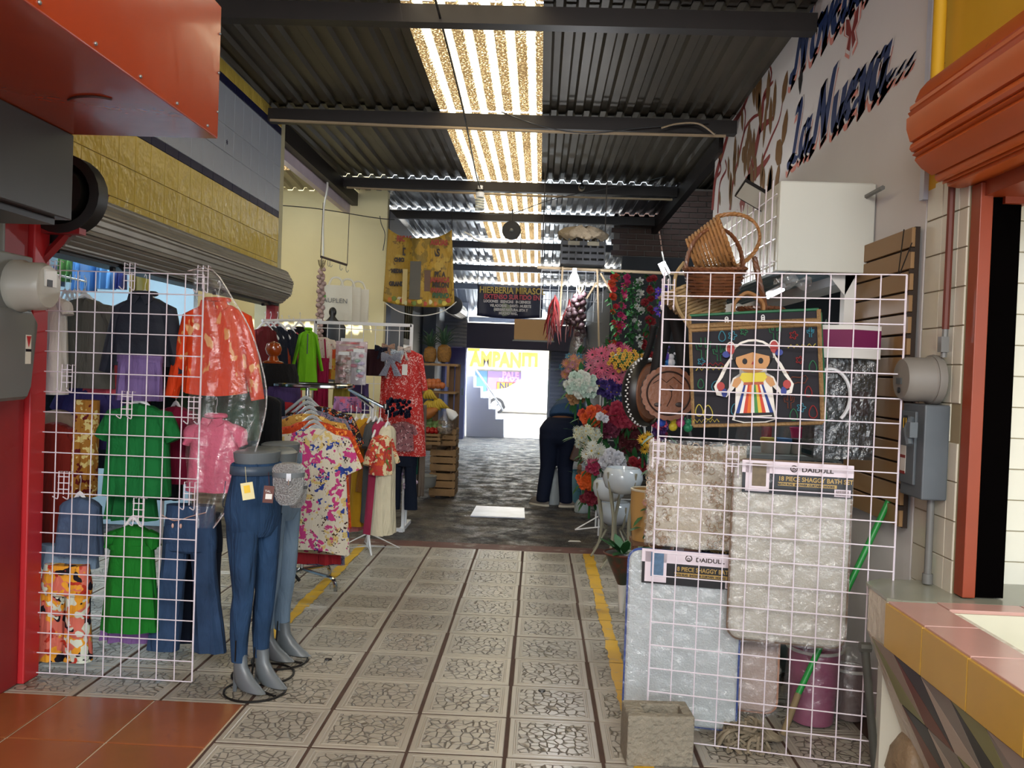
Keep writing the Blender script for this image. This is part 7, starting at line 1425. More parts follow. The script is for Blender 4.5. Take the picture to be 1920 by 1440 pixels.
chili('hanging bundle of long dark red dried chillies', 1040, 552, 8.7, .5, 46, CHI); chili('smaller bundle of dried chillies beside the onion string', 1068, 560, 8.9, .42, 22, CHI)
braid('onion_string', 'purple onion string hanging under the bright bulb', aty(1087, 552, 8.6), aty(1083, 612, 8.6), 20, .036, ON, 'onions', wob=.3, pr='onion')
braid('onion_string', 'thick string of onions left of the bulb string', aty(1082, 570, 8.8), aty(1066, 600, 8.8), 12, .038, ON, 'onions', wob=.25, pr='onion')
no = thing('net_bag', 'net bag of purple onions below the onion strings', 'bag', aty(1085, 655, 8.7)); onm = mesh_of(MB().ball((0, 0, 0), .038, 10, 7), 'onion', ON)
for k in range(34): t = k/34; inst(onm, 'onion', no, (.075*math.cos(k*2.4)*random.random(), .05*math.sin(k*2.4), -.20+.42*t), s=random.uniform(.8, 1.2))
MB().lathe([(0, -.26), (.08, -.24), (.11, -.12), (.09, .05), (.06, .2), (.03, .3)], n=16, wob=.05).build('net', plastic('bag_film', op=.2), no)
def bulb(label, p, s, e, col='#f4f8ff', shape='spiral', L=None):
    o = thing('light_bulb', label, 'lamp', p)
    if shape == 'spiral':
        MB().tube([V(.032*s*math.cos(a), .032*s*math.sin(a), -.02-.0036*s*a) for a in [k*.45 for k in range(66)]], .0105*s, 6).build('spiral_tube', mat('cfl_glass', '#c8c8bc', .3) if not e else emis('glow'+col, col, e), o); MB().lathe([(0, .09*s), (.022*s, .09*s), (.022*s, .04*s), (.038*s, .03*s), (.036*s, -.01*s), (0, -.01*s)], n=16).build('base', WPLAST, o)
        MB().lathe([(.0225*s, .04*s), (.039*s, .045*s), (.039*s, .055*s), (.022*s, .06*s)], n=16).build('black_collar', BLACK, o)
    else:
        MB().lathe([(0, -.085*s), (.03*s, -.075*s), (.04*s, -.045*s), (.03*s, -.01*s), (.018*s, .01*s)], n=16).build('glass', emis('glow'+col, col, e), o); MB().lathe([(.018*s, .01*s), (.018*s, .05*s), (0, .05*s)], n=12).build('base', WPLAST, o)
    return o
bulb('unlit white spiral bulb hanging from the roof beam', aty(900, 368, 9.6), 1.3, 0)
tag(MB().tube([aty(901, 362, 9.6), aty(897, 330, 9.7)], .006, 5).build('lamp_cord', BLACK), 'short black cord above the unlit spiral bulb', 'cord')
bp_ = aty(1077, 515, 8.6); bulb('bright lit bulb above the onion string', bp_, 1.3, 40, shape='pear'); lamp('bulb_light', 'POINT', bp_+V(0, -.12, -.1), 22, (.95, .97, 1), .05)
lq = thing('led_lamp', 'bright white LED lamp head above the left edge of the right grid', 'lamp', aty(1246, 503, 6.0)); Mq = Matrix.Rotation(-.5, 3, 'Y')
MB().cbox((0, 0, 0), (.042, .03, .085), Mq).build('diffuser', emis('led_white', '#f2f7ff', 18), lq); MB().cbox(Mq @ V(.0, .02, .0), (.05, .02, .095), Mq).build('housing', WPLAST, lq); MB().tube([(0, .02, .04), (-.02, .02, .12)], .006, 5).build('bracket', METG, lq)
lamp('led_light', 'POINT', lq.location+V(-.02, -.08, -.06), 14, (.95, .97, 1), .04)
CRT = mat('black_crate_plastic', '#14161c', .5, var=.1)
c0, c1 = aty(1052, 497, 8.9), aty(1134, 452, 8.9); cw = c1.x-c0.x; ch_ = c1.z-c0.z
cc = thing('plastic_crate', 'black plastic crate stored on the hanging wire frame', 'crate', (c0.x+cw/2, 9.0, c0.z+.008))
for sy in (-.15, .15):
    for k in range(4): MB().box((-cw/2, sy-.006, k*ch_/4), (cw/2, sy+.006, k*ch_/4+ch_*.16)).build('side_rail', CRT, cc, False)
    for k in range(7): MB().box((-cw/2+k*cw/6-.008, sy-.008, 0), (-cw/2+k*cw/6+.008, sy+.008, ch_)).build('upright_rib', CRT, cc, False)
for sx in (-1, 1): MB().box((sx*cw/2-.006, -.15, 0), (sx*cw/2+.006, .15, ch_)).build('end_panel', CRT, cc, False)
MB().box((-cw/2, -.15, 0), (cw/2, .15, .01)).build('bottom', CRT, cc, False)
for x in (-.1, .1): MB().box((x-.06, -.162, ch_*.74), (x+.06, -.157, ch_*.9)).build('label_strip', mat('faded_label', '#5c5648', .6), cc, False)
tag(MB().rings([[V(r_*math.cos(2*PI*k/20), .14*math.sin(2*PI*k/20), z+.02*math.sin(k*1.9)) for k in range(20)] for r_, z in ((.20, 0), (.26, .03), (.27, .07), (.2, .11), (.08, .125))]).build('burlap_sack', mat('pale_sack', '#8a7c68', .9, var=.25, bump=.8, bs=15)), 'folded pale sack on top of the black crate', 'sack').location = (c0.x+cw/2, 9.0, c0.z+ch_+.012)
sp = thing('loudspeaker', 'black horn loudspeaker hanging under the roof', 'speaker', aty(959, 432, 11.5)); MB().lathe([(.12, 0), (.125, .02), (.06, .14), (.05, .22), (0, .23)], n=22, M=Matrix.Rotation(-PI/2, 3, 'X')).build('horn', CRT, sp); MB().ball((0, -.0, 0), .028, 10, 7).build('centre_cap', METG, sp); MB().lathe([(.118, -.004), (.128, -.004), (.128, .01)], n=22, M=Matrix.Rotation(-PI/2, 3, 'X')).build('rim', DARKM, sp); MB().tube([(0, .1, .1), (0, .1, .3)], .01, 5).build('bracket', DARKM, sp)
cmr = thing('security_camera', 'small white bullet camera on the roof beam', 'camera', aty(1091, 350, 10.1)); MB().lathe([(.035, 0), (.04, .03), (.038, .1), (0, .11)], n=16, M=Matrix.Rotation(-PI/2, 3, 'X')).build('body', mat('cam_white', '#b8ae90', .5), cmr); MB().ball((0, -.005, 0), (.034, .01, .034), 12, 6).build('lens', BLACK, cmr); MB().tube([(0, .05, .03), (0, .05, .09)], .012, 6).build('mount', BLACK, cmr)
for i, (pts, Y, r_, m, lb) in enumerate((([(815, 0), (850, 130), (872, 220), (892, 330), (900, 350)], None, .008, BLACK, 'black cable running along the skylight to the spiral bulb'),
    ([(940, 210), (1010, 235), (1100, 250), (1200, 240), (1330, 230)], 7.3, .005, BLACK, 'thin black cable drooping under the second roof beam'), ([(1240, 240), (1270, 232), (1310, 232), (1340, 252)], 7.2, .008, TAN, 'pale cable looping to the right wall at the beam end'),
    ([(900, 400), (960, 400), (1050, 370), (1250, 330), (1320, 285)], 9.8, .005, BLACK, 'thin dark cable from the bulb to the right wall'), ([(870, 435), (880, 440), (900, 452), (950, 455)], 11, .01, WHITE, 'white cable sagging under the roof behind the yellow banner'),
    ([(525, 385), (600, 392), (700, 408), (740, 412)], 10.6, .006, BEAM, 'thin dark cable across the top of the cream wall'), ([(606, 480), (606, 400), (614, 350), (610, 330)], 9.7, .012, WHITE, 'white cord pair hanging from the lilac beam'),
    ([(718, 470), (722, 440), (715, 420), (712, 405)], 10.6, .005, BLACK, 'loose dark wire beside the yellow banner'), ([(1775, 140), (1745, 150), (1748, 170), (1762, 182)], 3.5, .004, BLACK, 'looped black wire on the yellow wall'), ([(1755, 0), (1757, 60), (1770, 120)], 3.5, .005, BLACK, 'black cable running down the yellow wall'))):
    if Y is None: P = [aty(815, -5, 5.0), aty(850, 130, 6.0), aty(872, 222, 7.0), aty(892, 325, 9.0), aty(900, 352, 9.5)]
    else: P = [aty(x, y, Y) for x, y in pts]
    tag(MB().tube(curve(P, 5), r_, 5).build('cable', m), lb, 'cable')
# banners further down
HB = mat('dark_blue_banner', '#1c2040', .5, var=.35, vs=3); p0, p1 = aty(896, 534, 13.0), aty(1016, 596, 13.0)
hb2 = thing('herb_shop_banner', 'dark blue herb shop banner with gold lettering across the aisle', 'banner', V((p0.x+p1.x)/2, 13, p0.z))
MB().sheet(lambda u, v: V(p0.x+(p1.x-p0.x)*u, 13+.02*math.sin(u*14), p0.z+(p1.z-p0.z)*v-.03*math.sin(PI*u)), 24, 8).build('cloth', HB, hb2, world=True, solid=.006)
g = lambda u, v: FR_CAM((p0.x+(p1.x-p0.x)*u, 12.96, p0.z+(p1.z-p0.z)*v-.03*math.sin(PI*min(1, u+.3))))
GLD = mat('gold_lettering', '#b8a03c', .5, var=0); RDL = mat('red_lettering', '#b83a4a', .5, var=0); WHL = mat('white_lettering', '#b8b8c0', .5, var=0)
for s, u, v, sz, m in (('HIERBERIA MIRASOL', .03, .20, .135, GLD), ('EXTENSO SURTIDO EN', .10, .38, .10, RDL), ('LOCIONES   ESENCIAS   INCIENSOS', .10, .50, .055, WHL), ('VELADORAS    SANTA MUERTE', .20, .63, .055, WHL), ('HIERBAS NATURALISTA Y', .26, .76, .055, WHL), ('MUCHO MAS...', .34, .88, .055, WHL)): text(s, g(u, v), sz, m, hb2, bold=.003, sx=.82)
MB().ball((p0.x+.40*(p1.x-p0.x), 12.985, p0.z+.78*(p1.z-p0.z)), (.14, .005, .1), 18, 8).build('pale_oval', mat('pale_oval', '#8a9480', .6), hb2, world=True)
for u in (0, 1): MB().tube([g(u, 0)[0], g(u, 0)[0]+V(0, 0, .6)], .005, 4).build('cord', DARKM, hb2, world=True)
q0, q1 = aty(965, 598, 12.8), aty(1037, 639, 12.8); cbd = thing('cardboard_sign', 'blank tan cardboard sheet hanging below the herb shop banner', 'sign', V((q0.x+q1.x)/2, 12.8, q1.z))
MB().box((q0.x, 12.79, q1.z), (q1.x, 12.81, q0.z)).build('sheet', mat('tan_cardboard', '#b89060', .7, var=.12, vs=3), cbd, False, world=True); MB().box((q0.x-.02, 12.78, q1.z-.02), (q1.x+.02, 12.82, q1.z)).build('lower_batten', METG, cbd, False, world=True)
for x in (q0.x+.05, q1.x-.05): MB().tube([(x, 12.8, q0.z), (x, 12.8, 3.6)], .005, 4).build('cord', DARKM, cbd, world=True)
# far left roll shutter
fs2 = rolled('rolled_shutter', 'small rolled shutter above the purple door, far left', aty(862, 582, 16.8).x-.05, aty(862, 582, 16.8).z, .14, 14.2, 17.6, SH, 8)
sx0, sx1 = aty(834, 600, 17.6).x, aty(876, 600, 17.6).x; sz0, sz1 = aty(850, 650, 17.6).z, aty(850, 588, 17.6).z
sf = thing('slatted_shutter', 'half-open silver slatted shutter behind the pineapples', 'shutter', ((sx0+sx1)/2, 17.6, sz0))
for k in range(9): z = sz0+(sz1-sz0)*k/9; MB().rings([[V(x, 17.6+dy, z+dz) for dy, dz in ((-.03, 0), (-.05, (sz1-sz0)/18), (-.03, (sz1-sz0)/9-.005), (.0, (sz1-sz0)/9-.005), (.0, 0))] for x in (sx0, sx1)]).build('shutter_slat', mat('bright_shutter', '#9a9ca8', .4, .4, var=.1), sf, world=True)
tag(MB().lathe([(.06, 0), (.15, 0), (.15, .08), (.04, .1)], aty(851, 573, 14.1), 20, Matrix.Rotation(PI/2, 3, 'X')).build('shutter_drum', CRT), 'black shutter drum end below the yellow banner', 'shutter part')
rs = thing('slatted_shutter', 'closed blue-grey slatted shutter right of the street doorway', 'shutter', (.6, 18.95, 0)); BSH = mat('blue_grey_slats', '#5c6280', .8, 0, var=.08)
for k in range(22): MB().rings([[V(x, 18.86+dy, .09*k+dz) for dy, dz in ((-.0, 0), (-.025, .045), (0, .086), (.03, .086), (.03, 0))] for x in (.22, .98)]).build('shutter_slat', BSH, rs, world=True)
MB().box((.19, 18.80, 0), (.235, 18.9, 2.0)).build('guide_rail', METG, rs, False, world=True)
# stair wall
stp = [(874, 705), (888, 705), (888, 726), (901, 726), (901, 746), (916, 746), (916, 767), (929, 767), (929, 786), (944, 786), (944, 818), (874, 818)]
P = [aty(x, y, 19.25) for x, y in stp]; P = [V(p.x, p.z, 0) for p in P]; P[-1].y = P[-2].y = 0
struct(MB().prism([(p.x, p.y) for p in P][::-1], (V(0, 20.1, 0), V(1, 0, 0), V(0, 0, 1), V(0, -1, 0)), .85).build('stairs', mat('stair_plaster_with_flare', '#c8cad8', .8, var=.05), smooth=False))  # plaster colour lightened to carry the doorway flare
tag(MB().tube([aty(890, 690, 19.6), aty(918, 730, 19.6), aty(944, 770, 19.6)], .02, 6).tube([aty(890, 690, 19.6), aty(890, 725, 19.6)], .012, 5).tube([aty(918, 730, 19.6), aty(918, 767, 19.6)], .012, 5).build('stair_rail', WHITE), 'white sloping handrail above the steps in the doorway', 'railing')
# floor plate and litter
fp_ = [atz(x, y, 0) for x, y in ((882, 969), (984, 973), (983, 954), (893, 950))]
tag(MB().add([(p.x, p.y, .0) for p in fp_]+[(p.x, p.y, .012) for p in fp_], [(3, 2, 1, 0), (4, 5, 6, 7), (0, 1, 5, 4), (1, 2, 6, 5), (2, 3, 7, 6), (3, 0, 4, 7)]).build('floor_plate', mat('pale_metal_plate', '#a8acb8', .3, .3, var=.25, vs=6)), 'pale metal cover plate lying on the wet passage floor', 'plate')
for x, y, s_, lb in ((1077, 1015, .06, 'scrap of white paper on the floor by the planters'), (995, 825, .09, 'pale sheet on the floor near the street doorway'), (1000, 818, .12, 'second pale sheet right at the street doorway')):
    p = atz(x, y, 0); tag(MB().prism([(-s_, -s_*.5), (s_, -s_*.3), (s_*.8, s_*.5), (-s_*.7, s_*.4)], (p, V(1, 0, 0), V(0, 1, 0), V(0, 0, 1)), .004).build('litter', WHITE), lb, 'litter')
for x, y in ((615, 1237), (1016, 1296)): p = atz(x, y, 0); tag(MB().lathe([(.018, 0), (.016, .006), (0, .008)], p, 10, wob=.2).build('dark_spot', BLACK), 'small flattened dark stain on the floor tiles, '+('left' if x < 700 else 'right')+' one', 'stain')
# white bowl planters on bent legs
CER = mat('white_ceramic', '#b8bfc6', .12, var=.06, coat=.4); LEGM = mat('dull_cream_leg', '#8a8674', .5, var=.2)
def bowl(label, px, py, Y, rpx, leg_h=True, sq=.78):
    s = Y/F; r_ = rpx*s; p = aty(px, py, Y); o = thing('bowl_planter', label, 'planter', p)
    MB().lathe([(0, -r_*1.15*sq), (r_*.45, -r_*1.08*sq), (r_*.85, -r_*.7*sq), (r_, -r_*.15*sq), (r_*.95, r_*.3*sq), (r_*.8, r_*.55*sq), (r_*.74, r_*.55*sq), (r_*.7, r_*.3*sq), (0, r_*.25*sq)], n=32).build('bowl', CER, o)
    for a in (.6, 2.2, 3.8, 5.3):
        c, s2_ = math.cos(a), math.sin(a); MB().tube(curve([V(r_*1.0*c, r_*1.0*s2_, .04), V(r_*.8*c, r_*.8*s2_, -r_*.85), V(r_*.55*c, r_*.55*s2_, -p.z*.5), V(r_*.7*c, r_*.7*s2_, -p.z+.12), V(r_*1.25*c, r_*1.25*s2_, -p.z+.01)], 5), .010, 6).build('bent_leg', LEGM, o)
    return o
bowl('large glossy white bowl planter on tall bent legs', 1168, 893, 6.9, 38); bowl('second white bowl planter, lower and left of the large one', 1143, 912, 7.35, 32); bowl('third pale bowl planter, lowest, behind the legs', 1152, 955, 7.75, 34)
TPx = aty(1214, 960, 4.4); tpz = aty(1214, 1012, 4.4).z; tph = aty(1214, 918, 4.4).z-tpz
tag(MB().lathe([(0, 0), (.075, 0), (.088, tph*.6), (.088, tph), (.078, tph), (.075, tph*.6), (0, tph*.5)], (TPx.x, 4.4, tpz), 28).build('tall_planter', mat('tan_resin_planter', '#a5814a', .45, var=.06)), 'tan planter with a pale rim at the left edge of the right grid', 'planter')
tag(MB().box((TPx.x-.07, 4.33, 0), (TPx.x-.05, 4.35, tpz-.02)).box((TPx.x+.05, 4.33, 0), (TPx.x+.07, 4.35, tpz-.02)).box((TPx.x-.07, 4.45, 0), (TPx.x-.05, 4.47, tpz-.02)).box((TPx.x+.05, 4.45, 0), (TPx.x+.07, 4.47, tpz-.02)).box((TPx.x-.08, 4.32, tpz-.02), (TPx.x+.08, 4.48, tpz)).build('stool', WD), 'small wooden stool under the tan planter behind the blue-edged mat', 'stool')
tag(MB().tube([(TPx.x+.085*math.cos(a), 4.4+.085*math.sin(a), tpz+tph) for a in [2*PI*k/28 for k in range(28)]], .007, 6, True).build('planter_rim', mat('pale_rim', '#b8b09c', .4)), 'pale rim of the tan planter', 'planter rim')
gd = garland('pale pink ribbon flower string at the left edge of the right grid', [(1219, 880), (1212, 930), (1216, 975), (1206, 1010)], 4.3, [('daisy', .028, fm('#b88a7c'), YC), ('daisy', .026, fm('#b8a88c'), YC)], 14, .015, 4)
pt = thing('potted_plant', 'conical dark pot with green leaves on a white tapered leg', 'plant', aty(1168, 1050, 5.6)); z_ = pt.location.z
MB().lathe([(0, -.17), (.03, -.16), (.115, .03), (.12, .045), (.105, .045), (0, .0)], n=24).build('pot', mat('dark_olive_pot', '#2c3428', .4, dirt=('#5c2c20', 5, .5)), pt); MB().lathe([(.012, -z_), (.03, -.16)], n=10).build('leg', WHITE, pt); MB().tube([(.125*math.cos(a), .125*math.sin(a), .045) for a in [2*PI*k/20 for k in range(20)]], .008, 5, True).build('rim', mat('rust_rim', '#5c2c20', .5), pt)
for k in range(14): a = k*2.4; q = inst(leaf_me, 'leaf', pt, (.02*math.cos(a), .02*math.sin(a), .04), s=random.uniform(1.2, 2)); q.rotation_mode = 'QUATERNION'; q.rotation_quaternion = V(math.cos(a), math.sin(a), random.uniform(.2, 1.2)).to_track_quat('Y', 'Z')
tag(MB().tube([aty(1078, 993, 7.6), aty(1122, 968, 7.6), aty(1124, 988, 7.6), aty(1078, 993, 7.6)], .006, 5).build('bent_wire', WPLAST), 'bent white wire triangle on the floor left of the bowl planters', 'wire')
# white sacks beside the person
SK2 = mat('pale_plastic_sack', '#9aa3a8', .45, var=.2, bump=.7, bs=12); SK3 = mat('teal_sack', '#3f6872', .5, var=.2, bump=.6, bs=12)
def sack(label, px, py0, py1, Y, wpx, m):
    s = Y/F; p = aty(px, py1, Y); p.z = 0; H = (py1-py0)*s; r_ = wpx*s/2
    o = MB().rings([[V(q*r_*math.cos(2*PI*k/22)*(1+.08*math.sin(k*2.2+z*5)), q*r_*.7*math.sin(2*PI*k/22), z*H) for k in range(22)] for q, z in ((.85, 0), (1, .15), (.95, .5), (.7, .8), (.35, .95), (.5, 1.0))]).build('sack', m); o.location = p; tag(o, label, 'bag'); return o
sack('white plastic sack on the floor between the person and the flowers', 1036, 880, 950, 10.0, 30, SK2); sack('teal and white sack on the floor right of the person', 1072, 880, 950, 9.9, 34, SK3); sack('small pale bag under the flower stand', 1092, 925, 953, 9.5, 30, SK2)
# person ------------------------------------------------------------
def skin_mesh(name, verts, edges, m, parent=None, sub=2):
    import bmesh
    bm = bmesh.new(); vs = [bm.verts.new(p) for p, r in verts]; [bm.edges.new((vs[a], vs[b])) for a, b in edges]
    me = bpy.data.meshes.new(name); bm.to_mesh(me); bm.free(); o = bpy.data.objects.new(name, me); C.objects.link(o); o.parent = parent; me.materials.append(m)
    md = o.modifiers.new('skin', 'SKIN'); md.use_smooth_shade = True
    lay = me.skin_vertices[0].data if me.skin_vertices else None
    for i, (p, r) in enumerate(verts):
        q = r if isinstance(r, tuple) else (r, r); lay[i].radius = q; lay[i].use_root = (i == 0)
    s_ = o.modifiers.new('sub', 'SUBSURF'); s_.levels = sub; s_.render_levels = sub
    return o
SKIN = mat('skin_tone', '#9a6a4c', .6, var=.08); py_ = 9.85; hip = aty(1048, 822, py_)
pe = thing('person', 'person bending over sacks in dark navy trousers and a blue top, seen from behind', 'person', (hip.x, py_, 0))
L = lambda x, y, z: V(x-hip.x, y-py_, z)
f1, f2 = atz(1014, 942, 0), atz(1057, 948, 0); hx = hip.x
J = {'pel': (L(hx+.01, py_, .90), .15), 'spl': (L(hx+.05, py_+.12, 1.04), .13), 'che': (L(hx+.13, py_+.34, 1.03), .135), 'nek': (L(hx+.17, py_+.53, .90), .055), 'hed': (L(hx+.19, py_+.64, .78), .09), 'top': (L(hx+.20, py_+.72, .70), .07),
     'hl': (L(hx-.09, py_, .84), .10), 'kl': (L(hx-.115, py_+.03, .46), .062), 'al': (L(f1.x+.02, py_+.02, .09), .038), 'tl': (L(f1.x-.01, py_+.14, .03), .03),
     'hr': (L(hx+.09, py_, .84), .10), 'kr': (L(hx+.085, py_+.05, .46), .062), 'ar': (L(f2.x+.02, py_, .09), .038), 'tr': (L(f2.x+.04, py_+.14, .03), .03),
     'sl': (L(hx-.02, py_+.50, .93), .055), 'el': (L(hx-.03, py_+.58, .66), .038), 'wl': (L(hx+.08, py_+.50, .44), .026), 'sr': (L(hx+.27, py_+.44, .93), .055), 'er': (L(hx+.36, py_+.44, .66), .038), 'wr': (L(hx+.27, py_+.38, .46), .026)}
ks = list(J); ed = [('pel', 'spl'), ('spl', 'che'), ('che', 'nek'), ('nek', 'hed'), ('hed', 'top'), ('pel', 'hl'), ('hl', 'kl'), ('kl', 'al'), ('al', 'tl'), ('pel', 'hr'), ('hr', 'kr'), ('kr', 'ar'), ('ar', 'tr'), ('che', 'sl'), ('sl', 'el'), ('el', 'wl'), ('che', 'sr'), ('sr', 'er'), ('er', 'wr')]
skin_mesh('body', [J[k] for k in ks], [(ks.index(a), ks.index(b)) for a, b in ed], SKIN, pe)
for sd_, w_ in ((-1, 'wl'), (1, 'wr')):
    wp = J[w_][0]; hv = [(wp, .024), (wp+V(0, -.01, -.05), (.032, .016))]; he = [(0, 1)]
    for k in range(4): hv += [(wp+V(-.022+.015*k, -.015, -.09), .008), (wp+V(-.024+.016*k, -.035, -.125+.006*abs(k-1.5)), .007)]; he += [(1, 2+2*k), (2+2*k, 3+2*k)]
    hv += [(wp+V(-sd_*.03, -.03, -.06), .009), (wp+V(-sd_*.035, -.05, -.085), .008)]; he += [(1, 10), (10, 11)]
    skin_mesh('hand', hv, he, SKIN, pe, 1)
TR = mat('navy_trousers', '#11182c', .85, var=.15, spec=.2)
tm = MB(); R1 = lambda c, rx, ry, n=22: [c+V(rx*math.cos(2*PI*k/n), ry*math.sin(2*PI*k/n), 0) for k in range(n)]
tm.rings([R1(L(hx+.035, py_+.05, 1.03), .165, .14), R1(L(hx+.02, py_+.02, .98), .20, .16), R1(L(hx, py_-.0, .90), .232, .175), R1(L(hx, py_, .80), .228, .16), R1(L(hx, py_, .74), .2, .13), R1(L(hx, py_, .70), .1, .08)])
for h_, k_2, a_2, sg in (('hl', 'kl', 'al', -1), ('hr', 'kr', 'ar', 1)):
    kn, an = J[k_2][0], J[a_2][0]; hh_ = L(hx+sg*.108, py_, .80)
    tm.rings([R1(hh_+V(0, 0, .06), .105, .13), R1(hh_, .122, .14), R1(hh_.lerp(kn, .4), .108, .115), R1(kn, .09, .09), R1(kn.lerp(an, .4), .085, .088), R1(V(an.x, an.y, .10), .078, .088), R1(V(an.x, an.y, .045), .08, .095)])
to = tm.build('trousers', TR, pe); md = to.modifiers.new('remesh', 'REMESH'); md.mode = 'VOXEL'; md.voxel_size = .014; md.use_smooth_shade = True; sm = to.modifiers.new('smooth', 'SMOOTH'); sm.iterations = 6
BT_ = mat('blue_top_fabric', '#1d3f66', .8, var=.12); tb_ = MB()
def RT(c, rx, rz_, tilt, n=22): d = V(math.cos(0), 0, 0); u = V(0, -math.sin(tilt), math.cos(tilt)); return [c+V(1, 0, 0)*rx*math.cos(2*PI*k/n)+u*rz_*math.sin(2*PI*k/n) for k in range(n)]
tb_.rings([RT(L(hx+.04, py_+.03, 1.045), .165, .11, 1.2), RT(L(hx+.07, py_+.08, 1.085), .19, .15, .7), RT(L(hx+.11, py_+.22, 1.09), .20, .17, .1), RT(L(hx+.14, py_+.38, 1.03), .205, .16, -.3), RT(L(hx+.16, py_+.50, .95), .13, .10, -.6), RT(L(hx+.17, py_+.53, .92), .07, .06, -.7)])
for s_k, e_k in (('sl', 'el'), ('sr', 'er')):
    a, c = J[s_k][0], J[e_k][0]; tb_.rings([R1(a+V(0, 0, .06), .05, .05, 14), R1(a, .08, .08, 14), R1(a.lerp(c, .5), .065, .065, 14), R1(a.lerp(c, .75), .06, .06, 14)])
bo_ = tb_.build('blouse', BT_, pe); md = bo_.modifiers.new('remesh', 'REMESH'); md.mode = 'VOXEL'; md.voxel_size = .013; md.use_smooth_shade = True; sm = bo_.modifiers.new('smooth', 'SMOOTH'); sm.iterations = 5
MB().ball(J['hed'][0]+V(0, .02, .01), (.105, .12, .11), 18, 12).ball(J['hed'][0]+V(0, -.03, .09), (.05, .05, .05), 12, 8).build('hair', mat('dark_hair', '#14100e', .5), pe)
hd_ = J['hed'][0]
for s in (-1, 1): MB().ball(hd_+V(s*.035, .06, -.085), (.012, .012, .010), 8, 6).build('eye', WPLAST, pe); MB().ball(hd_+V(s*.092, .01, -.02), (.012, .02, .03), 8, 6).build('ear', SKIN, pe)
MB().ball(hd_+V(0, .095, -.10), (.014, .02, .02), 8, 6).build('nose', SKIN, pe); MB().ball(hd_+V(0, .13, -.085), (.025, .008, .008), 8, 5).build('mouth', mat('lips', '#7c3c34', .5), pe)
for a_2 in ('al', 'ar'):
    an = J[a_2][0]; sa = .95 if a_2 == 'al' else -1.15; ca_, sn_ = math.cos(sa), math.sin(sa)
    SHV = lambda rx, ry, k, z: V(an.x+rx*math.cos(2*PI*k/16)*ca_-(.05+ry*math.sin(2*PI*k/16))*sn_, an.y-.01+rx*math.cos(2*PI*k/16)*sn_+(.05+ry*math.sin(2*PI*k/16))*ca_, z)
    sh_m = MB().rings([[SHV(rx, ry, k, z) for k in range(16)] for rx, ry, z in ((.052, .135, .022), (.054, .135, .045), (.046, .11, .075), (.035, .06, .10))]).build('shoe', mat('grey_trainer', '#6a625c', .7), pe)
    MB().rings([[SHV(rx, ry, k, z) for k in range(16)] for rx, ry, z in ((.054, .14, .0), (.057, .143, .012), (.054, .138, .025))]).build('sole', mat('cream_sole', '#b8b0a0', .6), sh_m)
hbg = thing('shoulder_bag', 'small brown shoulder bag hanging at the right side of the bending person', 'bag', aty(1080, 850, 9.75)); MB().cbox((0, 0, 0), (.10, .08, .18), Matrix.Rotation(.3, 3, 'Y')).build('body', mat('brown_bag_leather', '#4c3228', .5), hbg, bevel=.015)
MB().tube(curve([V(0, 0, .09), V(.0, .15, .28), V(-.02, .25, .45), V(-.12, .2, .42)], 4), .006, 5).build('strap', mat('brown_bag_leather', '#4c3228', .5), hbg)
# street ------------------------------------------------------------
CARW = mat('white_car_paint', '#d4d8dc', .2, var=0, coat=.5); YB = 34.0
w0 = aty(930, 768, YB); car = thing('car', 'white hatchback parked across the street outside the doorway', 'car', (w0.x+1.6, YB+.8, 0))
prof = [(-.72, .25), (-.78, .55), (-.70, .78), (-.1, .92), (.35, 1.0), (1.0, 1.42), (1.9, 1.5), (2.7, 1.42), (3.15, 1.0), (3.35, .9), (3.4, .4), (3.3, .25), (2.95, .25), (2.85, .5), (2.62, .62), (2.38, .5), (2.3, .25), (.36, .25), (.26, .5), (.0, .64), (-.26, .5), (-.36, .25)]
MB().prism(prof, (V(w0.x, YB+1.65, 0), V(1, 0, 0), V(0, 0, 1), V(0, -1, 0)), 1.65).build('body', CARW, car, False, world=True, bevel=.04)
MB().prism([(.45, 1.02), (1.03, 1.36), (1.55, 1.41), (1.55, 1.0)], (V(w0.x, YB, 0), V(1, 0, 0), V(0, 0, 1), V(0, -1, 0)), .01).prism([(1.65, 1.0), (1.65, 1.41), (2.55, 1.38), (2.95, 1.02)], (V(w0.x, YB, 0), V(1, 0, 0), V(0, 0, 1), V(0, -1, 0)), .01).build('window', mat('tinted_glass', '#9ab0b4', .3), car, False, world=True)
for x in (0, 2.62):
    for y in (YB+.02, YB+1.5):
        wh = MB().lathe([(.2, -.09), (.3, -.09), (.33, -.05), (.33, .08), (.3, .1), (.0, .1)], (w0.x+x, y+.05, .30), 28, Matrix.Rotation(PI/2, 3, 'X')).build('wheel', mat('tyre', '#1c1c1e', .8), car, world=True)
        hbm = MB().lathe([(0, .11), (.2, .105), (.22, .09), (.22, .05)], (w0.x+x, y+.03, .30), 24, Matrix.Rotation(PI/2, 3, 'X')); hbm.build('hub_cap', CHROME, wh).location = (-car.location.x, -car.location.y, 0)
MB().box((w0.x-.79, YB+.1, .62), (w0.x-.6, YB+.5, .72)).build('headlight', CHROME, car, False, world=True); MB().box((w0.x-.82, YB, .22), (w0.x-.5, YB+1.6, .36)).build('bumper', CARW, car, False, world=True, bevel=.02)
SY = 40.0; KS = SY/34; bld = thing('shop_building', 'white and lilac painted shop front across the sunny street', 'building', (0, SY, 0))
car.location.z = -.25
MB().box((-16, SY, -.3), (16, SY+.3, 7)).build('wall', mat('white_facade', '#dcd8d0', .8), bld, False)
bld.location = (0, SY, 0)
for ch in list(bld.children): ch.location = (0, -SY, 0)
a0, a1 = aty(884, 660, SY-.2), aty(1022, 692, SY-.2)
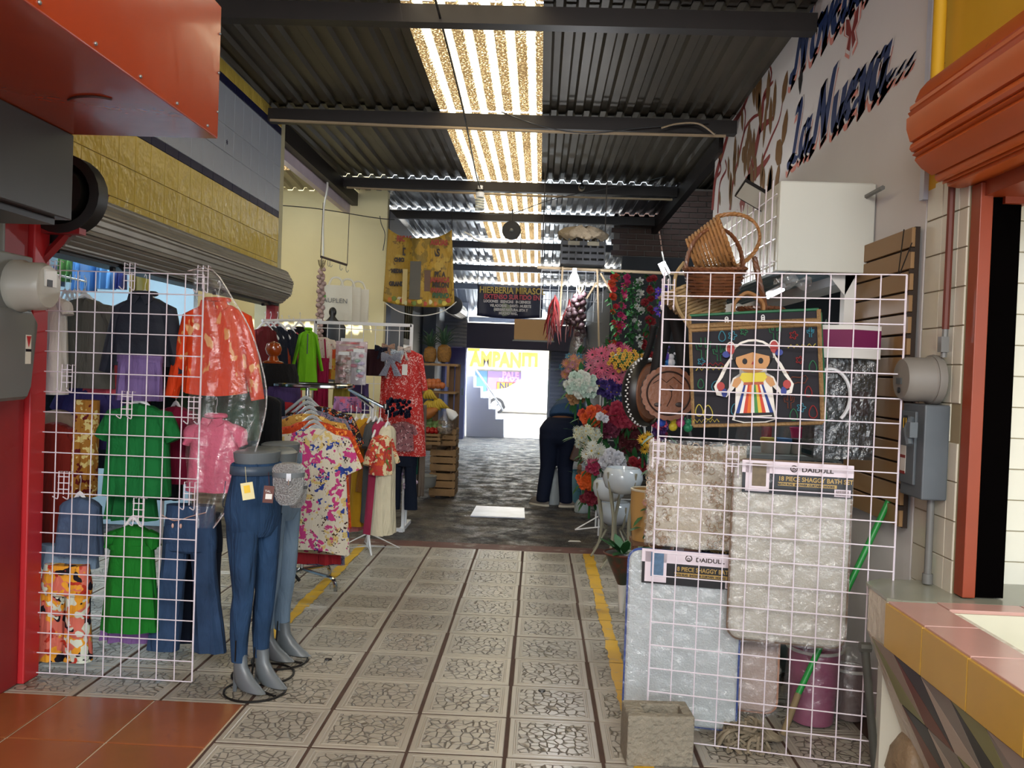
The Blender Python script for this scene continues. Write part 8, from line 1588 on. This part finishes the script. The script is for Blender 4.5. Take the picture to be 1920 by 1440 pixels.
sgn = thing('shop_sign', 'white sign board with fat yellow letters above the street shop', 'sign', ((a0.x+a1.x)/2, SY-.3, a1.z)); MB().box((a0.x-.6, SY-.35, a1.z-.1), (a1.x+1, SY-.2, a0.z+.3)).build('board', mat('sign_white', '#cfccc4', .6), sgn, False, world=True)
YLT = mat('fat_yellow_letters', '#c9a21c', .5, var=0); text('AMPANITJ', FR_CAM((a0.x-.02, SY-.36, a1.z+.05)), .80*KS, YLT, sgn, ext=.02, bold=.045, sx=.74, name='yellow_letters')
MB().box((a0.x-.6, SY-.37, a0.z+.05), (a0.x+.4, SY-.35, a0.z+.3)).build('yellow_corner', YLT, sgn, False, world=True)
b0, b1 = aty(925, 696, SY-.1), aty(978, 742, SY-.1)
LIL = mat('lilac_facade_panel', '#8a70b0', .7); pnl = thing('painted_panel', 'lilac painted panel with pink bubble lettering below the yellow sign', 'sign', ((b0.x+b1.x)/2, SY-.15, b1.z))
MB().box((b0.x-.25, SY-.12, b1.z-1.0), (b1.x, SY-.02, b0.z)).build('panel', LIL, pnl, False, world=True); MB().box((b0.x-.9, SY-.12, b1.z-1.0), (b0.x-.28, SY-.02, b0.z)).build('blue_panel', mat('blue_facade', '#4a7aa8', .7), pnl, False, world=True)
PKL = mat('pink_bubble_letters', '#d08ac0', .6, var=0); u0 = aty(942, 700, SY)
text('PALE', FR_CAM((u0.x, SY-.13, aty(940, 708, SY).z)), .34*KS, PKL, pnl, ext=.01, bold=.02, name='pink_letters', sx=.9); text('PAYA', FR_CAM((u0.x-.15, SY-.13, aty(940, 722, SY).z)), .40*KS, PKL, pnl, ext=.01, bold=.02, name='pink_letters', sx=.9)
n0, n1 = aty(933, 717, SY), aty(978, 734, SY); RDB = mat('red_border', '#b83a2c', .6)
MB().box((n0.x-.04, SY-.15, n1.z-.04), (n1.x+.0, SY-.13, n0.z+.04)).build('red_border', RDB, pnl, False, world=True); MB().box((n0.x, SY-.16, n1.z), (n1.x, SY-.15, n0.z)).build('yellow_plate', YLT, pnl, False, world=True)
text('NUG', FR_CAM((n0.x+.08, SY-.17, n1.z+.05)), .40*KS, mat('navy_letters', '#2a2c5c', .6, var=0), pnl, ext=.005, bold=.01, name='navy_letters')
vb0 = aty(978, 690, 39.0)
vn = thing('white_wall', 'bright white panel wall right of the lilac lettering across the street', 'wall', (vb0.x+3, 39.0, -.25)); MB().box((vb0.x, 38.9, -.25), (vb0.x+8, 39.1, vb0.z)).build('panel', mat('white_facade', '#dcd8d0', .8), vn, False, world=True); MB().box((vb0.x-.05, 38.85, vb0.z), (vb0.x+8.05, 39.15, vb0.z+.06)).build('capping', WHITE, vn, False, world=True)

# bluish scatter volume added to imitate back-lit glare in the far half
hz = MB().box((-1.95, 9.5, .02), (.98, 19.3, 3.3)).build('haze', MATS['white_paint'], smooth=False)
hm = bpy.data.materials.new('haze'); hm.use_nodes = True; hn = hm.node_tree.nodes; hn.clear(); ho = hn.new('ShaderNodeOutputMaterial'); vs_ = hn.new('ShaderNodeVolumeScatter'); vs_.inputs['Color'].default_value = (.62, .72, 1, 1); vs_.inputs['Density'].default_value = .028; vs_.inputs['Anisotropy'].default_value = .7
hm.node_tree.links.new(vs_.outputs[0], ho.inputs['Volume']); hz.data.materials.clear(); hz.data.materials.append(hm); hz.display_type = 'WIRE'; tag(hz, 'added bluish haze volume standing for back-lit glare in the far half of the passage', 'haze', kind='stuff')
